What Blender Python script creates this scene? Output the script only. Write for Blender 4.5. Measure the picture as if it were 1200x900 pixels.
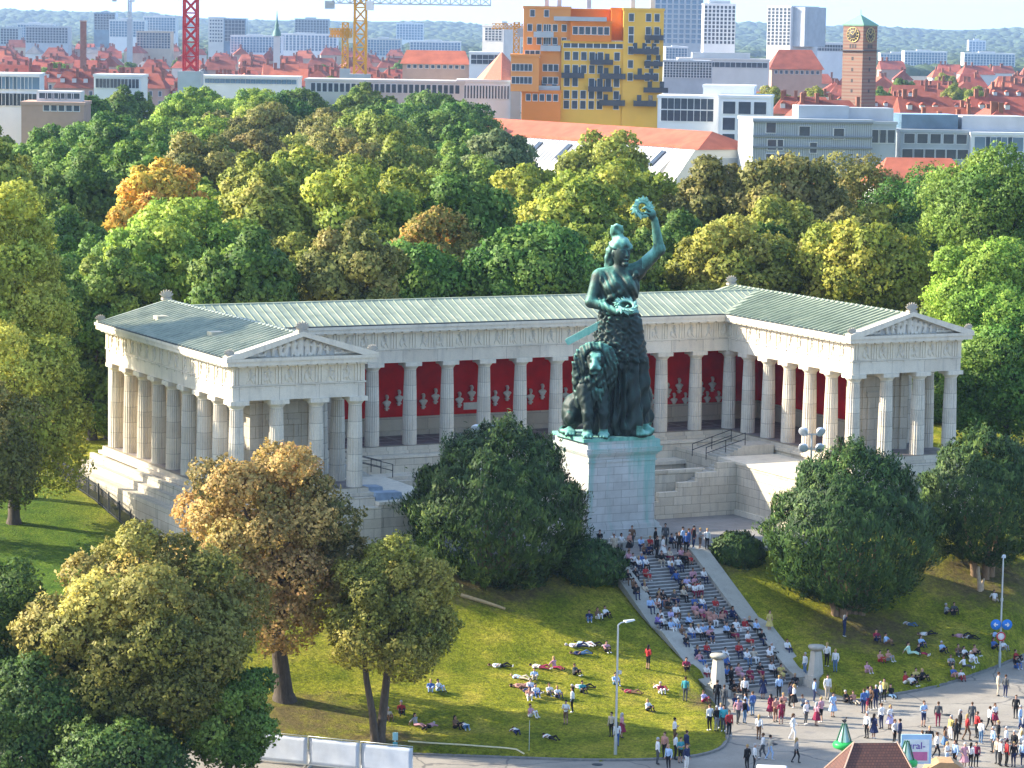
import bpy, math, random
import numpy as np
from mathutils import Matrix, Vector

sc = bpy.context.scene
for o in list(bpy.data.objects):
    bpy.data.objects.remove(o)
col = sc.collection
R = math.radians

# ------------------------------------------------------------------ camera
CAM = np.array([-82.5028, -208.3433, 34.7326])
FPX = 3559.094
_p, _y, _r = 0.116915228, 0.468111788, -0.0168129971
_fw = np.array([math.sin(_y)*math.cos(_p), math.cos(_y)*math.cos(_p), -math.sin(_p)])
_r0 = np.array([math.cos(_y), -math.sin(_y), 0.0]); _d0 = np.cross(_fw, _r0)
_rt = math.cos(_r)*_r0 + math.sin(_r)*_d0
_dn = -math.sin(_r)*_r0 + math.cos(_r)*_d0
cam = bpy.data.cameras.new('camera')
cam.sensor_width = 36.0; cam.sensor_fit = 'HORIZONTAL'
cam.lens = 36.0*FPX/1200.0
cam.clip_start = 1.0; cam.clip_end = 40000.0
co = bpy.data.objects.new('camera', cam); col.objects.link(co)
up = -_dn; bk = -_fw
co.matrix_world = Matrix(((_rt[0], up[0], bk[0], CAM[0]), (_rt[1], up[1], bk[1], CAM[1]), (_rt[2], up[2], bk[2], CAM[2]), (0, 0, 0, 1)))
sc.camera = co

# ------------------------------------------------------------------ sky, sun, exposure
SUN_TRAVEL = np.array([0.80, -0.60])           # the way the light runs over the ground
SUN_EL = R(27)
w = bpy.data.worlds.new('World'); sc.world = w; w.use_nodes = True
nt = w.node_tree; nt.nodes.clear()
sky = nt.nodes.new('ShaderNodeTexSky'); sky.sky_type = 'NISHITA'; sky.sun_disc = False
sky.sun_elevation = SUN_EL
_tosun = -SUN_TRAVEL
sky.sun_rotation = math.atan2(_tosun[0], _tosun[1])
sky.altitude = 500; sky.air_density = 1.0; sky.dust_density = 1.6; sky.ozone_density = 1.0
bgn = nt.nodes.new('ShaderNodeBackground'); bgn.inputs['Strength'].default_value = 0.15
wo = nt.nodes.new('ShaderNodeOutputWorld')
gco = nt.nodes.new('ShaderNodeTexCoord'); gma = nt.nodes.new('ShaderNodeVectorMath'); gma.operation = 'MULTIPLY_ADD'
gma.inputs[1].default_value = (1, 1, .9); gma.inputs[2].default_value = (0, 0, .24)      # clear air: the horizon band sits a little lower
nt.links.new(gco.outputs['Generated'], gma.inputs[0]); gno = nt.nodes.new('ShaderNodeVectorMath'); gno.operation = 'NORMALIZE'
nt.links.new(gma.outputs[0], gno.inputs[0]); nt.links.new(gno.outputs[0], sky.inputs[0])
nt.links.new(sky.outputs[0], bgn.inputs['Color']); nt.links.new(bgn.outputs[0], wo.inputs['Surface'])
sl = bpy.data.lights.new('sun', 'SUN'); sl.energy = 3.3; sl.angle = R(0.53); sl.color = (1.0, 0.90, 0.74)
so = bpy.data.objects.new('sun', sl); col.objects.link(so)
so.rotation_euler = Vector((SUN_TRAVEL[0]*math.cos(SUN_EL), SUN_TRAVEL[1]*math.cos(SUN_EL), -math.sin(SUN_EL))).to_track_quat('-Z', 'Y').to_euler()
so.location = (-60, 60, 80)
sc.view_settings.view_transform = 'Standard'; sc.view_settings.look = 'None'
sc.view_settings.exposure = 1.92; sc.view_settings.gamma = 1.0
sc.view_settings.use_curve_mapping = False
cy = sc.cycles
cy.max_bounces = 6; cy.diffuse_bounces = 3; cy.glossy_bounces = 2; cy.transmission_bounces = 3
cy.volume_bounces = 0; cy.transparent_max_bounces = 4
cy.use_denoising = True; cy.caustics_reflective = False; cy.caustics_refractive = False

# ------------------------------------------------------------------ projection helpers (ray from the photo's viewpoint)
def pr(X):
    q = np.array(X, float)-CAM; z = q@_fw
    return 600+FPX*(q@_rt)/z, 450+FPX*(q@_dn)/z, z
def ray(u, v):
    return _fw+_rt*(u-600)/FPX+_dn*(v-450)/FPX
def at(u, v, z):
    r_ = ray(u, v); return CAM+r_*((z-CAM[2])/r_[2])
def atd(u, v, dist):
    r_ = ray(u, v); return CAM+r_*dist

# ------------------------------------------------------------------ object helpers
def tag(o, label=None, cat=None, group=None, kind=None):
    if label: o['label'] = label
    if cat: o['category'] = cat
    if group: o['group'] = group
    if kind: o['kind'] = kind
    return o
def empty(name, loc=(0, 0, 0), rz=0.0):
    o = bpy.data.objects.new(name, None); col.objects.link(o)
    o.location = loc; o.rotation_euler = (0, 0, rz); o.empty_display_size = 0.3
    return o
def thing(name, label, cat, loc=(0, 0, 0), rz=0.0, group=None):
    return tag(empty(name, loc, rz), label, cat, group)
def link(name, me, parent=None, loc=None, rz=None):
    o = bpy.data.objects.new(name, me); col.objects.link(o)
    if parent is not None: o.parent = parent
    if loc is not None: o.location = loc
    if rz is not None: o.rotation_euler = (0, 0, rz)
    return o
def children(o):
    return list(o.children)
def copy_tree(o, parent=None):
    c = o.copy(); col.objects.link(c); c.parent = parent
    for ch in children(o): copy_tree(ch, c)
    return c

class MB:
    """collects polygons, becomes one mesh"""
    def __init__(s): s.v = []; s.f = []; s.m = []; s.sm = []
    def add(s, vs, fs, mi=0, smooth=False):
        b = len(s.v); s.v.extend([tuple(map(float, q)) for q in vs])
        for f in fs:
            s.f.append(tuple(b+i for i in f)); s.m.append(mi); s.sm.append(smooth)
        return s
    def box(s, x0, y0, z0, x1, y1, z1, mi=0):
        if x0 > x1: x0, x1 = x1, x0
        if y0 > y1: y0, y1 = y1, y0
        if z0 > z1: z0, z1 = z1, z0
        vs = [(x0, y0, z0), (x1, y0, z0), (x1, y1, z0), (x0, y1, z0), (x0, y0, z1), (x1, y0, z1), (x1, y1, z1), (x0, y1, z1)]
        return s.add(vs, [(0, 3, 2, 1), (4, 5, 6, 7), (0, 1, 5, 4), (1, 2, 6, 5), (2, 3, 7, 6), (3, 0, 4, 7)], mi)
    def hexa(s, vs, mi=0):
        return s.add(vs, [(0, 3, 2, 1), (4, 5, 6, 7), (0, 1, 5, 4), (1, 2, 6, 5), (2, 3, 7, 6), (3, 0, 4, 7)], mi)
    def bar(s, p0, p1, wx, wz, mi=0, upv=(0, 0, 1)):
        p0 = np.array(p0, float); p1 = np.array(p1, float); d = p1-p0; d /= np.linalg.norm(d)
        upv = np.array(upv, float)
        if abs(d@upv) > .99: upv = np.array((0, 1.0, 0))
        x = np.cross(d, upv); x /= np.linalg.norm(x); z = np.cross(x, d)
        c = []
        for q in (p0, p1):
            for sx, sz in ((-1, -1), (1, -1), (1, 1), (-1, 1)): c.append(q+x*sx*wx/2+z*sz*wz/2)
        return s.add(c, [(0, 1, 2, 3), (7, 6, 5, 4), (0, 4, 5, 1), (1, 5, 6, 2), (2, 6, 7, 3), (3, 7, 4, 0)], mi)
    def tube(s, pts, rad, n=8, mi=0, smooth=True, caps=True):
        pts = [np.array(q, float) for q in pts]
        if not hasattr(rad, '__len__'): rad = [rad]*len(pts)
        rings = []; px = None
        for i, q in enumerate(pts):
            d = pts[min(i+1, len(pts)-1)]-pts[max(i-1, 0)]; d = d/(np.linalg.norm(d)+1e-9)
            if px is None:
                a = np.array((1.0, 0, 0)) if abs(d[0]) < .8 else np.array((0, 1.0, 0))
            else: a = px
            x = a-d*(a@d); x /= np.linalg.norm(x)+1e-9; px = x; y = np.cross(d, x)
            rings.append([q+rad[i]*(x*math.cos(t)+y*math.sin(t)) for t in np.linspace(0, 2*math.pi, n, endpoint=False)])
        vs = [q for rg in rings for q in rg]; fs = []
        for i in range(len(pts)-1):
            for k in range(n):
                fs.append((i*n+k, i*n+(k+1) % n, (i+1)*n+(k+1) % n, (i+1)*n+k))
        s.add(vs, fs, mi, smooth)
        if caps:
            s.add(rings[0], [tuple(range(n-1, -1, -1))], mi); s.add(rings[-1], [tuple(range(n))], mi)
        return s
    def lathe(s, prof, c=(0, 0), n=24, mi=0, smooth=True):
        vs = []; fs = []
        for r_, z in prof:
            for t in np.linspace(0, 2*math.pi, n, endpoint=False): vs.append((c[0]+r_*math.cos(t), c[1]+r_*math.sin(t), z))
        for i in range(len(prof)-1):
            for k in range(n): fs.append((i*n+k, i*n+(k+1) % n, (i+1)*n+(k+1) % n, (i+1)*n+k))
        s.add(vs, fs, mi, smooth)
        m = len(prof)
        s.add([vs[k] for k in range(n)], [tuple(range(n-1, -1, -1))], mi)
        s.add([vs[(m-1)*n+k] for k in range(n)], [tuple(range(n))], mi)
        return s
    def prism(s, poly, z0, z1, mi=0):
        n = len(poly)
        vs = [(x, y, z0) for x, y in poly]+[(x, y, z1) for x, y in poly]
        fs = [tuple(range(n-1, -1, -1)), tuple(range(n, 2*n))]+[(i, (i+1) % n, n+(i+1) % n, n+i) for i in range(n)]
        return s.add(vs, fs, mi)
    def prism_y(s, poly, y0, y1, mi=0):          # polygon in x,z pushed along y
        n = len(poly)
        vs = [(x, y0, z) for x, z in poly]+[(x, y1, z) for x, z in poly]
        fs = [tuple(range(n)), tuple(range(2*n-1, n-1, -1))]+[(i, n+i, n+(i+1) % n, (i+1) % n) for i in range(n)]
        return s.add(vs, fs, mi)
    def prism_x(s, poly, x0, x1, mi=0):          # polygon in y,z pushed along x
        n = len(poly)
        vs = [(x0, y, z) for y, z in poly]+[(x1, y, z) for y, z in poly]
        fs = [tuple(range(n)), tuple(range(2*n-1, n-1, -1))]+[(i, n+i, n+(i+1) % n, (i+1) % n) for i in range(n)]
        return s.add(vs, fs, mi)
    def mesh(s, name, mats):
        me = bpy.data.meshes.new(name); me.from_pydata(s.v, [], s.f)
        if not isinstance(mats, (list, tuple)): mats = [mats]
        for m in mats: me.materials.append(m)
        me.polygons.foreach_set('material_index', s.m); me.polygons.foreach_set('use_smooth', s.sm)
        import bmesh
        bm = bmesh.new(); bm.from_mesh(me); bmesh.ops.recalc_face_normals(bm, faces=bm.faces); bm.to_mesh(me); bm.free()
        me.update(); return me
    def build(s, name, mats, parent=None, loc=None, rz=None):
        return link(name, s.mesh(name, mats), parent, loc, rz)

# ------------------------------------------------------------------ materials
def new_mat(name):
    m = bpy.data.materials.new(name); m.use_nodes = True
    n = m.node_tree; b = n.nodes['Principled BSDF']
    return m, n, b
def N(nt, t, **kw):
    x = nt.nodes.new(t)
    for k, v in kw.items():
        if k in x.inputs: x.inputs[k].default_value = v
        else: setattr(x, k, v)
    return x
def ramp(nt, fac, stops):
    r_ = nt.nodes.new('ShaderNodeValToRGB'); e = r_.color_ramp.elements
    while len(e) < len(stops): e.new(.5)
    for el, (p_, c_) in zip(e, stops): el.position = p_; el.color = (*c_[:3], 1)
    nt.links.new(fac, r_.inputs[0]); return r_.outputs[0]
def mixc(nt, fac, a, b, mode='MIX'):
    m = nt.nodes.new('ShaderNodeMix'); m.data_type = 'RGBA'; m.blend_type = mode
    for sock, v in ((m.inputs[0], fac), (m.inputs[6], a), (m.inputs[7], b)):
        if isinstance(v, (int, float)): sock.default_value = v
        elif isinstance(v, (tuple, list)): sock.default_value = (*v[:3], 1)
        else: nt.links.new(v, sock)
    return m.outputs[2]
def coords(nt, world=False):
    if world:
        return nt.nodes.new('ShaderNodeNewGeometry').outputs['Position']
    return nt.nodes.new('ShaderNodeTexCoord').outputs['Object']
def noise(nt, co_, scale, detail=4, rough=.55, dist=0.0):
    n = N(nt, 'ShaderNodeTexNoise', Scale=scale, Detail=detail, Roughness=rough, Distortion=dist)
    nt.links.new(co_, n.inputs['Vector']); return n.outputs['Fac']
def bump(nt, b, h, strength=.3, dist=.05):
    bn = N(nt, 'ShaderNodeBump', Strength=strength, Distance=dist)
    nt.links.new(h, bn.inputs['Height']); nt.links.new(bn.outputs[0], b.inputs['Normal'])
def wall_vec(nt, co_):
    """x,y,z -> along-the-wall, height: picks the wall direction from the face normal"""
    g = nt.nodes.new('ShaderNodeNewGeometry'); sx = nt.nodes.new('ShaderNodeSeparateXYZ'); nt.links.new(g.outputs['True Normal'], sx.inputs[0])
    sp = nt.nodes.new('ShaderNodeSeparateXYZ'); nt.links.new(co_, sp.inputs[0])
    ab = N(nt, 'ShaderNodeMath', operation='ABSOLUTE'); nt.links.new(sx.outputs[0], ab.inputs[0])
    gt = N(nt, 'ShaderNodeMath', operation='GREATER_THAN'); gt.inputs[1].default_value = .6; nt.links.new(ab.outputs[0], gt.inputs[0])
    mx = nt.nodes.new('ShaderNodeMix'); mx.data_type = 'FLOAT'
    nt.links.new(gt.outputs[0], mx.inputs[0]); nt.links.new(sp.outputs[0], mx.inputs[2]); nt.links.new(sp.outputs[1], mx.inputs[3])
    cb = nt.nodes.new('ShaderNodeCombineXYZ'); nt.links.new(mx.outputs[0], cb.inputs[0]); nt.links.new(sp.outputs[2], cb.inputs[1])
    return cb.outputs[0]
def plain(name, c, rough=.6, var=.12, scale=3.0, metal=0.0, spec=.3, world=False):
    m, n, b = new_mat(name); co_ = coords(n, world)
    f = noise(n, co_, scale, 4)
    c = np.array(c[:3], float)
    cc = ramp(n, f, [(.3, tuple(c*(1-var))), (.7, tuple(np.minimum(c*(1+var), 1)))])
    n.links.new(cc, b.inputs['Base Color'])
    b.inputs['Roughness'].default_value = rough; b.inputs['Metallic'].default_value = metal
    b.inputs['Specular IOR Level'].default_value = spec
    return m
def stone(name, c, joints=None, stain=.45, rough=.75, streak=(.32, .30, .27), world=False):
    """weathered limestone: mottled, water stains running down, optional block joints (length, height)"""
    m, n, b = new_mat(name); co_ = coords(n, world)
    c = np.minimum(np.array(c, float)*np.array((1.22, 1.14, .99)), .8)
    base = ramp(n, noise(n, co_, .9, 6, .65), [(.25, tuple(c*.84)), (.5, tuple(c)), (.78, tuple(np.minimum(c*1.08, 1)))])
    mp = N(n, 'ShaderNodeMapping'); mp.inputs['Scale'].default_value = (2.2, 2.2, .22); n.links.new(co_, mp.inputs[0])
    st = noise(n, mp.outputs[0], 1.0, 5, .6)
    sf = ramp(n, st, [(.52, (0, 0, 0)), (.74, (stain,)*3)])
    cc = mixc(n, sf, base, streak)
    fine = ramp(n, noise(n, co_, 14, 3), [(.3, (.9,)*3), (.7, (1.05,)*3)])
    cc = mixc(n, 1.0, cc, fine, 'MULTIPLY')
    if joints:
        wv = wall_vec(n, co_)
        bt = n.nodes.new('ShaderNodeTexBrick'); bt.offset = .5
        bt.inputs['Scale'].default_value = 1.0; bt.inputs['Brick Width'].default_value = joints[0]; bt.inputs['Row Height'].default_value = joints[1]
        bt.inputs['Mortar Size'].default_value = .018; bt.inputs['Mortar Smooth'].default_value = .1
        bt.inputs['Color1'].default_value = (1, 1, 1, 1); bt.inputs['Color2'].default_value = (.82, .80, .78, 1); bt.inputs['Mortar'].default_value = (.45, .43, .40, 1)
        n.links.new(wv, bt.inputs['Vector'])
        cc = mixc(n, 1.0, cc, bt.outputs['Color'], 'MULTIPLY')
    n.links.new(cc, b.inputs['Base Color']); b.inputs['Roughness'].default_value = rough; b.inputs['Specular IOR Level'].default_value = .25
    bump(n, b, noise(n, co_, 9, 4), .25, .03)
    return m

# ------------------------------------------------------------------ SDF sculpting (continuous bodies)
def smin(a, b, k):
    if k <= 0: return np.minimum(a, b)
    h = np.clip(.5+.5*(b-a)/k, 0, 1); return b*(1-h)+a*h-k*h*(1-h)
def cap(a, b, ra, rb=None):
    rb = ra if rb is None else rb
    a = np.array(a, float); b = np.array(b, float); d = b-a; L = d@d
    def f(P):
        t = np.clip(((P-a)@d)/L, 0, 1)
        return np.linalg.norm(P-(a+t[..., None]*d), axis=-1)-(ra+(rb-ra)*t)
    f.bb = (np.minimum(a-ra, b-rb), np.maximum(a+ra, b+rb)); return f
def ell(c, r_, rz=0.0, rx=0.0):
    c = np.array(c, float); r_ = np.array(r_, float)*np.ones(3)
    M = np.array(Matrix.Rotation(-rx, 3, 'X')@Matrix.Rotation(-rz, 3, 'Z')) if (rz or rx) else None
    def f(P):
        q = P-c
        if M is not None: q = q@M.T
        k0 = np.linalg.norm(q/r_, axis=-1); k1 = np.linalg.norm(q/(r_*r_), axis=-1)+1e-9
        return k0*(k0-1)/k1
    mr = r_.max(); f.bb = (c-mr, c+mr); return f
def cone(c0, c1, r0, r1, wob=None):
    """elliptic frustum standing on z: radii (rx,ry) at two heights, wob(theta,z)->radius change"""
    c0 = np.array(c0, float); c1 = np.array(c1, float); r0 = np.array(r0, float); r1 = np.array(r1, float)
    def f(P):
        t = np.clip((P[..., 2]-c0[2])/(c1[2]-c0[2]), 0, 1)[..., None]
        c = c0+(c1-c0)*t; rr = r0+(r1-r0)*t
        q = (P-c)[..., :2]; k = np.linalg.norm(q/rr, axis=-1)+1e-9
        d = (k-1)*rr.min(axis=-1)
        if wob is not None: d = d-wob(np.arctan2(q[..., 1], q[..., 0]), P[..., 2], P)
        dz = np.maximum(c0[2]-P[..., 2], P[..., 2]-c1[2])
        return np.maximum(d, dz)
    m = max(r0.max(), r1.max())+.4
    f.bb = (np.minimum(c0-[m, m, 0], c1-[m, m, 0]), np.maximum(c0+[m, m, 0], c1+[m, m, 0])); return f
def torus(c, R_, r_, axis):
    c = np.array(c, float); ax = np.array(axis, float); ax /= np.linalg.norm(ax)
    def f(P):
        q = P-c; h = q@ax; rad = np.linalg.norm(q-h[..., None]*ax, axis=-1)
        return np.hypot(rad-R_, h)-r_
    f.bb = (c-R_-r_, c+R_+r_); return f
def sculpt(name, prims, h, mats=None, disp=None, labels=None):
    """prims: (label, fn, blend).  Returns a mesh whose faces carry the material of the nearest primitive."""
    lo = np.min([p_[1].bb[0] for p_ in prims], axis=0)-3*h; hi = np.max([p_[1].bb[1] for p_ in prims], axis=0)+3*h
    n = np.ceil((hi-lo)/h).astype(int)+1
    ax = [lo[i]+h*np.arange(n[i]) for i in range(3)]
    P = np.stack(np.meshgrid(*ax, indexing='ij'), -1)
    F = np.full(P.shape[:3], 9.0)
    for lb, fn, k in prims:
        m = k+4*h
        i0 = np.maximum(((fn.bb[0]-m-lo)/h).astype(int), 0); i1 = np.minimum(((fn.bb[1]+m-lo)/h).astype(int)+2, n)
        s_ = tuple(slice(a, b) for a, b in zip(i0, i1))
        F[s_] = smin(F[s_], fn(P[s_]), k)
    if disp is not None: F = F-disp(P)
    ins = F < 0
    c8 = np.zeros(tuple(n-1), int)
    for dx in (0, 1):
        for dy in (0, 1):
            for dz in (0, 1): c8 += ins[dx:n[0]-1+dx, dy:n[1]-1+dy, dz:n[2]-1+dz]
    act = (c8 > 0) & (c8 < 8); idx = np.argwhere(act)
    vid = np.full(act.shape, -1); vid[act] = np.arange(len(idx))
    acc = np.zeros((len(idx), 3)); cnt = np.zeros(len(idx))
    cs = [(x, y, z) for x in (0, 1) for y in (0, 1) for z in (0, 1)]
    for i, a in enumerate(cs):
        for b in cs[i+1:]:
            if sum(abs(a[q]-b[q]) for q in range(3)) != 1: continue
            A = F[tuple((idx+a).T)]; B = F[tuple((idx+b).T)]
            cr = (A < 0) != (B < 0); t = np.where(cr, A/(A-B+1e-12), 0)
            acc += cr[:, None]*(np.array(a)+t[:, None]*(np.array(b)-np.array(a))); cnt += cr
    V = lo+h*(idx+acc/cnt[:, None])
    Q = []
    for axis in range(3):
        o1, o2 = [q for q in range(3) if q != axis]
        e = np.zeros(3, int); e[axis] = 1
        sl0 = [slice(None)]*3; sl1 = [slice(None)]*3
        sl0[axis] = slice(0, -1); sl1[axis] = slice(1, None)
        ch = ins[tuple(sl0)] != ins[tuple(sl1)]
        E_ = np.argwhere(ch)
        ok = (E_[:, o1] > 0) & (E_[:, o2] > 0) & (E_[:, o1] < n[o1]-1) & (E_[:, o2] < n[o2]-1); E_ = E_[ok]
        u1 = np.zeros(3, int); u1[o1] = 1; u2 = np.zeros(3, int); u2[o2] = 1
        q = np.stack([vid[tuple((E_-u1-u2).T)], vid[tuple((E_-u2).T)], vid[tuple(E_.T)], vid[tuple((E_-u1).T)]], -1)
        fl = ins[tuple(E_.T)]
        if axis == 1: fl = ~fl
        q[~fl] = q[~fl][:, ::-1]
        Q.append(q)
    Q = np.concatenate(Q)
    me = quad_mesh(name, V, Q, smooth=True)
    if mats:
        for m_ in mats: me.materials.append(m_)
        cen = V[Q].mean(1); best = np.full(len(Q), 1e9); lab = np.zeros(len(Q), int)
        for lb, fn, k in prims:
            d = fn(cen); mk = d < best; best[mk] = d[mk]; lab[mk] = lb
        me.polygons.foreach_set('material_index', lab.astype(np.int32))
    me.update(); return me
def quad_mesh(name, V, Q, smooth=False):
    me = bpy.data.meshes.new(name)
    me.vertices.add(len(V)); me.vertices.foreach_set('co', np.ascontiguousarray(V, dtype=np.float32).ravel())
    me.loops.add(Q.size); me.loops.foreach_set('vertex_index', np.ascontiguousarray(Q, dtype=np.int32).ravel())
    me.polygons.add(len(Q)); me.polygons.foreach_set('loop_start', np.arange(0, Q.size, Q.shape[1], dtype=np.int32))
    if smooth: me.polygons.foreach_set('use_smooth', np.ones(len(Q), bool))
    me.update(calc_edges=True); me.validate()
    return me
# ================================================================== THE SETTING
A = 3.1987; B_ = 3.3051; S = 3.4355          # column spacing: wing fronts, wing sides, back row
NB = 13
WD = 6*A+NB*S                                 # width over the outer column axes
XL1 = 3*A; XR0 = 3*A+NB*S; YB = 6*B_
AX = WD/2
ROAD = -12.5; PLAZA = -5.4
lawn_w = [(-60, -4), (-40, -12), (-22, -20), (-14, -24.5), (-5, -29.8), (0, -32.8), (5.2, -36), (10, -38.9), (15.3, -40.5), (18.6, -39.6), (20.8, -37), (22.3, -34.2), (24.6, -29.7), (26.8, -23.6), (46, -23.6), (46, 40), (-60, 40)]
lawn_e = [(35.4, -24), (33.6, -28.6), (34.6, -30.4), (38.6, -29.7), (43.7, -28.6), (50.7, -25.1), (56.3, -21.7), (70, -13.5), (95, -3), (95, 40), (16, 40), (16, -23.6), (35.2, -23.6)]
def sdist(poly, X, Y):
    """signed distance, positive inside"""
    P = np.array(poly, float); Q = np.roll(P, -1, 0)
    d = np.full(X.shape, 1e9); ins = np.zeros(X.shape, bool)
    for (x0, y0), (x1, y1) in zip(P, Q):
        ex, ey = x1-x0, y1-y0; t = np.clip(((X-x0)*ex+(Y-y0)*ey)/(ex*ex+ey*ey), 0, 1)
        d = np.minimum(d, np.hypot(X-x0-t*ex, Y-y0-t*ey))
        c = ((y0 > Y) != (y1 > Y)) & (X < (x1-x0)*(Y-y0)/(y1-y0+1e-12)+x0); ins ^= c
    return np.where(ins, d, -d)
_PY = [-60, -41, -36, -30, -24, -20, -14, -8, -6.5, 0, 10, 18, 30, 60]
_PW = [-12.5, -12.45, -12.3, -11.9, -11.0, -10.2, -8.2, -5.52, -5.45, -4.9, -3.9, -3.0, -2.3, -2.0]
_PE = [-12.5, -12.5, -12.5, -12.4, -11.3, -10.2, -8.1, -5.52, -5.45, -4.9, -3.9, -3.0, -2.3, -2.0]
def smooth(t): t = np.clip(t, 0, 1); return t*t*(3-2*t)
def hgt(X, Y):
    X = np.asarray(X, float); Y = np.asarray(Y, float)
    t = smooth((X-22)/14)
    z = np.interp(Y, _PY, _PW)*(1-t)+np.interp(Y, _PY, _PE)*t
    z = z+.10*np.sin(X*.31+1.3)*np.sin(Y*.27)*smooth((Y+38)/10)
    # the flight of steps and the paved court lie lower than the slope round them
    stp = smooth((X-27.2)/.5)*smooth((35.3-X)/.5)*smooth((-6.5-Y)/1.0)
    z = np.where(stp > 0, np.minimum(z, z*(1-stp)+(np.minimum(z-.9, PLAZA-.8-(-8.0-Y)*.455))*stp), z)
    chk = smooth((X-25.9)/.8)*smooth((36.6-X)/.8)*smooth((-7.5-Y)/1.0)*smooth((Y+24)/1.5)
    z = z-chk*.40
    crt = smooth((X-10)/2)*smooth((WD-10-X)/2)*smooth((Y+8.2)/.8)*smooth((19-Y)/2)
    z = np.where(crt > 0, np.minimum(z, z*(1-crt)+(PLAZA-.35)*crt), z)
    # lawn outline over the flat road
    sd = np.maximum(sdist(lawn_w, X, Y), sdist(lawn_e, X, Y))
    e = np.where(sd > 0, ROAD+.10+sd*1.2, ROAD-.35+np.maximum(sd, -1)*.15)
    near = (Y < 14) & (X > -70) & (X < 110)
    z = np.where(near & (X > -62), np.minimum(z, e), z)
    z = np.where((Y < -14) & ~near, np.minimum(z, ROAD-.4), z)
    # far country: flat town, then wooded hills
    D = np.hypot(X-CAM[0], Y-CAM[1]); th = np.arctan2(X-CAM[0], Y-CAM[1])
    hl = 50+9*np.sin(th*23+.6)+7*np.sin(th*57+2)+4*np.sin(th*131)
    z = z+np.where(Y > 200, smooth((D-6200)/3600)*hl, 0)
    return z
def gz(x, y): return float(hgt(np.array([x]), np.array([y]))[0])

def grid_axis(lo, hi, step, far, grow=1.35):
    a = list(np.arange(lo, hi+1e-6, step)); s_ = step; x = hi
    while x < far: s_ *= grow; x += min(s_, 260); a.append(x)
    s_ = step; x = lo
    while x > -far: s_ *= grow; x -= min(s_, 900); a.insert(0, x)
    return np.array(a)
gx = grid_axis(-46, 82, .55, 9500); gy = grid_axis(-46, 34, .55, 9800)
GX, GY = np.meshgrid(gx, gy, indexing='ij'); GZ = hgt(GX, GY)
Vg = np.stack([GX, GY, GZ], -1).reshape(-1, 3)
ny = len(gy); ii, jj = np.meshgrid(np.arange(len(gx)-1), np.arange(ny-1), indexing='ij')
q0 = (ii*ny+jj).ravel(); Qg = np.stack([q0, q0+ny, q0+ny+1, q0+1], -1)

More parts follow.
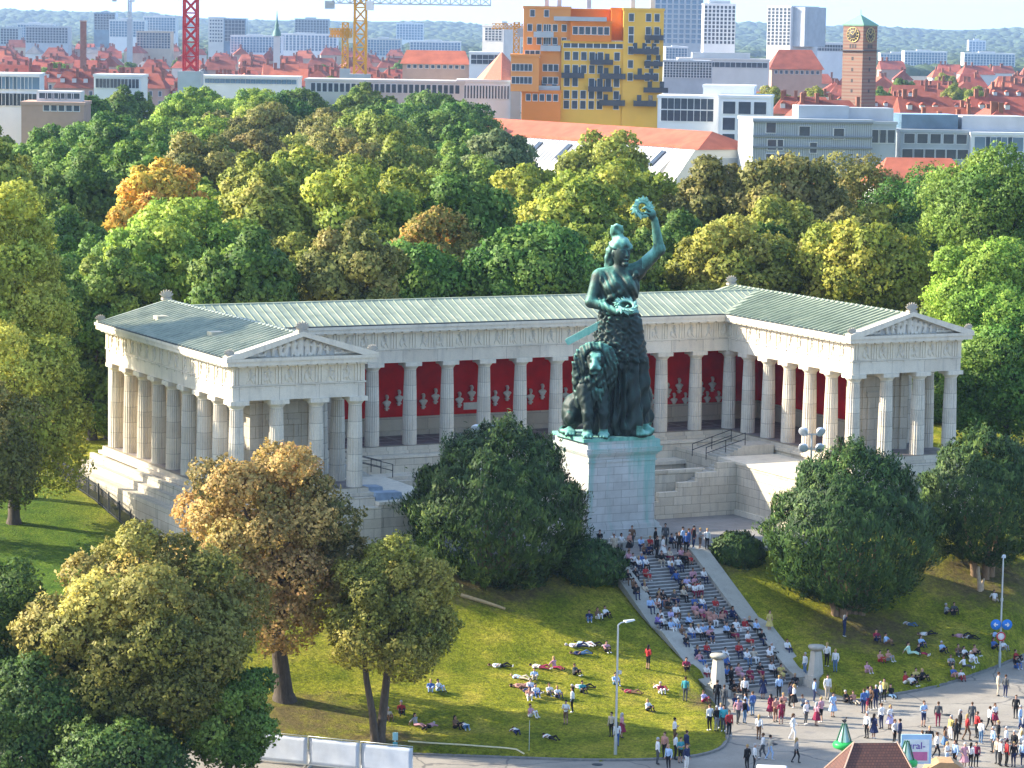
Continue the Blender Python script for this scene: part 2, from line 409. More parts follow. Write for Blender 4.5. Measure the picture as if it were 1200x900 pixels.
def ground_mat():
    m, n, b = new_mat('grass_ground'); P = coords(n, True)
    c1 = ramp(n, noise(n, P, .35, 5, .6), [(.3, (.135, .175, .013)), (.5, (.25, .265, .024)), (.7, (.40, .35, .06))])
    c2 = ramp(n, noise(n, P, 2.6, 4, .7), [(.32, (.52, .55, .50)), (.68, (1.35, 1.28, 1.1))])
    g = mixc(n, 1.0, c1, c2, 'MULTIPLY')
    tuft = ramp(n, noise(n, P, 7, 4, .8), [(.38, (.42, .45, .42)), (.62, (1.45, 1.4, 1.15))])
    g = mixc(n, .8, g, tuft, 'MULTIPLY')
    # bare, leaf-strewn earth below the trees on the slope
    sp = n.nodes.new('ShaderNodeSeparateXYZ'); n.links.new(P, sp.inputs[0])
    dirt = None
    for (cx, cy_, rx, ry) in ((17, -9.5, 8.5, 4.0), (43.5, -19.6, 6.5, 4.2), (-5.6, -25, 7, 5), (-1.5, -30, 4.5, 3.0), (33, -9, 9, 2.6), (58, -14, 8, 5), (24, -29.5, 2.2, 3.5)):
        def lin(o_, c_, r_):
            a = N(n, 'ShaderNodeMath', operation='SUBTRACT'); n.links.new(o_, a.inputs[0]); a.inputs[1].default_value = c_
            d = N(n, 'ShaderNodeMath', operation='DIVIDE'); n.links.new(a.outputs[0], d.inputs[0]); d.inputs[1].default_value = r_
            p_ = N(n, 'ShaderNodeMath', operation='POWER'); n.links.new(d.outputs[0], p_.inputs[0]); p_.inputs[1].default_value = 2; return p_.outputs[0]
        s_ = N(n, 'ShaderNodeMath', operation='ADD'); n.links.new(lin(sp.outputs[0], cx, rx), s_.inputs[0]); n.links.new(lin(sp.outputs[1], cy_, ry), s_.inputs[1])
        if dirt is None: dirt = s_.outputs[0]
        else:
            mn = N(n, 'ShaderNodeMath', operation='MINIMUM'); n.links.new(dirt, mn.inputs[0]); n.links.new(s_.outputs[0], mn.inputs[1]); dirt = mn.outputs[0]
    ad = N(n, 'ShaderNodeMath', operation='MULTIPLY_ADD'); n.links.new(noise(n, P, .9, 5, .7), ad.inputs[0]); ad.inputs[1].default_value = 2.4; n.links.new(dirt, ad.inputs[2])
    df = ramp(n, ad.outputs[0], [(.0, (1, 1, 1)), (.62, (.85,)*3), (.999, (0, 0, 0))])
    dv = N(n, 'ShaderNodeMath', operation='DIVIDE'); n.links.new(ad.outputs[0], dv.inputs[0]); dv.inputs[1].default_value = 2.6
    df = ramp(n, dv.outputs[0], [(.45, (.85,)*3), (.8, (0, 0, 0))])
    soil = ramp(n, noise(n, P, 3.2, 5, .75), [(.3, (.055, .040, .024)), (.52, (.14, .10, .050)), (.7, (.26, .185, .075))])
    g = mixc(n, df, g, soil)
    # lusher, greener lawn up beside the left wing
    mxm = N(n, 'ShaderNodeMapRange'); n.links.new(sp.outputs[0], mxm.inputs[0]); mxm.inputs[1].default_value = -2; mxm.inputs[2].default_value = -9
    mym = N(n, 'ShaderNodeMapRange'); n.links.new(sp.outputs[1], mym.inputs[0]); mym.inputs[1].default_value = -22; mym.inputs[2].default_value = -8
    mm = N(n, 'ShaderNodeMath', operation='MULTIPLY'); n.links.new(mxm.outputs[0], mm.inputs[0]); n.links.new(mym.outputs[0], mm.inputs[1])
    lush = mixc(n, 1.0, ramp(n, noise(n, P, .8, 5, .6), [(.3, (.045, .105, .010)), (.7, (.125, .195, .020))]), tuft, 'MULTIPLY')
    g = mixc(n, mm.outputs[0], g, lush)
    # scattered fallen leaves
    fl = ramp(n, noise(n, P, 5.5, 2, .5), [(.66, (0, 0, 0)), (.70, (.5,)*3)])
    g = mixc(n, fl, g, (.25, .19, .05))
    # far town ground and the woods on the hills
    far = N(n, 'ShaderNodeMapRange'); n.links.new(sp.outputs[1], far.inputs[0]); far.inputs[1].default_value = 480; far.inputs[2].default_value = 560
    town = ramp(n, noise(n, P, .02, 5, .6), [(.3, (.10, .11, .08)), (.5, (.16, .15, .13)), (.7, (.08, .10, .05))])
    g = mixc(n, far.outputs[0], g, town)
    hil = N(n, 'ShaderNodeMapRange'); n.links.new(sp.outputs[1], hil.inputs[0]); hil.inputs[1].default_value = 2600; hil.inputs[2].default_value = 3300
    wood = ramp(n, noise(n, P, .012, 6, .75), [(.35, (.018, .035, .014)), (.6, (.045, .07, .022)), (.8, (.09, .11, .05))])
    g = mixc(n, hil.outputs[0], g, wood)
    n.links.new(g, b.inputs['Base Color']); b.inputs['Roughness'].default_value = .9; b.inputs['Specular IOR Level'].default_value = .1
    bump(n, b, noise(n, P, 4, 5, .75), .9, .25)
    return m
GRASS = ground_mat()
gm = quad_mesh('ground', Vg, Qg, True); gm.materials.append(GRASS)
tag(link('ground', gm), kind='structure')

def road_mat():
    m, n, b = new_mat('pale_asphalt'); P = coords(n, True)
    c = ramp(n, noise(n, P, .22, 5, .6), [(.3, (.235, .21, .17)), (.55, (.30, .268, .215)), (.75, (.36, .325, .265))])
    f = ramp(n, noise(n, P, 6, 4, .7), [(.3, (.86,)*3), (.7, (1.08,)*3)])
    c = mixc(n, 1.0, c, f, 'MULTIPLY')
    pk = ramp(n, noise(n, P, .9, 3, .5), [(.66, (0, 0, 0)), (.70, (.35,)*3)])
    c = mixc(n, pk, c, (.2, .19, .18))
    vo = N(n, 'ShaderNodeTexVoronoi', feature='DISTANCE_TO_EDGE', Scale=.13); wv_ = N(n, 'ShaderNodeVectorMath', operation='ADD'); nz = N(n, 'ShaderNodeTexNoise', Scale=.6, Detail=3); n.links.new(P, nz.inputs['Vector']); n.links.new(P, wv_.inputs[0]); n.links.new(nz.outputs['Color'], wv_.inputs[1]); n.links.new(wv_.outputs[0], vo.inputs['Vector'])
    cr = ramp(n, vo.outputs['Distance'], [(.004, (.75,)*3), (.011, (0, 0, 0))]); c = mixc(n, cr, c, (.09, .085, .08))
    st = ramp(n, noise(n, P, .45, 5, .75), [(.55, (0, 0, 0)), (.72, (.5,)*3)]); c = mixc(n, st, c, (.16, .15, .135))
    n.links.new(c, b.inputs['Base Color']); b.inputs['Roughness'].default_value = .85; bump(n, b, noise(n, P, 20, 3), .2, .02)
    return m
ROADM = road_mat()
mb = MB(); mb.add([(-300, -420, ROAD), (400, -420, ROAD), (400, -8, ROAD), (-300, -8, ROAD)], [(0, 1, 2, 3)])
tag(mb.build('road', ROADM), kind='structure')

STONE = stone('pale_limestone', (.60, .575, .52), None, .42)
STONEW = stone('warm_limestone', (.62, .585, .51), None, .35)
BLOCK = stone('limestone_blocks', (.56, .535, .48), (1.7, .72), .5)
GREYST = stone('grey_weathered_stone', (.40, .40, .385), None, .5, streak=(.16, .17, .15))
KERB = plain('kerb_stone', (.20, .19, .17), .8, .25, 2.5)

# kerb along the lawn edges
def kerb(pts):
    mb = MB()
    P = [np.array(p_, float) for p_ in pts]
    # smooth the polyline
    for _ in range(2):
        q = [P[0]]
        for a, b in zip(P[:-1], P[1:]): q += [a*.75+b*.25, a*.25+b*.75]
        P = q+[P[-1]]
    for a, b in zip(P[:-1], P[1:]):
        mb.bar((a[0], a[1], ROAD+.0), (b[0], b[1], ROAD+.0), .22, .26)
    return mb.build('kerb', KERB)
tag(kerb(lawn_w[1:14]), kind='structure'); tag(kerb(lawn_e[0:9]), kind='structure')

# paved court round the statue
def plaza_mat():
    m, n, b = new_mat('court_paving'); P = coords(n, True)
    c = ramp(n, noise(n, P, .5, 5, .6), [(.3, (.20, .19, .175)), (.7, (.30, .285, .26))])
    bt = n.nodes.new('ShaderNodeTexBrick'); bt.inputs['Scale'].default_value = 1; bt.inputs['Brick Width'].default_value = 1.2; bt.inputs['Row Height'].default_value = .6
    bt.inputs['Mortar Size'].default_value = .012; bt.inputs['Color1'].default_value = (1, 1, 1, 1); bt.inputs['Color2'].default_value = (.88, .88, .88, 1); bt.inputs['Mortar'].default_value = (.6, .6, .6, 1)
    n.links.new(P, bt.inputs['Vector']); c = mixc(n, 1, c, bt.outputs['Color'], 'MULTIPLY')
    n.links.new(c, b.inputs['Base Color']); b.inputs['Roughness'].default_value = .85; return m
mb = MB(); mb.box(15.8, -7.9, PLAZA-.6, WD-15.8, 17.0, PLAZA)
tag(mb.build('paved_court', plaza_mat()), kind='structure')

# ------------------------------------------------------------------ the flight of steps
SX0, SX1 = 28.05, 34.45                       # between the cheek walls
YT, ZT = -8.0, PLAZA                          # top edge
NS1, NS2 = 23, 16                             # risers above and below the landing
RISE = (ZT-ROAD)/(NS1+NS2); TREAD = .37; LAND = 1.5
def stair_y(i):                               # front edge of tread i (0 = top edge of the court)
    return YT-i*TREAD-(LAND if i > NS1 else 0)
def tread_of(y):
    """tread surface height at distance y"""
    d = YT-y
    if d <= 0: return ZT
    if d <= NS1*TREAD: k = math.ceil(d/TREAD)
    elif d <= NS1*TREAD+LAND: k = NS1
    else: k = min(NS1+math.ceil((d-NS1*TREAD-LAND)/TREAD), NS1+NS2)
    return ZT-k*RISE
poly = [(YT+.3, ROAD-.5), (YT+.3, ZT-.004), (YT, ZT-.004)]
y = YT; z = ZT
for k in range(NS1+NS2):
    z -= RISE; poly.append((y, z))
    y -= TREAD+(LAND if k == NS1-1 else 0)
    poly.append((y, z))
poly = poly[:-1]; YBOT = poly[-1][0]
poly.append((YBOT, ROAD-.5))
sm_, n_, b_ = new_mat('step_stone'); P_ = coords(n_, True)
c_ = ramp(n_, noise(n_, P_, .8, 5, .65), [(.3, (.40, .385, .35)), (.7, (.60, .58, .52))])
st_ = ramp(n_, noise(n_, P_, 3.5, 4, .7), [(.35, (.78,)*3), (.65, (1.08,)*3)])
n_.links.new(mixc(n_, 1, c_, st_, 'MULTIPLY'), b_.inputs['Base Color']); b_.inputs['Roughness'].default_value = .85
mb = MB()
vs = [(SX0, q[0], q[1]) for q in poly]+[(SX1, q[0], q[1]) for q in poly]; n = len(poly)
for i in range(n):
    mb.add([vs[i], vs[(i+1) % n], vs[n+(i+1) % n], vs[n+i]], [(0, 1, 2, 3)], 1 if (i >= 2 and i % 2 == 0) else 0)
steps = mb.build('grand_steps', [sm_, plain('shaded_riser', (.17, .165, .155), .9, .3, 2.0)])  # shade on the risers is put into a darker grey than the treads
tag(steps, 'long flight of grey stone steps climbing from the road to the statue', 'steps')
# cheek walls beside the steps: sloping slabs with a level piece at the landing
def cheek(x0, x1, label):
    up = .42
    yl0 = YT-NS1*TREAD; zl = ZT-NS1*RISE; yl1 = yl0-LAND
    prof = [(YT+1.6, ZT+up*.55), (YT-.2, ZT+up*.6), (yl0+.5, zl+up), (yl1+.4, zl+up-.12), (YBOT+.9, ROAD+.85), (YBOT-.5, ROAD+.45)]
    mb = MB(); top = prof; bot = [(q, zz-1.9) for q, zz in prof][::-1]
    mb.prism_x(top+bot, x0, x1)
    cp = MB(); cap_ = [(q, zz+.12) for q, zz in prof]+[(q, zz) for q, zz in prof][::-1]
    cp.prism_x(cap_, x0-.12, x1+.12)
    t = thing('cheek_wall', label, 'wall', (0, 0, 0)); mb.build('wall', GREYST, t); cp.build('coping', STEPCAP, t); return t
STEPCAP = stone('coping_stone', (.33, .335, .32), None, .35, streak=(.2, .21, .19))
cheek(SX0-1.30, SX0, 'sloping stone slab wall along the left side of the grand steps')
cheek(SX1, SX1+1.30, 'sloping stone slab wall along the right side of the grand steps')

# the two flared stone pillars at the foot of the steps
def pillar(x, y, label):
    t = thing('stone_pillar', label, 'pillar', (x, y, ROAD)); t.scale = (.72, .72, .88)
    g = 0.0
    mb = MB(); mb.box(-.95, -.95, g-.2, .95, .95, g+.55); mb.box(-.78, -.78, g+.55, .78, .78, g+.95)
    mb.build('base', GREYST, t)
    sh = MB()
    def fr(z, r_): return [(-r_, -r_, z), (r_, -r_, z), (r_, r_, z), (-r_, r_, z)]
    sh.hexa(fr(g+.95, .58)+fr(g+2.95, .40)); sh.build('shaft', GREYST, t)
    cp = MB(); cp.lathe([(.36, g+2.95), (.44, g+3.05), (.82, g+3.22), (.86, g+3.32), (.80, g+3.42), (.35, g+3.47), (.1, g+3.5)], n=20)
    for k in range(16):
        a = k*math.pi/8; cp.tube([(.60*math.cos(a), .60*math.sin(a), g+3.10), (.72*math.cos(a), .72*math.sin(a), g+3.2)], .07, 5)
    cp.build('bowl_cap', STEPCAP, t)
pillar(SX0-.9, YBOT-1.3, 'flared stone pillar with bowl cap at left foot of the steps')
pillar(SX1+.95, YBOT-1.3, 'flared stone pillar with bowl cap at right foot of the steps')
# ================================================================== THE COLONNADED HALL
hall = thing('columned_hall', 'long white three-winged hall of columns with green copper roofs behind the bronze statue', 'hall')
COPPER_, n_, b_ = new_mat('green_copper'); P_ = coords(n_, True)
c_ = ramp(n_, noise(n_, P_, .55, 6, .7), [(.28, (.23, .265, .185)), (.5, (.36, .40, .275)), (.64, (.44, .47, .32)), (.8, (.54, .53, .40))])
mp_ = N(n_, 'ShaderNodeMapping'); mp_.inputs['Scale'].default_value = (.25, 1.6, 1.0); n_.links.new(P_, mp_.inputs[0])
k_ = ramp(n_, noise(n_, mp_.outputs[0], 1.5, 5, .65), [(.5, (0, 0, 0)), (.72, (.6,)*3)])
c_ = mixc(n_, k_, c_, (.20, .225, .16))
r_ = ramp(n_, noise(n_, P_, 1.3, 3, .5, 1.0), [(.70, (0, 0, 0)), (.76, (.5,)*3)])
c_ = mixc(n_, r_, c_, (.38, .27, .15))
n_.links.new(c_, b_.inputs['Base Color']); b_.inputs['Roughness'].default_value = .55; b_.inputs['Metallic'].default_value = .0
COPPER = COPPER_
GREYCU, n_, b_ = new_mat('grey_copper'); P_ = coords(n_, True)
c_ = ramp(n_, noise(n_, P_, .6, 6, .7), [(.3, (.24, .27, .21)), (.55, (.40, .43, .33)), (.75, (.56, .54, .40))])
n_.links.new(c_, b_.inputs['Base Color']); b_.inputs['Roughness'].default_value = .5
DARKCU = plain('dark_gutter', (.035, .045, .045), .5)
RED = plain('red_plaster', (.62, .012, .010), .85, .2, .8, spec=.1)
CREAM = stone('cream_dado', (.56, .52, .44), (2.4, 1.4), .25)
FLOORM = plain('gallery_floor', (.22, .19, .18), .6, .3, 1.2)
CEIL = plain('gallery_ceiling', (.35, .32, .28), .9)

# ---- podium and stepped base
mb = MB()
def slab_u(mb, off, z0, z1):
    """U-shaped slab round the column axes, off = how far outside the axes"""
    mb.box(-off, -off, z0, XL1+off, YB-off, z1)
    mb.box(XR0-off, -off, z0, WD+off, YB-off, z1)
    mb.box(-off, YB-off, z0, WD+off, 27.3+off*.4, z1)
slab_u(mb, .82, -.34, 0.0); slab_u(mb, 1.15, -.62, -.342)
mb.build('stylobate', stone('stylobate_stone', (.56, .535, .48), (1.9, .6), .45), hall)
fl = MB()
fl.box(-.35, -.35, -.2, XL1+.35, YB-.2, .012); fl.box(XR0-.35, -.35, -.2, WD+.35, YB-.2, .012); fl.box(-.35, YB-.19, -.2, WD+.35, 26.6, .012)
fl.build('gallery_floor', FLOORM, hall)
# floor bands in the back gallery
mb = MB()
for k in range(NB+1):
    x = XL1+k*S; mb.box(x-.18, YB+.2, .01, x+.18, 25.2, .022)
for q in (YB+1.6, YB+3.4): mb.box(XL1-.5, q-.15, .01, XR0+.5, q+.15, .024)
mb.build('floor_bands', plain('floor_band', (.36, .33, .30), .6), hall)
# podium walls in the court, with a ledge, and side terraces
mb = MB()
mb.box(XL1+.2, 18.15, PLAZA-.5, XR0-.2, 27, -.622)
mb.box(XL1+6.4, 16.35, PLAZA-.5, XR0-6.4, 18.15, -2.35)
mb.box(-1.6, -1.6, PLAZA-1.5, XL1+1.0, 18.2, -.624); mb.box(XR0-1.0, -1.6, PLAZA-1.5, WD+1.6, 18.2, -.624)
mb.box(-1.55, 18.0, PLAZA-1.5, WD+1.55, 28.4, -.9)
TX0, TX1 = 16.25, WD-16.25
mb.box(XL1+1.01, -2.2, PLAZA-.5, TX0, 9.9, -1.15); mb.box(TX1, -2.2, PLAZA-.5, XR0-1.01, 9.9, -1.15); mb.box(XL1+1.01, 9.9, PLAZA-.5, TX0-.35, 18.1, -1.155); mb.box(TX1+.35, 9.9, PLAZA-.5, XR0-1.01, 18.1, -1.155)
mb.build('podium', BLOCK, hall)
mb = MB()
mb.box(XL1+6.2, 16.1, -2.35, XR0-6.2, 18.15, -2.05)
mb.box(XL1+.0, 17.95, -.85, XR0-.0, 18.7, -.62)
for (x0, x1) in ((XL1+1.02, TX0+.14), (TX1-.14, XR0-1.02)): mb.box(x0, -2.35, -1.15, x1, 10.02, -.93)
for (x0, x1) in ((TX0-.02, TX0+.16), (TX1-.16, TX1+.02)): mb.box(x0, -2.2, PLAZA, x1, 7.18, PLAZA+.45)
mb.build('podium_coping', STONE, hall)
# side stairs between court and terrace, with stepped parapets and railings
IRON = plain('dark_iron', (.03, .035, .04), .5)
def side_stair(sgn):
    X = lambda d: AX+sgn*d
    xe = TX1-AX                                # distance of the terrace wall from the axis
    nst = 22; rise = (-1.15-PLAZA)/nst; tr = .36
    mb = MB(); prof = [(X(xe-nst*tr), PLAZA-.1)]
    for k in range(nst):
        d = xe-nst*tr+k*tr; prof.append((X(d), PLAZA+(k+1)*rise)); prof.append((X(d+tr), PLAZA+(k+1)*rise))
    prof.append((X(xe+.02), PLAZA-.1)); mb.prism_y(prof, 7.72, 9.85)
    mb.build('side_stair', GREYST, hall)
    pw = MB()
    for k in range(5):
        d0 = xe-1.85*k; zt = -.98-k*.74
        pw.box(X(d0-1.85), 7.2, PLAZA-.2, X(d0), 7.7, max(zt, PLAZA+.3))
    pw.box(X(xe-nst*tr-2.4), 7.2, PLAZA-.2, X(xe-5*1.85), 7.7, PLAZA+.55)
    pw.build('stepped_parapet', BLOCK, hall)
    bw = MB(); bw.box(X(xe-9.5), 9.9, PLAZA-.2, X(xe-1.6), 10.3, -2.05); bw.box(X(xe-9.6), 9.8, -2.05, X(xe-1.5), 10.45, -1.8)
    bw.build('stair_wall', BLOCK, hall)
    up_ = MB(); pf = [(X(xe+.4), -1.3)]
    for k in range(6): pf += [(X(xe+.4+k*.36), -1.15+k*.17), (X(xe+.4+k*.36), -1.15+(k+1)*.17)]
    pf += [(X(xe+5.4), -.13), (X(xe+5.4), -1.3)]; up_.prism_y(pf, 10.1, 12.6)
    up_.build('upper_steps', GREYST, hall)
    for yy in (10.2, 12.5):
        rl = MB()
        P0 = (X(xe-1.2), yy, -1.15); P1 = (X(xe+2.6), yy, -.1)
        for h in (.55, 1.05): rl.tube([(P0[0], yy, P0[2]+h), (P1[0], yy, P1[2]+h)], .035, 6)
        for t in (0, .5, 1): rl.tube([(P0[0]+(P1[0]-P0[0])*t, yy, P0[2]+(P1[2]-P0[2])*t), (P0[0]+(P1[0]-P0[0])*t, yy, P0[2]+(P1[2]-P0[2])*t+1.08)], .04, 6)
        rl.build('handrail', IRON, hall)
side_stair(1); side_stair(-1)
# big weathered steps along the outer side of the left wing
mb = MB()
mb.box(-1.95, -1.7, -6, -1.6, 27.6, -.5); mb.box(-2.55, -2.0, -6, -1.95, 27.9, -1.12); mb.box(-3.55, -2.6, -6.5, -2.55, 28.4, -1.75)
mb.build('outer_steps', stone('worn_steps', (.46, .45, .41), (1.6, .7), .6, streak=(.14, .15, .12)), hall)
for q in ((WD+1.6, -1.7, -6, WD+2.6, 27.6, -1.1), (XR0-1.2, -2.4, -6, WD+2.0, -1.6, -1.3), (-1.6, -2.4, -6, XL1+1.2, -1.6, -1.3)):
    mb = MB(); mb.box(*q); mb.build('outer_steps', BLOCK, hall)

# ---- columns
def column_meshes():
    nf = 20; per = 4; n = nf*per
    prof = [(0, .615), (.06, .615), (1.6, .605), (3.2, .580), (4.8, .545), (6.1, .505), (6.26, .50)]
    vs = []; fs = []
    for z, r_ in prof:
        for k in range(n):
            a = 2*math.pi*k/n; d = r_*(1-.085*math.sin(math.pi*((k % per)/per)))
            vs.append((d*math.cos(a), d*math.sin(a), z))
    for i in range(len(prof)-1):
        for k in range(n): fs.append((i*n+k, i*n+(k+1) % n, (i+1)*n+(k+1) % n, (i+1)*n+k))
    sh = MB().add(vs, fs, 0, False)
    cp = MB(); cp.lathe([(.50, 6.26), (.515, 6.30), (.50, 6.33), (.52, 6.36), (.60, 6.46), (.69, 6.56), (.71, 6.62), (.66, 6.63)], n=28)
    cp.box(-.74, -.74, 6.63, .74, .74, 6.95)
    return sh, cp
sh_, cp_ = column_meshes()
COLM = stone('column_limestone', (.62, .595, .545), (40, 1.25), .38)
SHM = sh_.mesh('column_shaft', COLM); CPM = cp_.mesh('column_capital', STONE)
pos = []
for k in range(9): pos.append((0, k*B_)); pos.append((WD, k*B_))
for k in range(1, 4): pos.append((k*A, 0)); pos.append((WD-k*A, 0))
for k in range(1, 7): pos.append((XL1, k*B_)); pos.append((XR0, k*B_))
for k in range(1, NB): pos.append((XL1+k*S, YB))
rnd = random.Random(3)
for (x, y) in pos:
    c = link('column', SHM, hall, (x, y, 0), rnd.randrange(4)*math.pi/2); link('capital', CPM, c)

# ---- entablature: architrave, frieze with triglyphs, geison
paths = [((0, 0), (XL1, 0), (0, -1)), ((XR0, 0), (WD, 0), (0, -1)), ((0, 27.0), (0, 0), (-1, 0)), ((XL1, 0), (XL1, YB), (1, 0)),
         ((XL1, YB), (XR0, YB), (0, -1)), ((XR0, YB), (XR0, 0), (-1, 0)), ((WD, 0), (WD, 27.0), (1, 0))]
ar = MB(); fz = MB(); ge = MB()
def seg_box(mb, p0, p1, nrm, o0, o1, z0, z1, ext0, ext1, mi=0):
    (x0, y0), (x1, y1) = p0, p1
    L = math.hypot(x1-x0, y1-y0); tx, ty = (x1-x0)/L, (y1-y0)/L
    a = (x0-tx*ext0, y0-ty*ext0); b = (x1+tx*ext1, y1+ty*ext1)
    xs = [a[0]+nrm[0]*o0, a[0]+nrm[0]*o1, b[0]+nrm[0]*o0, b[0]+nrm[0]*o1]; ys = [a[1]+nrm[1]*o0, a[1]+nrm[1]*o1, b[1]+nrm[1]*o0, b[1]+nrm[1]*o1]
    mb.box(min(xs), min(ys), z0, max(xs), max(ys), z1, mi)
# U-shaped bands made without overlaps
def band_u(mb, o, inn, z0, z1, e=.0):
    mb.box(-o, -o, z0, XL1+o, -o+inn, z1)                       # left front
    mb.box(-o, -o+inn, z0, -o+inn, 27.0+o, z1)                  # left outer
    mb.box(XL1+o-inn, -o+inn, z0, XL1+o, YB-o, z1)              # left inner
    mb.box(XL1+o-inn, YB-o, z0, XR0-o+inn, YB-o+inn, z1)        # back
    mb.box(XR0-o, -o+inn, z0, XR0-o+inn, YB-o, z1)              # right inner
    mb.box(XR0-o, -o, z0, WD+o, -o+inn, z1)                     # right front
    mb.box(WD+o-inn, -o+inn, z0, WD+o, 27.0+o, z1)              # right outer
    mb.box(-o+inn, 27.0+o-inn, z0, WD+o-inn, 27.0+o, z1)        # rear
band_u(ar, .56, 1.12, 6.95, 8.0); band_u(ar, .63, 1.2, 8.0, 8.12)
band_u(fz, .54, 1.0, 8.12, 9.42); band_u(fz, .64, 1.1, 9.42, 9.55)
MET = []
for p0, p1, nrm in paths:
    L = math.hypot(p1[0]-p0[0], p1[1]-p0[1]); tx, ty = (p1[0]-p0[0])/L, (p1[1]-p0[1])/L
    bays = round(L/(S if abs(L-NB*S) < .1 else (A if abs(L-3*A) < .1 else B_)))*2; st = L/bays
    inner = nrm == (1, 0) and p0[0] == XL1 or nrm == (-1, 0) and p0[0] == XR0 or (nrm == (0, -1) and p0 == (XL1, YB))
    for k in range(bays+1):
        for q in (-.24, 0, .24):
            c = k*st+q
            if k == 0 and not inner and p0[1] != YB: c += -.2 if q < .2 else -.2
            x, y = p0[0]+tx*c, p0[1]+ty*c
            if tx: fz.box(x-.085, y+nrm[1]*.54, 8.14, x+.085, y+nrm[1]*.615, 9.42)
            else: fz.box(x+nrm[0]*.54, y-.085, 8.14, x+nrm[0]*.615, y+.085, 9.42)
        x, y = p0[0]+tx*k*st, p0[1]+ty*k*st
        if tx: ar.box(x-.34, y+nrm[1]*.56, 7.88, x+.34, y+nrm[1]*.625, 7.998)
        else: ar.box(x+nrm[0]*.56, y-.34, 7.88, x+nrm[0]*.625, y+.34, 7.998)
        if k < bays: MET.append((p0[0]+tx*(k+.5)*st+nrm[0]*.55, p0[1]+ty*(k+.5)*st+nrm[1]*.55, math.atan2(nrm[0], -nrm[1])))
        for kk in (0, .5):
            if k == bays and kk: continue
            c = (k+kk)*st; x, y = p0[0]+tx*c, p0[1]+ty*c
            if tx: ge.box(x-.33, y+nrm[1]*.65, 9.50, x+.33, y+nrm[1]*1.12, 9.60)
            else: ge.box(x+nrm[0]*.65, y-.33, 9.50, x+nrm[0]*1.12, y+.33, 9.60)
band_u(ge, 1.22, 1.9, 9.602, 9.93); band_u(ge, 1.32, 1.9, 9.93, 10.16)
ar.build('architrave', stone('architrave_stone', (.62, .595, .54), (3.2, 4), .32), hall)
fz.build('frieze', STONEW, hall); ge.build('cornice', stone('cornice_stone', (.60, .575, .52), None, .4), hall)
# carved figures in the metopes (three carvings shared round the frieze, those on sides the photo shows)
rnd = random.Random(11); MR = []
for v in range(4):
    pr_ = []; s_ = rnd.choice((-1, 1))
    hx = rnd.uniform(-.12, .12)
    pr_.append((0, ell((hx, 0, .43), (.1, .09, .12)), .03)); pr_.append((0, cap((hx, 0, .30), (hx-.08*s_, 0, -.05), .15, .12), .06))
    for t in (-1, 1):
        kx = hx+t*rnd.uniform(.06, .2); fx = kx+rnd.uniform(-.12, .2)*t
        pr_.append((0, cap((hx-.06*s_, 0, -.05), (kx, 0, -.28), .1, .07), .04)); pr_.append((0, cap((kx, 0, -.28), (fx, 0, -.55), .07, .05), .03))
        ex = hx+t*rnd.uniform(.2, .32); pr_.append((0, cap((hx+t*.1, 0, .27), (ex, 0, rnd.uniform(-.05, .35)), .06, .05), .03))
    pr_.append((0, ell((hx+s_*.28, 0, -.2), (.13, .07, .3)), .05))
    MR.append(sculpt('metope_relief', pr_, .045))
for m_ in MR: m_.materials.append(stone('relief_stone', (.57, .545, .49), None, .6))
nm = 0
for (x, y, a) in MET:
    o = link('metope_relief', MR[nm % 4], hall, (x, y, 8.78), a); nm += 1
# ---- roofs
EZ, RZ = 10.14, 11.83
def seams(mb, p00, p01, p10, p11, n, wid=.05, hgt_=.07):
    """standing seams from the eave line p00-p01 to the ridge line p10-p11"""
    p00, p01, p10, p11 = [np.array(q, float) for q in (p00, p01, p10, p11)]
    for k in range(1, n):
        t = k/n; a = p00+(p01-p00)*t; b = p10+(p11-p10)*t
        mb.bar(a+(0, 0, hgt_*.4), b+(0, 0, hgt_*.4), wid, hgt_)
def wing_roof(cx, mat):
    hw = 1.5*A+1.26
    mb = MB(); mb.prism_y([(cx-hw, EZ+.02), (cx+hw, EZ+.02), (cx+.14, RZ), (cx-.14, RZ)], -.50, 28.1)
    for s_ in (-1, 1): seams(mb, (cx+s_*hw, -1.0, EZ+.04), (cx+s_*hw, 28.0, EZ+.04), (cx+s_*.1, -1.0, RZ), (cx+s_*.1, 28.0, RZ), 38, .09, .15)
    mb.box(cx-.16, -1.0, RZ-.03, cx+.16, 28.0, RZ+.07)
    rf = mb.build('roof', mat, hall)
    gt = MB()
    for s_ in (-1, 1): gt.box(cx+s_*(hw-.10), -1.1, EZ+.0, cx+s_*(hw+.03), 28.1, EZ+.11)
    gt.build('gutter', DARKCU, rf)
wing_roof(1.5*A, GREYCU); wing_roof(WD-1.5*A, COPPER)
mb = MB(); yc = 23.1; hw = yc-(YB-1.26)
mb.prism_x([(yc-hw, EZ+.02), (yc+hw, EZ+.02), (yc+.14, RZ-.015), (yc-.14, RZ-.015)], 1.5*A, WD-1.5*A)
for s_ in (-1, 1): seams(mb, (1.5*A, yc+s_*hw, EZ+.04), (WD-1.5*A, yc+s_*hw, EZ+.04), (1.5*A, yc+s_*.1, RZ), (WD-1.5*A, yc+s_*.1, RZ), 80, .045, .06)
mb.box(1.5*A, yc-.16, RZ-.04, WD-1.5*A, yc+.16, RZ+.055)
rf = mb.build('roof', COPPER, hall)
gt = MB(); gt.box(XL1+1.4, yc-hw-.03, EZ, XR0-1.4, yc-hw+.10, EZ+.12); gt.build('gutter', DARKCU, rf)
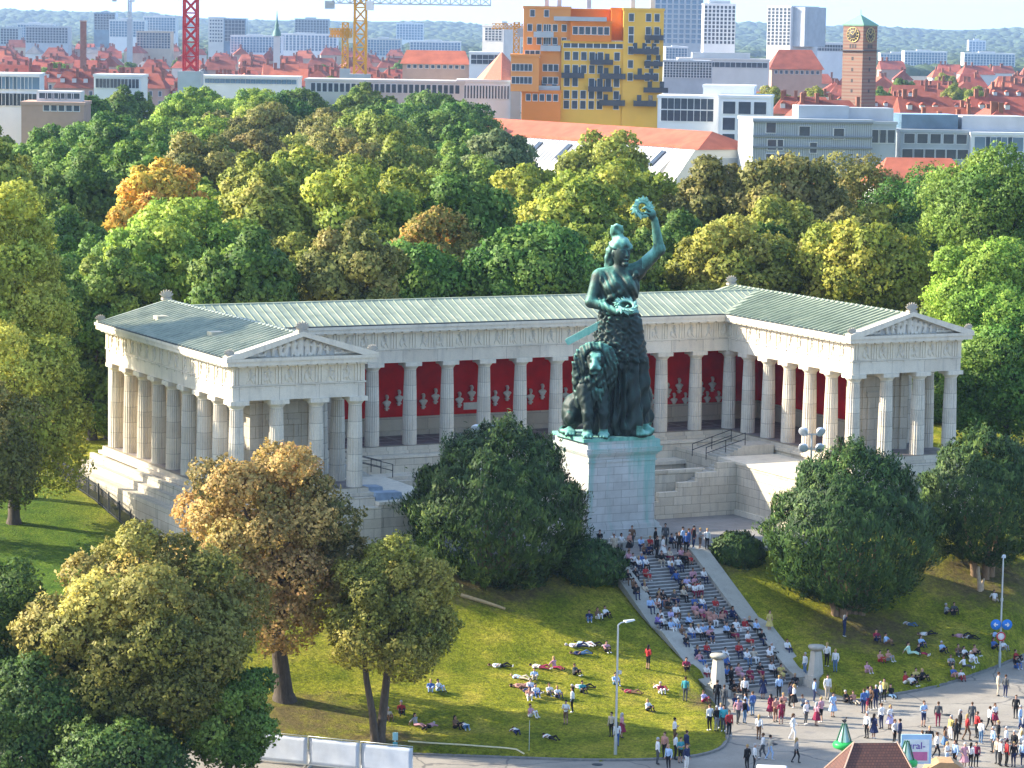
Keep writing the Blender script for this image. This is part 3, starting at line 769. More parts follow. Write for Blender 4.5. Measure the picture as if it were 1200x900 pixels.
# valley gutters
vl = MB()
for s_ in (-1, 1):
    ex = AX+s_*(NB*S/2-1.3)
    a = (ex, yc-hw, EZ+.09); b = (AX+s_*(WD/2-1.5*A), yc-.1, RZ+.06)
    vl.bar(a, b, .5, .06)
vl.build('valley_gutter', COPPER, hall)
for (x, y) in ((1.5*A-3.0, 21.0), (1.5*A-3.2, 8.5)):
    z = RZ-(RZ-EZ)*abs(x-1.5*A)/(1.5*A+1.26); hb = MB(); hb.box(x-.5, y-.5, z-.1, x+.5, y+.5, z+.28)
    hb.build('roof_hatch', plain('hatch', (.42, .40, .30), .6), hall)
# ---- pediments: tympanum, raking cornice, carved group, acroteria
def figure(rng, h, lean=0):
    q = [(0, ell((0, 0, h*.9), (.14*h, .13*h, .15*h)), .04), (0, cap((0, 0, h*.75), (lean*.1, 0, h*.35), .19*h, .15*h), .08)]
    for t in (-1, 1):
        q.append((0, cap((lean*.1+t*.07*h, 0, h*.35), (lean*.25+t*.11*h, 0, .05), .12*h, .08*h), .06))
        q.append((0, cap((t*.17*h, 0, h*.72), (t*.38*h, -.02, h*rng.uniform(.4, .8)), .07*h, .05*h), .05))
    return q
def shift(prims, dx, dy, dz):
    out = []
    for lb, fn, k in prims:
        def g(P, fn=fn): return fn(P-np.array((dx, dy, dz)))
        g.bb = (fn.bb[0]+np.array((dx, dy, dz)), fn.bb[1]+np.array((dx, dy, dz))); out.append((lb, g, k))
    return out
def pediment(cx, rng):
    hw = 1.5*A+1.30
    rc = MB()
    zb = 10.165; za = RZ+.12; th = .36
    for s_ in (-1, 1):
        rc.prism_y([(cx+s_*hw, zb), (cx+s_*hw, zb+.16), (cx, za+.1), (cx, za+.1-th), (cx+s_*(hw-1.25), zb)], -1.34, -.52)
    t = rc.build('pediment', STONE, hall)
    ty = MB(); ty.prism_y([(cx-hw+1.1, zb-.01), (cx+hw-1.1, zb-.01), (cx, za-.24)], -.60, -.3)
    ty.build('tympanum', stone('tympanum_stone', (.46, .48, .50), None, .4), t)
    prims = []
    for k in range(-7, 8):
        h = (za-.35-zb)*(1-abs(k)/8.2)
        if h < .2: h = .2
        if abs(k) > 4: prims += shift([(0, cap((-.25, 0, .14), (.3, 0, .16), .14, .1), .06), (0, ell((.28*np.sign(-k), 0, .34), (.1, .1, .12)), .05)], cx+k*.62, -.66, zb)
        else: prims += shift(figure(rng, h, rng.uniform(-.6, .6)), cx+k*.55, -.66, zb)
    me = sculpt('pediment_sculpture', prims, .06); me.materials.append(stone('pediment_figures', (.58, .58, .56), None, .5))
    link('pediment_sculpture', me, t)
ACM = stone('acroterion_stone', (.36, .34, .30), None, .8)
def acro(x, y, z, s_, rz):
    mb = MB(); mb.box(-.42*s_, -.28*s_, 0, .42*s_, .28*s_, .22*s_)
    for k in range(-3, 4):
        a = k*.36; mb.tube([(0, 0, .2*s_), (.45*s_*math.sin(a), 0, (.2+.45*math.cos(a))*s_), (.62*s_*math.sin(a*1.25), 0, (.2+.72*math.cos(a))*s_)], [.16*s_, .13*s_, .05*s_], 7)
    mb.build('acroterion', ACM, hall, (x, y, z), rz)
rng = random.Random(5)
for cx in (1.5*A, WD-1.5*A):
    pediment(cx, rng)
    acro(cx, -1.0, RZ+.12, .95, 0); acro(cx, 27.9, RZ+.02, .95, 0)
    for s_ in (-1, 1):
        acro(cx+s_*(1.5*A+.95), -.95, EZ+.14, .68, 0)
acro(-1.0, 27.7, EZ+.05, .7, 0)
# ---- walls inside the colonnades
WY = 25.45
mb = MB(); mb.box(XL1-6.4, WY, 1.55, XR0+6.4, WY+.5, 8.1)
mb.box(XR0+6.4, 3.75, 1.55, XR0+6.9, WY+.5, 8.1); mb.box(XL1-6.9, 3.75, 1.55, XL1-6.4, WY+.5, 8.1)
mb.build('red_wall', RED, hall)
mb = MB(); mb.box(XL1-6.3, WY-.16, .02, XR0+6.3, WY+.45, 1.35); mb.box(XL1-6.3, WY-.24, 1.35, XR0+6.3, WY+.4, 1.552); mb.box(XL1-6.3, WY-.5, .02, XR0+6.3, WY-.17, .42)
mb.box(XR0+6.24, 3.78, .02, XR0+6.85, WY-.3, 1.35); mb.box(XR0+6.16, 3.78, 1.35, XR0+6.8, WY-.3, 1.553)
mb.box(XL1-6.85, 3.78, .02, XL1-6.24, WY-.3, 1.35)
mb.build('dado', CREAM, hall)
# stone cross walls behind the wing fronts and the outer faces of the side walls
INW = stone('inner_wall_stone', (.50, .475, .42), (1.8, .9), .35)
def front_wall(x0, x1, sg):
    mb = MB()
    mb.box(x0, 3.1, .02, x1, 3.7, 8.1)
    for x in (x0, x1): mb.box(x-.36, 2.9, .02, x+.36, 3.9, 7.9)
    xm = (x0+x1)/2
    # door surround
    mb.box(xm-1.15, 2.98, .02, xm-.9, 3.12, 4.6); mb.box(xm+.9, 2.98, .02, xm+1.15, 3.12, 4.6); mb.box(xm-1.3, 2.94, 4.6, xm+1.3, 3.13, 4.95)
    for q in (-1.6, 1.6): mb.box(xm+q-.05, 3.03, 1.6, xm+q+.05, 3.12, 7)
    mb.build('inner_wall', INW, hall)
front_wall(XL1-7.0, XL1-2.2, 1); front_wall(XR0+2.2, XR0+7.0, 1)
for q in ((XL1-7.3, 3.7, .02, XL1-6.95, 26, 8.1), (XR0+6.95, 3.7, .02, XR0+7.3, 26, 8.1)):
    mb = MB(); mb.box(*q); mb.build('inner_wall', INW, hall)
mb = MB(); mb.box(-.4, -.4, 7.95, XL1+.4, 26.5, 8.11); mb.box(XR0-.4, -.4, 7.95, WD+.4, 26.5, 8.11); mb.box(XL1+.41, YB-.4, 7.95, XR0-.41, 26.5, 8.11)
mb.build('gallery_ceiling', CEIL, hall)
mb = MB(); mb.box(-.5, 26.2, -.9, WD+.5, 27.2, 8.1); mb.build('rear_wall', GREYST, hall)

# ---- marble busts on brackets along the red wall
def bust_mesh():
    q = [(0, ell((0, -.05, .70), (.115, .135, .165)), .02), (0, cap((0, 0, .38), (0, -.02, .60), .085, .07), .03), (0, ell((0, 0, .32), (.33, .16, .15)), .05), (0, ell((0, -.02, .18), (.22, .14, .18)), .05),
         (0, ell((0, -.195, .68), (.025, .03, .035)), .02), (0, cap((0, 0, .05), (0, 0, -.03), .09, .12), .03), (0, ell((0, .03, .80), (.125, .135, .09)), .03)]
    return sculpt('bust', q, .032)
MARB = stone('bust_marble', (.68, .66, .62), None, .25)
BM = bust_mesh(); BM.materials.append(MARB)
bk = MB(); bk.box(-.14, -.12, -.14, .14, .14, -.04); bk.box(-.08, -.04, -.26, .08, .14, -.14); BK = bk.mesh('bracket', MARB)
def ordn(k): return ['first', 'second', 'third', 'fourth', 'fifth', 'sixth', 'seventh', 'eighth', 'ninth', 'tenth', 'eleventh', 'twelfth', 'thirteenth', 'fourteenth', 'fifteenth', 'sixteenth'][k]
def bust(x, y, z, rz, label, bracket=True, sc_=1.0):
    t = thing('bust', label, 'bust', (x, y, z), rz, 'white marble busts along the red wall'); t.scale = (sc_,)*3
    link('head_and_shoulders', BM, t)
    if bracket: link('bracket', BK, t)
for k in range(4, 14):
    x0 = XL1+k*S; n_col = ordn(k-4)
    bust(x0+S*.11, WY-.16, 2.45, 0, 'lower left bust in the %s red bay of the back gallery from left wing' % n_col, True, 1.2)
    bust(x0+S*.445, WY-.16, 2.84 if k != 6 else 2.98, 0, 'higher right bust in the %s red bay of the back gallery from left wing' % n_col, True, 1.2)
    if k >= 9:
        for q, wd in ((.31, 'left'), (.65, 'right')):
            bust(x0+S*q, WY-.1, 1.60, 0, '%s bust standing on the dado in the %s red bay from left wing' % (wd, n_col), False, 1.1)
for k in range(5):
    y0 = 5.5+k*B_
    bust(XR0+6.24, y0+1.0, 2.7, -math.pi/2, 'white bust on the red side wall of the right wing, %s from the front' % ordn(k), True, 1.25)
mb = MB(); mb.box(31.05, WY-.05, 1.9, 32.4, WY-.002, 2.52)
tag(mb.build('wall_plaque', MARB), 'white rectangular inscription plaque on the red wall below a taller bust', 'plaque')
# ================================================================== PEDESTAL AND BRONZE STATUE
PX, PY_, PT = 31.9, 1.0, 2.86
STX, STY = PX-.45, PY_-.1
ped = thing('stone_pedestal', 'tall block built pale stone pedestal stained green under the bronze statue', 'pedestal', (PX, PY_, 0))
m, n, b = new_mat('stained_pedestal_stone'); P_ = coords(n)
c_ = ramp(n, noise(n, P_, .8, 6, .65), [(.25, (.50, .475, .43)), (.5, (.60, .58, .53)), (.78, (.68, .665, .62))])
bt = n.nodes.new('ShaderNodeTexBrick'); bt.inputs['Scale'].default_value = 1; bt.inputs['Brick Width'].default_value = 1.45; bt.inputs['Row Height'].default_value = .62
bt.inputs['Mortar Size'].default_value = .02; bt.inputs['Color1'].default_value = (1, 1, 1, 1); bt.inputs['Color2'].default_value = (.84, .83, .82, 1); bt.inputs['Mortar'].default_value = (.55, .54, .5, 1)
n.links.new(wall_vec(n, P_), bt.inputs['Vector']); c_ = mixc(n, 1, c_, bt.outputs['Color'], 'MULTIPLY')
mp = N(n, 'ShaderNodeMapping'); mp.inputs['Scale'].default_value = (.9, .9, .10); n.links.new(P_, mp.inputs[0])
s1 = noise(n, mp.outputs[0], 1.1, 5, .6)
sp = n.nodes.new('ShaderNodeSeparateXYZ'); n.links.new(P_, sp.inputs[0])
zr = N(n, 'ShaderNodeMapRange'); zr.inputs[1].default_value = -3.0; zr.inputs[2].default_value = 2.4; zr.inputs[3].default_value = -.06; zr.inputs[4].default_value = .13; n.links.new(sp.outputs[2], zr.inputs[0])
xr = N(n, 'ShaderNodeMapRange'); xr.inputs[1].default_value = 1.0; xr.inputs[2].default_value = 3.0; xr.inputs[3].default_value = 0; xr.inputs[4].default_value = .12; n.links.new(sp.outputs[0], xr.inputs[0])
a1 = N(n, 'ShaderNodeMath', operation='ADD'); n.links.new(s1, a1.inputs[0]); n.links.new(zr.outputs[0], a1.inputs[1])
a2 = N(n, 'ShaderNodeMath', operation='ADD'); n.links.new(a1.outputs[0], a2.inputs[0]); n.links.new(xr.outputs[0], a2.inputs[1])
gf = ramp(n, a2.outputs[0], [(.565, (0, 0, 0)), (.77, (.8,)*3)])
c_ = mixc(n, gf, c_, (.20, .46, .38))
gr = ramp(n, noise(n, mp.outputs[0], 2.3, 5, .7), [(.56, (0, 0, 0)), (.76, (.4,)*3)])
c_ = mixc(n, gr, c_, (.26, .25, .22))
n.links.new(c_, b.inputs['Base Color']); b.inputs['Roughness'].default_value = .75; bump(n, b, noise(n, P_, 7, 4), .3, .03)
PEDM = m
def pbox(mb, hx, hy, z0, z1): mb.box(-hx, -hy, z0, hx, hy, z1)
mb = MB(); pbox(mb, 2.98, 2.48, -3.75, 1.0); mb.build('shaft', PEDM, ped)
mb = MB(); pbox(mb, 3.45, 2.95, PLAZA-.1, -4.28); pbox(mb, 3.30, 2.80, -4.28, -4.0)
for i_, (z0, z1, e) in enumerate(((-4.0, -3.93, .26), (-3.93, -3.84, .16), (-3.84, -3.75, .06))): pbox(mb, 2.98+e, 2.48+e, z0, z1)
mb.build('plinth', PEDM, ped)
mb = MB()
for z0, z1, e in ((1.0, 1.12, .08), (1.12, 1.5, .02), (1.5, 1.62, .14), (1.62, 1.76, .26), (1.76, 2.05, .38), (2.05, 2.14, .44), (2.14, 2.69, .26)): pbox(mb, 2.98+e, 2.48+e, z0, z1)
mb.build('cornice', PEDM, ped)
mb = MB(); pbox(mb, 4.3, 3.7, PLAZA-.1, PLAZA+.18); pbox(mb, 3.95, 3.35, PLAZA+.18, PLAZA+.46); mb.build('base_step', GREYST, ped)

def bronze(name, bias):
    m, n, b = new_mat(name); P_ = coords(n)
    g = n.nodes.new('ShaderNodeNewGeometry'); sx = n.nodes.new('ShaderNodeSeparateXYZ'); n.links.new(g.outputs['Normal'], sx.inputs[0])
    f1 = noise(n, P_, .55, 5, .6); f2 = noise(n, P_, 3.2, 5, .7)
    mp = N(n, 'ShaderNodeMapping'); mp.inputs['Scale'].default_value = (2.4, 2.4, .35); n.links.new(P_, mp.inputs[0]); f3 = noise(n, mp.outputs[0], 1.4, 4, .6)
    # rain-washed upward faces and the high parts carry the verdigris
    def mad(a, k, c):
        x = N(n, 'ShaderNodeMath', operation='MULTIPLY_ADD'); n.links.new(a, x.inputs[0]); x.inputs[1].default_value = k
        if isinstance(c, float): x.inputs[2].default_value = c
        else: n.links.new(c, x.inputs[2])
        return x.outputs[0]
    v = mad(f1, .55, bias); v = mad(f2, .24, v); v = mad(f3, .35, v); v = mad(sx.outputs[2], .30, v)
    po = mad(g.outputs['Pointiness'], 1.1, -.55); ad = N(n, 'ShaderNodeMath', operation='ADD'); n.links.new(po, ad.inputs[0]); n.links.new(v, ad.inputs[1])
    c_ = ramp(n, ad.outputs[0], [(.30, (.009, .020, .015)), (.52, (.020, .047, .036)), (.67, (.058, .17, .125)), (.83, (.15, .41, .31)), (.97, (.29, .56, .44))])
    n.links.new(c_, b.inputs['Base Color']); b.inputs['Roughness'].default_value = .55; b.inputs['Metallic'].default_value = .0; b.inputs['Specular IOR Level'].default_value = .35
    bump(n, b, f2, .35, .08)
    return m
st_scale = 1.018
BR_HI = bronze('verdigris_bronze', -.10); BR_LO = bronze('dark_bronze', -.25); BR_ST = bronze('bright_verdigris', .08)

SR = -_y                                     # turned so that she looks over the top of the steps
st = thing('bronze_statue', 'colossal dark green bronze woman raising a wreath with a seated lion beside her', 'statue', (STX, STY, PT), SR); st.scale = (st_scale,)*3
def zp(zx, zy, y): return ((zx-216)/44.4, y, (862-zy)/44.4)
rng = np.random.default_rng(4)
# --- woman: one continuous body
def folds(th, z, P):
    k = np.sin(th*15+.7*np.sin(z*.9))*.15+np.sin(th*29+z*.45)*.08
    sw = np.sin((th*3.2-z*1.3)*2.6)*.12*np.clip((6.5-z)/3, 0, 1)
    return k*np.clip((9.3-z)/5, .25, 1)+sw
def fur(th, z, P):
    x, y = P[..., 0], P[..., 1]
    a = np.sin(th*11+2.1*np.sin(z*2.3)+1.3*np.sin(th*5))*np.sin(z*5.6+1.7*np.sin(th*7)+.8*np.sin(z*1.9))
    return .13*a+.07*np.sin(x*9+3*np.sin(z*4+y*3))*np.sin(z*8.5+2*np.sin(x*5))+.04*np.sin(z*17+x*11)
W = []
W += [(0, cone((1.05, .15, .1), (1.05, .1, 5.6), (2.25, 1.8), (1.88, 1.45), folds), .25)]
W += [(0, cone((1.05, .1, 5.3), (1.0, .05, 9.2), (2.05, 1.6), (1.55, 1.25), folds), .35)]
W += [(0, cone((1.08, .0, 5.9), (1.0, 0, 9.55), (2.12, 1.72), (1.52, 1.28), fur), .2)]      # fur skirt
W += [(0, cap((2.35, -.5, 8.6), (2.95, -.2, 2.6), .45, .62), .5)]                              # hanging cloak on the right
W += [(0, cap((2.75, -.3, 4.2), (2.8, .2, .5), .62, .72), .5)]
W += [(0, cap((1.9, -1.1, 4.4), (2.5, -1.5, .6), .45, .55), .5)]                              # forward knee and shin under cloth
W += [(0, ell((.98, .05, 10.15), (1.45, 1.05, 1.0)), .45)]                                    # waist
W += [(0, ell((.98, .0, 11.5), (1.62, 1.10, 1.45)), .5)]                                      # chest
W += [(0, ell((.55, -.85, 11.65), (.62, .5, .6)), .3), (0, ell((1.65, -.80, 11.7), (.62, .5, .6)), .3)]
W += [(0, cap((-.35, .1, 12.35), (2.3, .1, 12.75), .62, .66), .4)]                            # shoulders
W += [(0, cap((1.0, .0, 12.5), (1.08, -.1, 13.7), .55, .46), .25)]                            # neck
# head
W += [(0, ell((1.08, -.12, 14.25), (.70, .84, .98)), .2)]
fd = np.array((.45, -.89, 0)); hc = np.array((1.08, -.12, 14.2)); sd = np.array((.89, .45, 0))
W += [(0, ell(hc+fd*.42+np.array((0, 0, -.25)), (.48, .48, .62)), .2)]                        # face
W += [(0, cap(hc+fd*.84+np.array((0, 0, .12)), hc+fd*.98+np.array((0, 0, -.22)), .09, .13), .1)]   # nose
W += [(0, ell(hc+fd*.82+np.array((0, 0, -.52)), (.24, .2, .09)), .08), (0, ell(hc+fd*.74+np.array((0, 0, -.85)), (.25, .25, .2)), .12)]   # mouth, chin
for s_ in (-1, 1):
    W += [(0, ell(hc+fd*.74+sd*s_*.27+np.array((0, 0, .06)), (.13, .12, .08)), .04)]          # eyes
    W += [(0, cap(hc+fd*.78+sd*s_*.12+np.array((0, 0, .24)), hc+fd*.68+sd*s_*.42+np.array((0, 0, .22)), .08, .06), .08)]   # brows
    W += [(0, ell(hc+sd*s_*.70+np.array((0, 0, -.05)), (.12, .2, .26)), .08)]                 # ears
# left arm across the belly, hand holding leaves
W += [(0, cap((-.62, .05, 12.25), (-1.18, -.45, 10.35), .55, .42), .3), (0, cap((-1.18, -.45, 10.35), (.9, -1.65, 9.75), .42, .28), .2)]
hand = np.array((1.35, -1.85, 9.85))
W += [(0, ell(hand, (.42, .36, .24)), .15)]
for k in range(4):
    b0 = hand+np.array((.30, -.12+.0*k, .10-.10*k)); W += [(0, cap(b0+np.array((0, -.05*k, 0)), b0+np.array((.36-.05*abs(k-1), -.02-.04*k, .04)), .105, .095), .04), (0, cap(b0+np.array((.36-.05*abs(k-1), -.02-.04*k, .04)), b0+np.array((.52-.05*abs(k-1), .06-.04*k, .24)), .095, .08), .03)]
W += [(0, cap(hand+np.array((.05, -.1, .15)), hand+np.array((.28, -.32, .42)), .12, .09), .06)]
# right arm raised
W += [(0, cap((2.35, .05, 12.75), (4.05, .25, 14.45), .56, .45), .28), (0, cap((4.05, .25, 14.45), (3.62, -.1, 16.75), .44, .27), .2)]
h2 = np.array((3.38, -.2, 17.2))
W += [(0, ell(h2, (.34, .28, .42)), .15)]
for k in range(4):
    b0 = h2+np.array((-.22+.0*k, -.24+.15*k, .28)); W += [(0, cap(b0, b0+np.array((-.26, -.02, .26)), .11, .095), .04), (0, cap(b0+np.array((-.26, -.02, .26)), b0+np.array((-.50, 0, .12)), .095, .075), .03)]
W += [(0, cap(h2+np.array((-.1, -.15, -.05)), h2+np.array((-.48, -.3, .12)), .12, .09), .06)]
# bands of cloth across the chest, belt
W += [(0, cap((-.30, -.75, 10.4), (1.0, -1.18, 11.2), .16, .18), .15), (0, cap((1.0, -1.18, 11.2), (2.25, -.6, 12.6), .18, .2), .15)]
W += [(0, torus((.98, .02, 9.55), 1.42, .17, (0, .05, 1)), .12)]
for k in range(7):
    t = k/6; W += [(0, cap((2.3-.25*k, -1.2+.03*k, 5.2-.5*k), (2.9-.5*k, -1.62+.05*k, .5+.1*k), .12, .22), .3)]
W += [(0, ell((3.0, -1.6, .32), (.5, .62, .3)), .2), (0, ell((3.35, -.9, .3), (.5, .5, .28)), .2)]
def wdisp(P):
    z = P[..., 2]
    up_ = np.clip((z-9.4)/.5, 0, 1)*np.clip((12.9-z)/.5, 0, 1)*np.clip((P[..., 1]+2.2)/.8, 0, 1)
    x, y = P[..., 0], P[..., 1]
    f = .065*np.sin(x*6+z*5.0+1.5*np.sin(z*1.3))+.04*np.sin(x*13+z*7.5+1.2*np.sin(x*3))
    th = np.arctan2(y-.1, x-1.05)
    lo_ = np.clip((6.6-z)/.8, 0, 1)*np.clip((z-.25)/.4, 0, 1)
    g = .115*np.sin(th*14+.9*np.sin(z*.8)+z*.25)+.07*np.sin(th*27-z*.5)+.085*np.sin((th*2.6-z*1.25)*2.7)*np.clip((5.5-z)/2, 0, 1)
    return up_*f*(np.abs(x-1) < 1.5)+lo_*g
me = sculpt('woman', W, .07, None, wdisp)
me.materials.append(BR_HI); me.materials.append(BR_LO); me.materials.append(BR_ST)
cz = np.zeros(len(me.polygons)*3); me.polygons.foreach_get('center', cz); cz = cz.reshape(-1, 3)
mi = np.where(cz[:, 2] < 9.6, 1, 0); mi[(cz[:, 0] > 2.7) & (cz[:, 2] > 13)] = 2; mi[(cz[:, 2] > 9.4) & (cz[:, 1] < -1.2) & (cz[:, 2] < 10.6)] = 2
mi[(cz[:, 2] < 1.0) & (cz[:, 0] > 2.5)] = 2
me.polygons.foreach_set('material_index', mi.astype(np.int32))
woman = link('woman', me, st)
# helmet-like hair with a crest and long locks
H = [(0, ell((1.05, .05, 14.75), (.82, .98, .72)), .1), (0, ell((.72, .25, 15.85), (.52, .55, .52)), .12), (0, cap((.9, .15, 15.1), (.76, .24, 15.7), .55, .42), .1),
     (0, torus((1.06, -.02, 14.75), .80, .14, (.15, -.4, 1)), .06)]
for k in range(9):
    a = k*.21-.8; H += [(0, cap((.72+.34*math.sin(a), .2-.42*math.cos(a), 15.75), (.72+.55*math.sin(a), .2-.55*math.cos(a), 16.3), .12, .09), .05)]
for (x, y, z1, z0) in ((.45, .3, 14.6, 12.9), (.2, .45, 14.3, 12.4), (.35, .55, 14.5, 11.8), (.75, .7, 14.6, 11.6), (1.2, .75, 14.6, 11.8), (1.55, .6, 14.4, 12.4)):
    H += [(0, cap((x, y, z1), (x-.22, y+.15, z0), .30, .2), .12)]
me = sculpt('hair', H, .075, None, lambda P: .05*np.sin(P[..., 0]*9+P[..., 2]*2)*np.sin(P[..., 2]*7)); me.materials.append(BR_ST); link('hair', me, woman)
# wreath in the raised hand, leaves in the other
def leaves(name, c, R_, nrm, nl, size, parent):
    mb = MB(); rr = random.Random(8)
    nrm = np.array(nrm, float); nrm /= np.linalg.norm(nrm); u = np.cross(nrm, (0, 1, 0.2)); u /= np.linalg.norm(u); v = np.cross(nrm, u)
    for k in range(nl):
        a = 2*math.pi*k/nl; p0 = np.array(c)+R_*(u*math.cos(a)+v*math.sin(a))
        d = (u*math.cos(a)+v*math.sin(a))*rr.uniform(.2, 1)+(-u*math.sin(a)+v*math.cos(a))*rr.uniform(.3, 1)+nrm*rr.uniform(-.6, .6); d /= np.linalg.norm(d)
        w_ = np.cross(d, nrm+np.array((.1, .2, .1))); w_ /= np.linalg.norm(w_); t_ = np.cross(d, w_)*.07
        L = size*rr.uniform(.8, 1.25); q = p0+d*L*.5
        mb.add([p0-d*.1, q+w_*L*.26, p0+d*L, q-w_*L*.26, q+t_*1.8, q-t_*1.0], [(0, 1, 4), (1, 2, 4), (2, 3, 4), (3, 0, 4), (1, 0, 5), (2, 1, 5), (3, 2, 5), (0, 3, 5)], 0)
    mb.tube([np.array(c)+R_*(u*math.cos(a)+v*math.sin(a)) for a in np.linspace(0, 2*math.pi, 22)], .12, 7)
    return mb.build(name, BR_ST, parent)
leaves('wreath', (2.66, -.2, 17.66), .46, (.35, -.9, .25), 70, .50, woman)
leaves('oak_leaves', (1.5, -2.0, 10.28), .60, (.1, -.5, .9), 60, .44, woman)
# sheathed sword slanting out past the lion
sw = MB()
p0 = np.array((-2.95, -.25, 7.2)); p1 = np.array((.3, -.55, 9.05))
sw.bar(p0, p1, .20, .52, 0); sw.bar(p0-(p1-p0)*.02, p0+(p1-p0)*.06, .24, .40, 0); sw.bar(p1-(p1-p0)*.08, p1-(p1-p0)*.02, .32, .72, 0); sw.bar(p0+(p1-p0)*.45, p0+(p1-p0)*.49, .26, .60, 0)
sw.tube([p1, p1+(p1-p0)*.18], .12, 8)
sw.build('sword', BR_ST, woman)
# --- lion, seated at her side: one continuous body plus its mane
Lc = []
Lc += [(0, ell((-1.15, -.2, 3.0), (1.25, 1.4, 2.4), 0, .35), .3), (0, ell((-.95, -1.35, 3.8), (1.25, .9, 1.7)), .4)]
for (x0, x1, y) in ((-1.55, -1.30, -2.4), (-.25, -.05, -2.0)):
    Lc += [(0, cap((x0, y+.55, 3.9), (x1, y, 1.9), .62, .42), .3), (0, cap((x1, y, 1.9), (x1, y-.12, .45), .42, .34), .2), (0, ell((x1, y-.38, .26), (.47, .62, .27)), .15)]
    for q in (-1, 0, 1): Lc += [(0, ell((x1+q*.25, y-.86, .2), (.14, .24, .18)), .05)]
Lc += [(0, ell((-2.45, .15, 1.75), (.82, 1.2, 1.45), .15, .3), .3), (0, ell((-2.55, -.75, 1.4), (.55, .75, .6)), .25), (0, ell((-2.6, -1.35, .32), (.48, .75, .3)), .18)]
for q in (-1, 0, 1): Lc += [(0, ell((-2.6+q*.26, -1.95, .22), (.15, .24, .19)), .05)]
Lc += [(0, ell((.1, .2, 1.5), (.7, 1.0, 1.1)), .3)]
tail = [(-2.6, .9, .5), (-3.2, .3, .35), (-3.35, -.7, .32), (-3.05, -1.4, .34), (-2.7, -1.2, .62)]
for a, b2 in zip(tail[:-1], tail[1:]): Lc += [(0, cap(a, b2, .19, .18), .1)]
lhd = np.array((-.78, -2.1, 6.0)); lf = np.array((-.12, -.98, -.1))
Lc += [(0, ell(lhd, (.78, .78, .85)), .25), (0, ell(lhd+lf*.75+np.array((0, 0, -.42)), (.42, .5, .40)), .2), (0, ell(lhd+lf*1.12+np.array((0, 0, -.36)), (.24, .16, .16)), .06),
       (0, cap(lhd+lf*.70+np.array((0, 0, .30)), lhd+lf*1.10+np.array((0, 0, -.18)), .22, .2), .12), (0, ell(lhd+lf*.85+np.array((0, 0, -.78)), (.34, .34, .2)), .12)]
for s_ in (-1, 1):
    Lc += [(0, cap(lhd+np.array((s_*.18, -.62, .34)), lhd+np.array((s_*.52, -.5, .36)), .15, .12), .08), (0, ell(lhd+np.array((s_*.33, -.70, .12)), (.12, .1, .09)), .03), (0, ell(lhd+np.array((s_*.26, -.98, -.52)), (.26, .28, .22)), .08)]
    Lc += [(0, ell(lhd+np.array((s_*.72, .0, .62)), (.22, .2, .26)), .08)]
me = sculpt('lion', Lc, .075, None, lambda P: .035*np.sin(P[..., 0]*9+2*np.sin(P[..., 2]*3))*np.sin(P[..., 2]*5+P[..., 1]*4)); me.materials.append(BR_LO); me.materials.append(BR_ST)
cz = np.zeros(len(me.polygons)*3); me.polygons.foreach_get('center', cz); cz = cz.reshape(-1, 3)
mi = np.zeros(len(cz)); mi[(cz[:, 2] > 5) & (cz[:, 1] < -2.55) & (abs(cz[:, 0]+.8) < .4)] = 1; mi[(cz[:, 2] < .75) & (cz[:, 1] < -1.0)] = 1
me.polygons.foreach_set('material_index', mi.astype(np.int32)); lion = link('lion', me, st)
M_ = []
rr = random.Random(21)
for k in range(30):
    a = 2*math.pi*k/30; rad = .98
    p = lhd+np.array((rad*math.sin(a), -.02, rad*math.cos(a)*1.0)); out = np.array((math.sin(a), 0, math.cos(a)))
    q = p+out*.58+np.array((.1*math.sin(a*3), .25, -.42)); e = q+np.array((.16*math.sin(a), .18, -.75))
    M_ += [(0, cap(p, q, .25, .30), .03), (0, cap(q, e, .30, .12), .03)]
for k in range(70):
    a = rr.uniform(-2.2, 2.2); z = rr.uniform(2.9, 5.8); rad = 1.42*(1-.10*abs(z-4.8))
    p = np.array((-.9+rad*math.sin(a), -1.25-rad*.80*math.cos(a), z)); M_ += [(0, cap(p, p+np.array((.12*math.sin(a*5), -.02, -.72)), .25, .11), .06)]
M_ += [(0, ell((-.9, -1.15, 4.8), (1.42, 1.0, 1.75)), .2)]
me = sculpt('mane', M_, .07, None, lambda P: .07*np.sin(P[..., 0]*11+2.5*np.sin(P[..., 2]*2.1)+P[..., 1]*5)*np.sin(P[..., 2]*4.3+P[..., 0]*3)+.03*np.sin(P[..., 0]*23+P[..., 2]*5)); me.materials.append(BR_HI); link('mane', me, lion)
mb = MB(); mb.box(-3.12, -2.62, -.17, 3.12, 2.62, .10); o = mb.build('base_plate', BR_ST, st); o.rotation_euler = (0, 0, -SR)
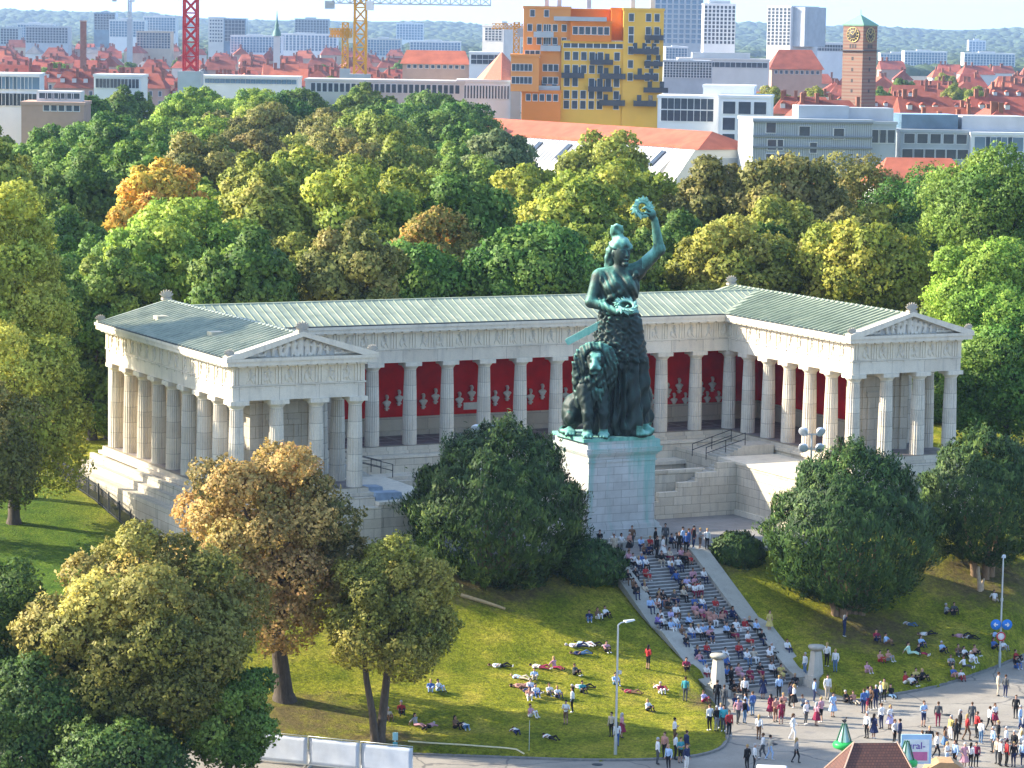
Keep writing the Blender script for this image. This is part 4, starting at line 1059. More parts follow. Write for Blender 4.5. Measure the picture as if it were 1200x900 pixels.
# ================================================================== TREES
def leaf_mat(name, stops, trans=.36):
    m = bpy.data.materials.new(name); m.use_nodes = True; n = m.node_tree; b = n.nodes['Principled BSDF']; out = n.nodes['Material Output']
    at_ = N(n, 'ShaderNodeAttribute', attribute_name='tint')
    sp = n.nodes.new('ShaderNodeSeparateColor'); n.links.new(at_.outputs['Color'], sp.inputs[0])
    oi = n.nodes.new('ShaderNodeObjectInfo')
    c = ramp(n, sp.outputs[0], stops)
    hv = n.nodes.new('ShaderNodeHueSaturation')
    mr = N(n, 'ShaderNodeMapRange'); mr.inputs[3].default_value = .485; mr.inputs[4].default_value = .515; n.links.new(oi.outputs['Random'], mr.inputs[0])
    mh = N(n, 'ShaderNodeMapRange'); mh.inputs[3].default_value = -.018; mh.inputs[4].default_value = .018; n.links.new(sp.outputs[2], mh.inputs[0])
    ah = N(n, 'ShaderNodeMath', operation='ADD'); n.links.new(mr.outputs[0], ah.inputs[0]); n.links.new(mh.outputs[0], ah.inputs[1]); n.links.new(ah.outputs[0], hv.inputs['Hue'])
    mv = N(n, 'ShaderNodeMapRange'); mv.inputs[3].default_value = .95; mv.inputs[4].default_value = 2.05; n.links.new(sp.outputs[1], mv.inputs[0]); n.links.new(mv.outputs[0], hv.inputs['Value'])
    hv.inputs['Saturation'].default_value = .92; n.links.new(c, hv.inputs['Color'])
    n.links.new(hv.outputs[0], b.inputs['Base Color']); b.inputs['Roughness'].default_value = .55; b.inputs['Specular IOR Level'].default_value = .18
    tr = n.nodes.new('ShaderNodeBsdfTranslucent'); n.links.new(hv.outputs[0], tr.inputs['Color'])
    mx = n.nodes.new('ShaderNodeMixShader'); mx.inputs[0].default_value = trans
    n.links.new(b.outputs[0], mx.inputs[1]); n.links.new(tr.outputs[0], mx.inputs[2]); n.links.new(mx.outputs[0], out.inputs['Surface'])
    return m
def st3(a, b_, c, d=None):
    return [(.12, a), (.42, b_), (.72, c), (.95, d or c)]
LM = {
 'deep green': leaf_mat('deep_green_leaves', st3((.030, .070, .010), (.062, .125, .014), (.105, .180, .020), (.16, .23, .03))),
 'mid green': leaf_mat('mid_green_leaves', st3((.045, .095, .010), (.090, .165, .016), (.145, .230, .024), (.21, .29, .035))),
 'bright green': leaf_mat('bright_green_leaves', st3((.085, .150, .010), (.160, .250, .016), (.240, .330, .024), (.33, .39, .04))),
 'olive green': leaf_mat('olive_leaves', st3((.10, .125, .012), (.180, .205, .020), (.265, .275, .030), (.35, .33, .05))),
 'yellow green': leaf_mat('yellow_green_leaves', st3((.11, .15, .010), (.20, .24, .018), (.29, .30, .022), (.39, .35, .03))),
 'golden yellow': leaf_mat('golden_leaves', st3((.17, .17, .012), (.40, .32, .018), (.58, .40, .022), (.62, .33, .03))),
 'orange tinged': leaf_mat('orange_tinged_leaves', st3((.10, .115, .014), (.22, .19, .025), (.40, .23, .035), (.48, .17, .03))),
 'brownish olive': leaf_mat('brownish_olive_leaves', st3((.080, .085, .016), (.150, .145, .028), (.215, .195, .042), (.28, .22, .055))),
 'grey green': leaf_mat('grey_green_leaves', st3((.050, .080, .030), (.095, .135, .045), (.150, .190, .065), (.21, .24, .09))),
 'russet brown': leaf_mat('russet_leaves', st3((.085, .085, .018), (.21, .155, .036), (.34, .21, .055), (.46, .25, .07))),
 'olive gold': leaf_mat('olive_gold_leaves', st3((.065, .080, .010), (.175, .175, .024), (.30, .275, .050), (.47, .40, .05))),
 'shade green': leaf_mat('shade_green_leaves', st3((.024, .050, .010), (.050, .095, .014), (.085, .140, .020), (.13, .18, .03))),
 'light olive': leaf_mat('light_olive_leaves', st3((.15, .18, .014), (.26, .28, .024), (.36, .37, .034), (.44, .42, .05))),
 'autumn gold': leaf_mat('autumn_gold_leaves', st3((.085, .095, .012), (.22, .20, .025), (.37, .29, .04), (.50, .34, .05))),
 'yew': leaf_mat('yew_needles', st3((.012, .032, .006), (.026, .060, .009), (.060, .105, .014), (.17, .21, .03)), .14),
}
def bark_mat(name, c):
    m, n, b = new_mat(name); P_ = coords(n)
    mp = N(n, 'ShaderNodeMapping'); mp.inputs['Scale'].default_value = (5, 5, 1.1); n.links.new(P_, mp.inputs[0])
    f = noise(n, mp.outputs[0], 1.6, 5, .7); c = np.array(c)
    n.links.new(ramp(n, f, [(.3, tuple(c*.55)), (.7, tuple(c*1.35))]), b.inputs['Base Color']); b.inputs['Roughness'].default_value = .9
    bump(n, b, f, .7, .08); return m
BARK = bark_mat('bark', (.085, .065, .045)); YBARK = bark_mat('yew_bark', (.26, .17, .095))

def cards(name, C, NRM, size, rng, tint, wob=.8, aspect=.7, axis=None, fold=.12, mats=None, hue=.5):
    """leaf clusters: kite-shaped folded faces, shaded with the outward direction of their clump"""
    n = len(C)
    nr = NRM+wob*rng.normal(size=(n, 3)); nr /= np.linalg.norm(nr, axis=1)[:, None]
    nr[(nr*NRM).sum(1) < 0] *= -1
    t = rng.normal(size=(n, 3)) if axis is None else axis
    t = t-nr*(t*nr).sum(1)[:, None]; t /= np.linalg.norm(t, axis=1)[:, None]+1e-9
    b_ = np.cross(nr, t)
    L = (size*rng.uniform(.55, 1.35, n))[:, None]; W_ = L*aspect*rng.uniform(.75, 1.25, (n, 1))
    off = L*rng.uniform(-.12, .12, (n, 1))
    V = np.stack([C-t*L/2, C+b_*W_/2+nr*fold*L+t*off, C+t*L/2, C-b_*W_/2+nr*fold*L+t*off], 1).reshape(-1, 3)
    Q = np.arange(4*n).reshape(n, 4)
    # wound so that the face looks outward
    e = np.cross(V[Q[:, 1]]-V[Q[:, 0]], V[Q[:, 3]]-V[Q[:, 0]]); fl = (e*nr).sum(1) < 0; Q[fl] = Q[fl][:, ::-1]
    me = quad_mesh(name, V, Q, True)
    ca = me.color_attributes.new('tint', 'FLOAT_COLOR', 'POINT')
    tc = np.zeros((n, 4)); tc[:, 0] = np.clip(tint, 0, 1); tc[:, 1] = rng.random(n); tc[:, 2] = hue; tc[:, 3] = 1
    ca.data.foreach_set('color', np.repeat(tc, 4, 0).astype(np.float32).ravel())
    sn = NRM*.75+nr*.55; sn /= np.linalg.norm(sn, axis=1)[:, None]
    me.normals_split_custom_set_from_vertices(np.repeat(sn, 4, 0).tolist())
    if mats: me.materials.append(mats)
    return me
def crown(seed, rx, ry, rz, nl=34, leaves=14000, size=.5, lobe=(.26, .42), mat=None, shape='round', accent=None, gap=0.0, name='crown'):
    """returns (mesh, lobe centres); the crown's centre is the origin"""
    rng = np.random.default_rng(seed)
    D = rng.normal(size=(nl*3, 3)); D /= np.linalg.norm(D, axis=1)[:, None]
    D = D[D[:, 2] > -.75]
    # spread the lobes
    keep = []
    for d in D:
        if all(d@k < .93 for k in keep): keep.append(d)
        if len(keep) >= nl: break
    D = np.array(keep); m = len(D)
    rad = rng.uniform(.50, .86, m)[:, None]
    if shape == 'tall': D[:, 2] *= 1.0
    LC = D*rad*np.array((rx, ry, rz)); LR = rng.uniform(*lobe, m)*(rx+ry)/2*(1.08-.25*D[:, 2])
    if shape == 'cone': k_ = 1-.55*np.clip((LC[:, 2]/rz+.4), 0, 1); LC[:, :2] *= k_[:, None]
    inner = np.array([[0, 0, 0], [0, 0, rz*.35], [0, 0, -rz*.3]]); LC = np.vstack([LC, inner]); LR = np.append(LR, [rx*.52, rx*.45, rx*.45]); m = len(LC)
    prob = LR**2; prob[-3:] *= .35; prob /= prob.sum()
    idx = rng.choice(m, leaves, p=prob)
    d = rng.normal(size=(leaves, 3)); d[:, 2] += .25; d /= np.linalg.norm(d, axis=1)[:, None]
    # ragged clumps: a low-frequency wobble on each lobe
    wob = 1+.26*np.sin(d[:, 0]*6+idx*1.7)*np.sin(d[:, 1]*6+idx*2.3+d[:, 2]*5)+.13*np.sin(d[:, 0]*14+idx)*np.sin(d[:, 2]*13+idx*1.3)
    rr = LR[idx]*rng.uniform(.55, 1.0, leaves)**.45*wob
    C = LC[idx]+d*rr[:, None]*np.array((1, 1, .85))
    # drop leaves buried deep in other lobes
    dep = np.full(leaves, 9.0)
    for j in range(m):
        q = np.linalg.norm((C-LC[j])/np.array((1, 1, .85)), axis=1)/LR[j]; q[idx == j] = 9; dep = np.minimum(dep, q)
    ok = dep > .62
    if gap: ok &= np.sin(C[:, 0]*1.9+seed)*np.sin(C[:, 1]*2.1)*np.sin(C[:, 2]*1.7+seed*.7) < 1-gap
    C, d, idx = C[ok], d[ok], idx[ok]
    out = C/np.array((rx, ry, rz)); out /= np.linalg.norm(out, axis=1)[:, None]+1e-9
    nr = d*.8+out*.5; nr /= np.linalg.norm(nr, axis=1)[:, None]
    lt = rng.uniform(0, 1, m)
    tint = .50*lt[idx]+.50*rng.random(len(C))+.04*out[:, 2]
    if accent is not None: tint = tint*.72+accent(C, rng)
    me = cards(name, C, nr, size, rng, tint, mats=mat, hue=np.clip(rng.uniform(0, 1, m)[idx]*.75+.25*rng.random(len(C)), 0, 1))
    return me, LC[:-3]
def trunk_mesh(LC, cz, rng, base_r, h, lean=(0, 0), nlimb=9, split=.38, name='trunk'):
    """tapered trunk with limbs into the crown; origin at the foot, crown centre at (lean, cz)"""
    mb = MB(); top = np.array((lean[0], lean[1], cz))
    sp = np.array((lean[0]*split, lean[1]*split, h*split))
    mb.tube([(0, 0, -.5), (0, 0, .0), (lean[0]*.05, lean[1]*.05, .5), tuple(sp*.6), tuple(sp), tuple((sp+top)/2), tuple(top)], [base_r*1.7, base_r*1.45, base_r*1.1, base_r*.92, base_r*.8, base_r*.55, base_r*.25], 10)
    pick = list(range(len(LC))); rng.shuffle(pick)
    for k in pick[:nlimb]:
        e = top+LC[k]*.92; s0 = sp+(top-sp)*rng.uniform(-.05, .6)
        mid = s0*.45+e*.55+np.array((rng.uniform(-.5, .5), rng.uniform(-.5, .5), rng.uniform(-.2, .6)))
        mb.tube([s0, s0*.75+mid*.25, mid, e], [base_r*.42, base_r*.36, base_r*.22, base_r*.07], 6)
    return mb.mesh(name, BARK)
def tree(label, foot, cx, cz, r3, mat, seed, leaves, size, base_r=.4, group=None, gap=.0, nl=38, nlimb=11, split=.38, accent=None, name='broadleaf_tree', lobe=(.24, .40)):
    t = thing(name, label, 'tree', foot, 0, group)
    me, LC = crown(seed, *r3, nl=nl, leaves=leaves, size=size, mat=LM[mat], gap=gap, accent=accent, lobe=lobe)
    link('crown', me, t, (cx[0], cx[1], cz))
    link('trunk', trunk_mesh(LC, cz, random.Random(seed), base_r, cz, cx, nlimb, split), t)
    return t
# ---- the big trees in the foreground
def by_px(u, v, dist, ground):
    """world centre seen at that pixel and distance, and the height of it above the ground there"""
    c = atd(u, v, dist); return c, c[2]-ground
def fg(label, u, v, dist, g, r3, mat, seed, leaves, size, foot_off=(0, 0), **kw):
    leaves = int(leaves*2.9); size *= .56
    c = atd(u, v, dist); f = (c[0]-foot_off[0], c[1]-foot_off[1]); z = gz(*f) if g is None else g
    return tree(label, (f[0], f[1], z-.05), foot_off, c[2]-z, r3, mat, seed, leaves, size, **kw)
fg('large russet brown maple with dark trunk on the lawn before the left wing', 314, 634, 203, None, (6.5, 6.5, 7.7), 'russet brown', 101, 34000, .46, (-1.4, -.3), base_r=.62, gap=.20, nl=58, nlimb=20, lobe=(.20, .34))
fg('broad olive gold tree at the lower left, in front of the russet maple', 172, 758, 185, ROAD, (7.4, 7.4, 8.2), 'olive gold', 102, 46000, .44, (0, 0), base_r=.5, gap=.10, nl=64, nlimb=16, lobe=(.20, .33), accent=lambda C, r: .30*np.clip((-C[:, 0]*.8+C[:, 2]*.5)/7, 0, 1))
fg('dark green tree in the bottom left corner below the olive gold tree', 42, 850, 182, ROAD, (4.6, 4.6, 5.2), 'shade green', 103, 22000, .42, base_r=.35, nl=40)
fg('fresh green leafy tree at the right foot of the olive gold tree', 268, 838, 183, ROAD, (2.9, 2.9, 4.2), 'mid green', 104, 13000, .36, base_r=.22, nl=30)
fg('low shaded tree filling the bottom edge under the olive gold tree', 150, 895, 178, ROAD, (4.0, 4.0, 3.4), 'shade green', 110, 12000, .42, base_r=.3, nl=30)
fg('dark leafy tree at the left edge below the sunlit lawn', -18, 745, 186, ROAD, (4.3, 4.3, 6.0), 'shade green', 111, 14000, .42, base_r=.3, nl=34)
t = fg('slender two trunked tree turning yellow beside the white fence', 462, 712, 199.5, None, (4.7, 4.7, 5.0), 'autumn gold', 105, 22000, .40, (1.2, .6), base_r=.30, gap=.22, nl=44, nlimb=14, lobe=(.20, .36), split=.55, accent=lambda C, r: .2*np.clip(C[:, 2]/5, 0, 1))
mb = MB(); mb.tube([(-.35, -.1, -.3), (-.6, -.1, 2.0), (-1.0, 0, 4.2), (-1.2, .2, 6.6), (-.6, .5, 8.5)], [.34, .26, .22, .16, .06], 8); mb.build('trunk', BARK, t)
# ---- left edge
fg('tall broad olive green tree at the left edge of the photo', -8, 330, 238, None, (6.6, 6.6, 9.3), 'light olive', 106, 36000, .50, base_r=.6, nl=60, lobe=(.2, .33))
fg('olive tree with low hanging branches above the left lawn', 16, 476, 231, None, (5.6, 5.6, 7.6), 'light olive', 107, 22000, .48, base_r=.45, nl=44)
fg('dark tree in the shade between the olive trees and the left wing corner', 108, 425, 268, None, (4.0, 4.0, 9.5), 'deep green', 115, 16000, .50, base_r=.4, nl=40)
fg('dark broad tree beside the left rear corner of the hall', 70, 400, 276, None, (5.5, 5.5, 9.0), 'deep green', 116, 16000, .52, base_r=.4, nl=40)
fg('brownish tree at the left edge under the tall olive one', -22, 528, 226, None, (4.6, 4.6, 6.0), 'brownish olive', 112, 12000, .46, base_r=.35, nl=30)
# ---- right edge
fg('sunny yellow green tree right of the right wing, leaning to the photo edge', 1165, 352, 276, None, (6.2, 6.2, 6.6), 'bright green', 108, 26000, .52, base_r=.45, nl=50)
fg('deep green tree in the shade right of the right wing columns', 1182, 440, 271, None, (6.4, 6.4, 7.0), 'mid green', 109, 22000, .54, base_r=.45, nl=44)
fg('tall mid green tree behind the sunny one at the right edge', 1168, 248, 300, None, (7.2, 7.2, 6.8), 'mid green', 113, 24000, .56, base_r=.5, nl=50)
fg('dark green tree before the low orange hipped roof, right of the right wing ridge', 1088, 268, 345, None, (7.0, 7.0, 7.4), 'deep green', 117, 15000, .58, base_r=.45, nl=52)
fg('brownish round tree before the grey office building, over the right wing', 1015, 245, 352, None, (6.6, 6.6, 6.8), 'brownish olive', 118, 14000, .58, base_r=.45, nl=50)
fg('dark green tree directly behind the right rear corner of the hall', 1098, 440, 292, None, (4.4, 4.4, 9.0), 'deep green', 114, 15000, .55, base_r=.4, nl=36)

# ---- the clipped-looking yews on the slope
def yew(label, foot, rx, rz, cz, seed, n, trunks=True, name='yew_tree', cat='tree', size=.40):
    rng = np.random.default_rng(seed)
    t = thing(name, label, cat, foot)
    d = rng.normal(size=(n, 3)); d[:, 2] += .15; d /= np.linalg.norm(d, axis=1)[:, None]
    lump = 1+.075*np.sin(d[:, 0]*9+seed)*np.sin(d[:, 1]*9+1)+.06*np.sin(d[:, 2]*14+d[:, 0]*6+seed)+.055*np.sin(d[:, 0]*19+seed)*np.sin(d[:, 1]*17+d[:, 2]*15)+.05*np.sin(d[:, 0]*33)*np.sin(d[:, 1]*31+d[:, 2]*29)
    sh = np.where(d[:, 2] > 0, 1-.16*d[:, 2]*(1-d[:, 2]**2)*1.5, 1-.03*d[:, 2]**2)
    rr = lump*sh*rng.uniform(.5, 1.0, n)**.22*np.where(rng.random(n) < .035, rng.uniform(1.0, 1.10, n), 1)
    C = d*rr[:, None]*np.array((rx, rx, rz))
    C[:, 2] = np.maximum(C[:, 2], -rz*.86+.3*np.sin(d[:, 0]*11)+.2*rng.random(n))
    ax = d*.75+np.array((0, 0, .85))+.35*rng.normal(size=(n, 3)); ax /= np.linalg.norm(ax, axis=1)[:, None]
    tint = .18+.35*rng.random(n)+.28*(np.sin(d[:, 0]*17+seed)*np.sin(d[:, 1]*17)*np.sin(d[:, 2]*15)>.15)+.25*np.clip(rr-.98, 0, .2)*5*rng.random(n)
    me = cards('crown', C, d, size*rng.uniform(.6, 1.25, n), rng, tint, wob=.5, aspect=.30, axis=ax, fold=.05, mats=LM['yew'])
    link('crown', me, t, (0, 0, cz))
    if trunks:
        rg = random.Random(seed)
        for k in range(trunks):
            mb = MB(); x = (k-(trunks-1)/2)*.62+rg.uniform(-.15, .15); y = rg.uniform(-.35, .35)
            mb.tube([(x, y, -.6), (x*1.05, y, .5), (x*1.5, y*1.3, 1.8), (x*2.0, y*1.8, cz*.7), (x*2.4, y*2, cz)], [.36, .30, .26, .18, .08], 8); mb.build('trunk', YBARK, t)
    return t
def yew_px(label, u, v, dist, rx, rz, seed, n, trunks, **kw):
    c = atd(u, v, dist); g = gz(c[0], c[1]); return yew(label, (c[0], c[1], g), rx, rz, c[2]-g, seed, n, trunks, **kw)
yew_px('large dark rounded yew left of the pedestal with several trunks', 582, 597, 226.5, 6.75, 6.35, 201, 60000, 4)
yew_px('large dark rounded yew right of the steps with a bundled red brown trunk', 998, 621, 230, 6.4, 6.45, 202, 56000, 5)
yew_px('dark rounded yew at the right edge beyond the first right one', 1156, 585, 240, 5.5, 5.5, 203, 42000, 3)
yew_px('low dark yew bush beside the top of the left cheek wall', 690, 660, 229, 2.9, 2.0, 204, 9500, 0, name='yew_bush', cat='shrub')
yew_px('low dark green shrub on the right side at the top of the steps', 864, 647, 236, 2.25, 1.65, 205, 8000, 0, name='yew_bush', cat='shrub')

# ---- the park wood behind the hall: every tree its own object
VAR = []
for k, (rx, rz, nl, lv) in enumerate(((5.6, 5.6, 36, 11500), (6.2, 6.4, 40, 12500), (5.0, 6.4, 34, 10500), (6.6, 5.4, 42, 12500), (5.4, 7.0, 38, 11500), (6.0, 5.8, 30, 11000), (5.2, 5.4, 44, 11000))):
    me, LC = crown(300+k, rx, rx, rz, nl=int(nl*1.6), leaves=int(lv*2.6), size=.41, mat=LM['mid green'], lobe=(.17, .33))
    VAR.append((me, trunk_mesh(LC, 13.5, random.Random(k), .42, 13.5, (0, 0), 5), rx, rz))
SEEDS = [(20, 170, 'olive green'), (70, 165, 'mid green'), (30, 230, 'mid green'), (75, 200, 'deep green'), (135, 120, 'deep green'), (195, 120, 'mid green'), (140, 225, 'golden yellow'), (120, 160, 'mid green'), (220, 140, 'bright green'), (200, 170, 'mid green'),
 (180, 205, 'olive green'), (250, 185, 'brownish olive'), (285, 160, 'brownish olive'), (300, 120, 'bright green'), (320, 95, 'grey green'), (360, 120, 'deep green'), (380, 140, 'brownish olive'), (425, 115, 'mid green'), (440, 155, 'olive green'),
 (505, 130, 'deep green'), (330, 190, 'olive green'), (350, 215, 'yellow green'), (240, 245, 'bright green'), (190, 270, 'bright green'), (120, 290, 'mid green'), (60, 330, 'deep green'), (330, 280, 'olive green'), (400, 290, 'brownish olive'), (410, 210, 'yellow green'), (440, 210, 'olive green'),
 (500, 260, 'orange tinged'), (480, 215, 'olive green'), (520, 300, 'mid green'), (560, 230, 'mid green'), (600, 200, 'yellow green'), (540, 175, 'mid green'), (600, 170, 'grey green'), (650, 165, 'grey green'), (700, 180, 'olive green'), (650, 230, 'yellow green'), (690, 260, 'mid green'),
 (740, 210, 'yellow green'), (800, 220, 'olive green'), (780, 270, 'deep green'), (850, 200, 'brownish olive'), (830, 185, 'mid green'), (900, 210, 'brownish olive'), (900, 260, 'olive green'), (960, 215, 'brownish olive'), (940, 260, 'mid green'), (1010, 215, 'deep green'), (1045, 265, 'yellow green'), (1080, 250, 'deep green'),
 (1000, 290, 'brownish olive'), (1040, 330, 'olive green'), (950, 310, 'deep green'), (870, 300, 'deep green'), (1150, 200, 'mid green'), (1110, 215, 'deep green'), (620, 290, 'deep green'), (280, 310, 'deep green'), (580, 310, 'yellow green')]
WOODWORD = {'deep green': 'dark green', 'mid green': 'green', 'bright green': 'light green', 'olive green': 'olive green', 'yellow green': 'yellow green', 'golden yellow': 'golden yellow', 'orange tinged': 'orange tinged', 'brownish olive': 'brownish', 'grey green': 'grey green'}
fwh = _fw[:2]/np.linalg.norm(_fw[:2]); rth = np.array((fwh[1], -fwh[0]))
FAR_U = [-60, 0, 100, 320, 530, 560, 700, 850, 950, 1040, 1100, 1400]; FAR_D = [440, 470, 720, 760, 700, 440, 400, 360, 352, 345, 352, 365]
rng = np.random.default_rng(77); WOOD = []
d = 268.0; row = 0
while d < 770:
    px = FPX/d; lat = -660/px-6; off = (row % 2)*6
    while lat < 760/px+8:
        l = lat+off+rng.uniform(-2.2, 2.2); dd = d+rng.uniform(-4, 4); u = 600+FPX*l/dd
        xy = CAM[:2]+fwh*dd+rth*l
        lat += 10.4+max(0, (d-330)*.011)
        if dd > np.interp(u, FAR_U, FAR_D): continue
        if (u < -22 and dd < 420) or u > 1370: continue
        if xy[1] < 38 and -9 < xy[0] < 84: continue
        if xy[0] >= 66 and xy[1] < 60 and u > 1105: continue
        if xy[0] <= -9 and xy[1] < 24: continue
        WOOD.append((xy[0], xy[1], u, dd))
    d += 14.0+max(0, (d-300)*.020); row += 1
rnd = random.Random(9); wtrees = []
for i, (x, y, u, dd) in enumerate(WOOD):
    k = rnd.randrange(len(VAR)); me, tm, rx, rz = VAR[k]; s_ = rnd.uniform(.84, 1.25)
    if y < 60: s_ = min(s_, 1.02)
    g = gz(x, y); top = (13.5*.95+rz)*s_+g; v = pr((x, y, top-2.0))[1]
    best = min(SEEDS, key=lambda q: (q[0]-u)**2+((q[1]-v)*1.3)**2); cname = best[2]
    wtrees.append([x, y, g, s_, k, cname, u, v])
for (fu, fv, fc) in ((140, 225, 'golden yellow'), (500, 258, 'orange tinged'), (465, 215, 'yellow green'), (600, 205, 'yellow green'), (660, 200, 'yellow green'), (1045, 262, 'yellow green'), (350, 215, 'yellow green'), (230, 245, 'bright green'), (290, 170, 'brownish olive'), (200, 120, 'bright green')):
    open_ = [q for q in wtrees if not any(o is not q and o[1] < q[1] and abs(o[6]-q[6]) < 45 and o[7] < q[7]+14 for o in wtrees)]
    min(open_, key=lambda q: (q[6]-fu)**2+(1.2*(q[7]-fv+14))**2)[5] = fc
for i, (x, y, g, s_, k, cname, u, v) in enumerate(wtrees):
    me, tm, rx, rz = VAR[k]
    t = thing('wood_tree', 'x', 'tree', (x, y, g-.1), rnd.uniform(0, 6.28), 'trees of the park behind the hall')
    t.scale = (s_, s_, s_*rnd.uniform(.95, 1.08))
    c = link('crown', me, t, (0, 0, 13.5*.95)); c.material_slots[0].link = 'OBJECT'; c.material_slots[0].material = LM[cname]
    link('trunk', tm, t)
    t['_u'] = u; t['_v'] = v; t['_c'] = WOODWORD[cname]
# labels for the wood: colour, then what it stands by
LANDW = [(150, 'at the left wing'), (310, 'over the left roof end'), (480, 'left of the statue'), (640, 'just left of the statue'), (760, 'at the statue'), (900, 'right of the statue'), (1060, 'over the right wing'), (1300, 'at the right edge')]
ROWS = [(120, 'park far edge'), (160, 'far park'), (205, 'middle park'), (250, 'near park'), (900, 'closest park row')]
lab = {}
for t in [o for o in col.objects if o.get('_c')]:
    u, v = t['_u'], t['_v']
    a = next(w_ for q, w_ in LANDW if u < q); b2 = next(w_ for q, w_ in ROWS if v < q)
    lab.setdefault('%s tree, %s, %s' % (t['_c'], b2, a), []).append(t)
for k_, L in lab.items():
    L.sort(key=lambda o: o['_u'])
    for j, t in enumerate(L):
        if len(L) == 1: t['label'] = k_
        elif len(L) == 2: t['label'] = ('left ' if j == 0 else 'right ')+k_
        else: t['label'] = ('leftmost ' if j == 0 else 'rightmost ' if j == len(L)-1 else ordn(j)+' of several ')+k_
        for q in ('_u', '_v', '_c'): del t[q]
print('wood trees', len(wtrees))
# ================================================================== THE TOWN BEYOND THE PARK
GLASS = plain('window_glass', (.045, .06, .075), .15, .3, .5, 0, .6)
GLASSB = plain('blue_glass', (.12, .20, .27), .12, .35, .15, 0, .7)
WHITEW = plain('white_render', (.72, .72, .70), .8, .06, .2); OFFW = plain('off_white_render', (.60, .58, .53), .8, .08, .2); GREYW = plain('grey_cladding', (.40, .43, .44), .6, .1, .3)
ORANGE = plain('orange_render', (.70, .22, .04), .8, .07, .2); ORANGE2 = plain('light_orange_render', (.72, .29, .08), .8, .06, .2); YELLOWR = plain('ochre_yellow_render', (.74, .43, .07), .8, .07, .2)
BALC = plain('dark_balcony', (.06, .065, .075), .5); REDTILE = plain('red_roof_tiles', (.34, .085, .052), .8, .22, .35); REDTILE2 = plain('brown_red_roof_tiles', (.25, .070, .042), .8, .25, .35); REDTILE3 = plain('orange_roof_tiles', (.40, .115, .062), .8, .2, .35)
GREYROOF = plain('grey_roof', (.22, .21, .20), .8, .2, .3); BRICKC = plain('chimney_brick', (.28, .12, .075), .85, .2, .6); ZINC = plain('pale_metal_roof', (.50, .50, .49), .5, .12, .25)
BEIGE = plain('beige_render', (.50, .41, .30), .85, .08, .3); SAND = plain('pink_render', (.46, .30, .22), .85, .1, .3)
BRICKT, n_, b_ = new_mat('tower_brick'); P_ = coords(n_); bt = n_.nodes.new('ShaderNodeTexBrick'); bt.inputs['Scale'].default_value = 1; bt.inputs['Brick Width'].default_value = 1.2; bt.inputs['Row Height'].default_value = .5
bt.inputs['Color1'].default_value = (.27, .135, .09, 1); bt.inputs['Color2'].default_value = (.20, .095, .065, 1); bt.inputs['Mortar'].default_value = (.25, .17, .12, 1); bt.inputs['Mortar Size'].default_value = .03
n_.links.new(wall_vec(n_, P_), bt.inputs['Vector']); n_.links.new(bt.outputs['Color'], b_.inputs['Base Color']); b_.inputs['Roughness'].default_value = .9
ZG = -2.0
BR = -_y                                      # most fronts face the viewer's side of the town
def wloc(u, v, dist):
    p = atd(u, v, dist); return p
_WM = {}
def win_mesh(w_, h_, mat):
    k = (round(w_, 2), round(h_, 2), mat.name)
    if k not in _WM:
        mb = MB(); mb.box(-w_/2, -.06, -h_/2, w_/2, .05, h_/2, 0)
        f = .09; mb.box(-w_/2-f, -.10, h_/2, w_/2+f, .04, h_/2+f, 1); mb.box(-w_/2-f, -.16, -h_/2-f, w_/2+f, .04, -h_/2, 1)
        mb.box(-w_/2-f, -.10, -h_/2, -w_/2, .04, h_/2, 1); mb.box(w_/2, -.10, -h_/2, w_/2+f, .04, h_/2, 1)
        _WM[k] = mb.mesh('window', [mat, WHITEW])
    return _WM[k]
WCOUNT = {}
def win(parent, x, y, z, w_, h_, mat=None, rz=0):
    mat = mat or GLASS
    root = parent; WCOUNT[root.name] = WCOUNT.get(root.name, 0)+1
    if WCOUNT[root.name] > 100: return
    link('window', win_mesh(w_, h_, mat), parent, (x, y, z), rz)
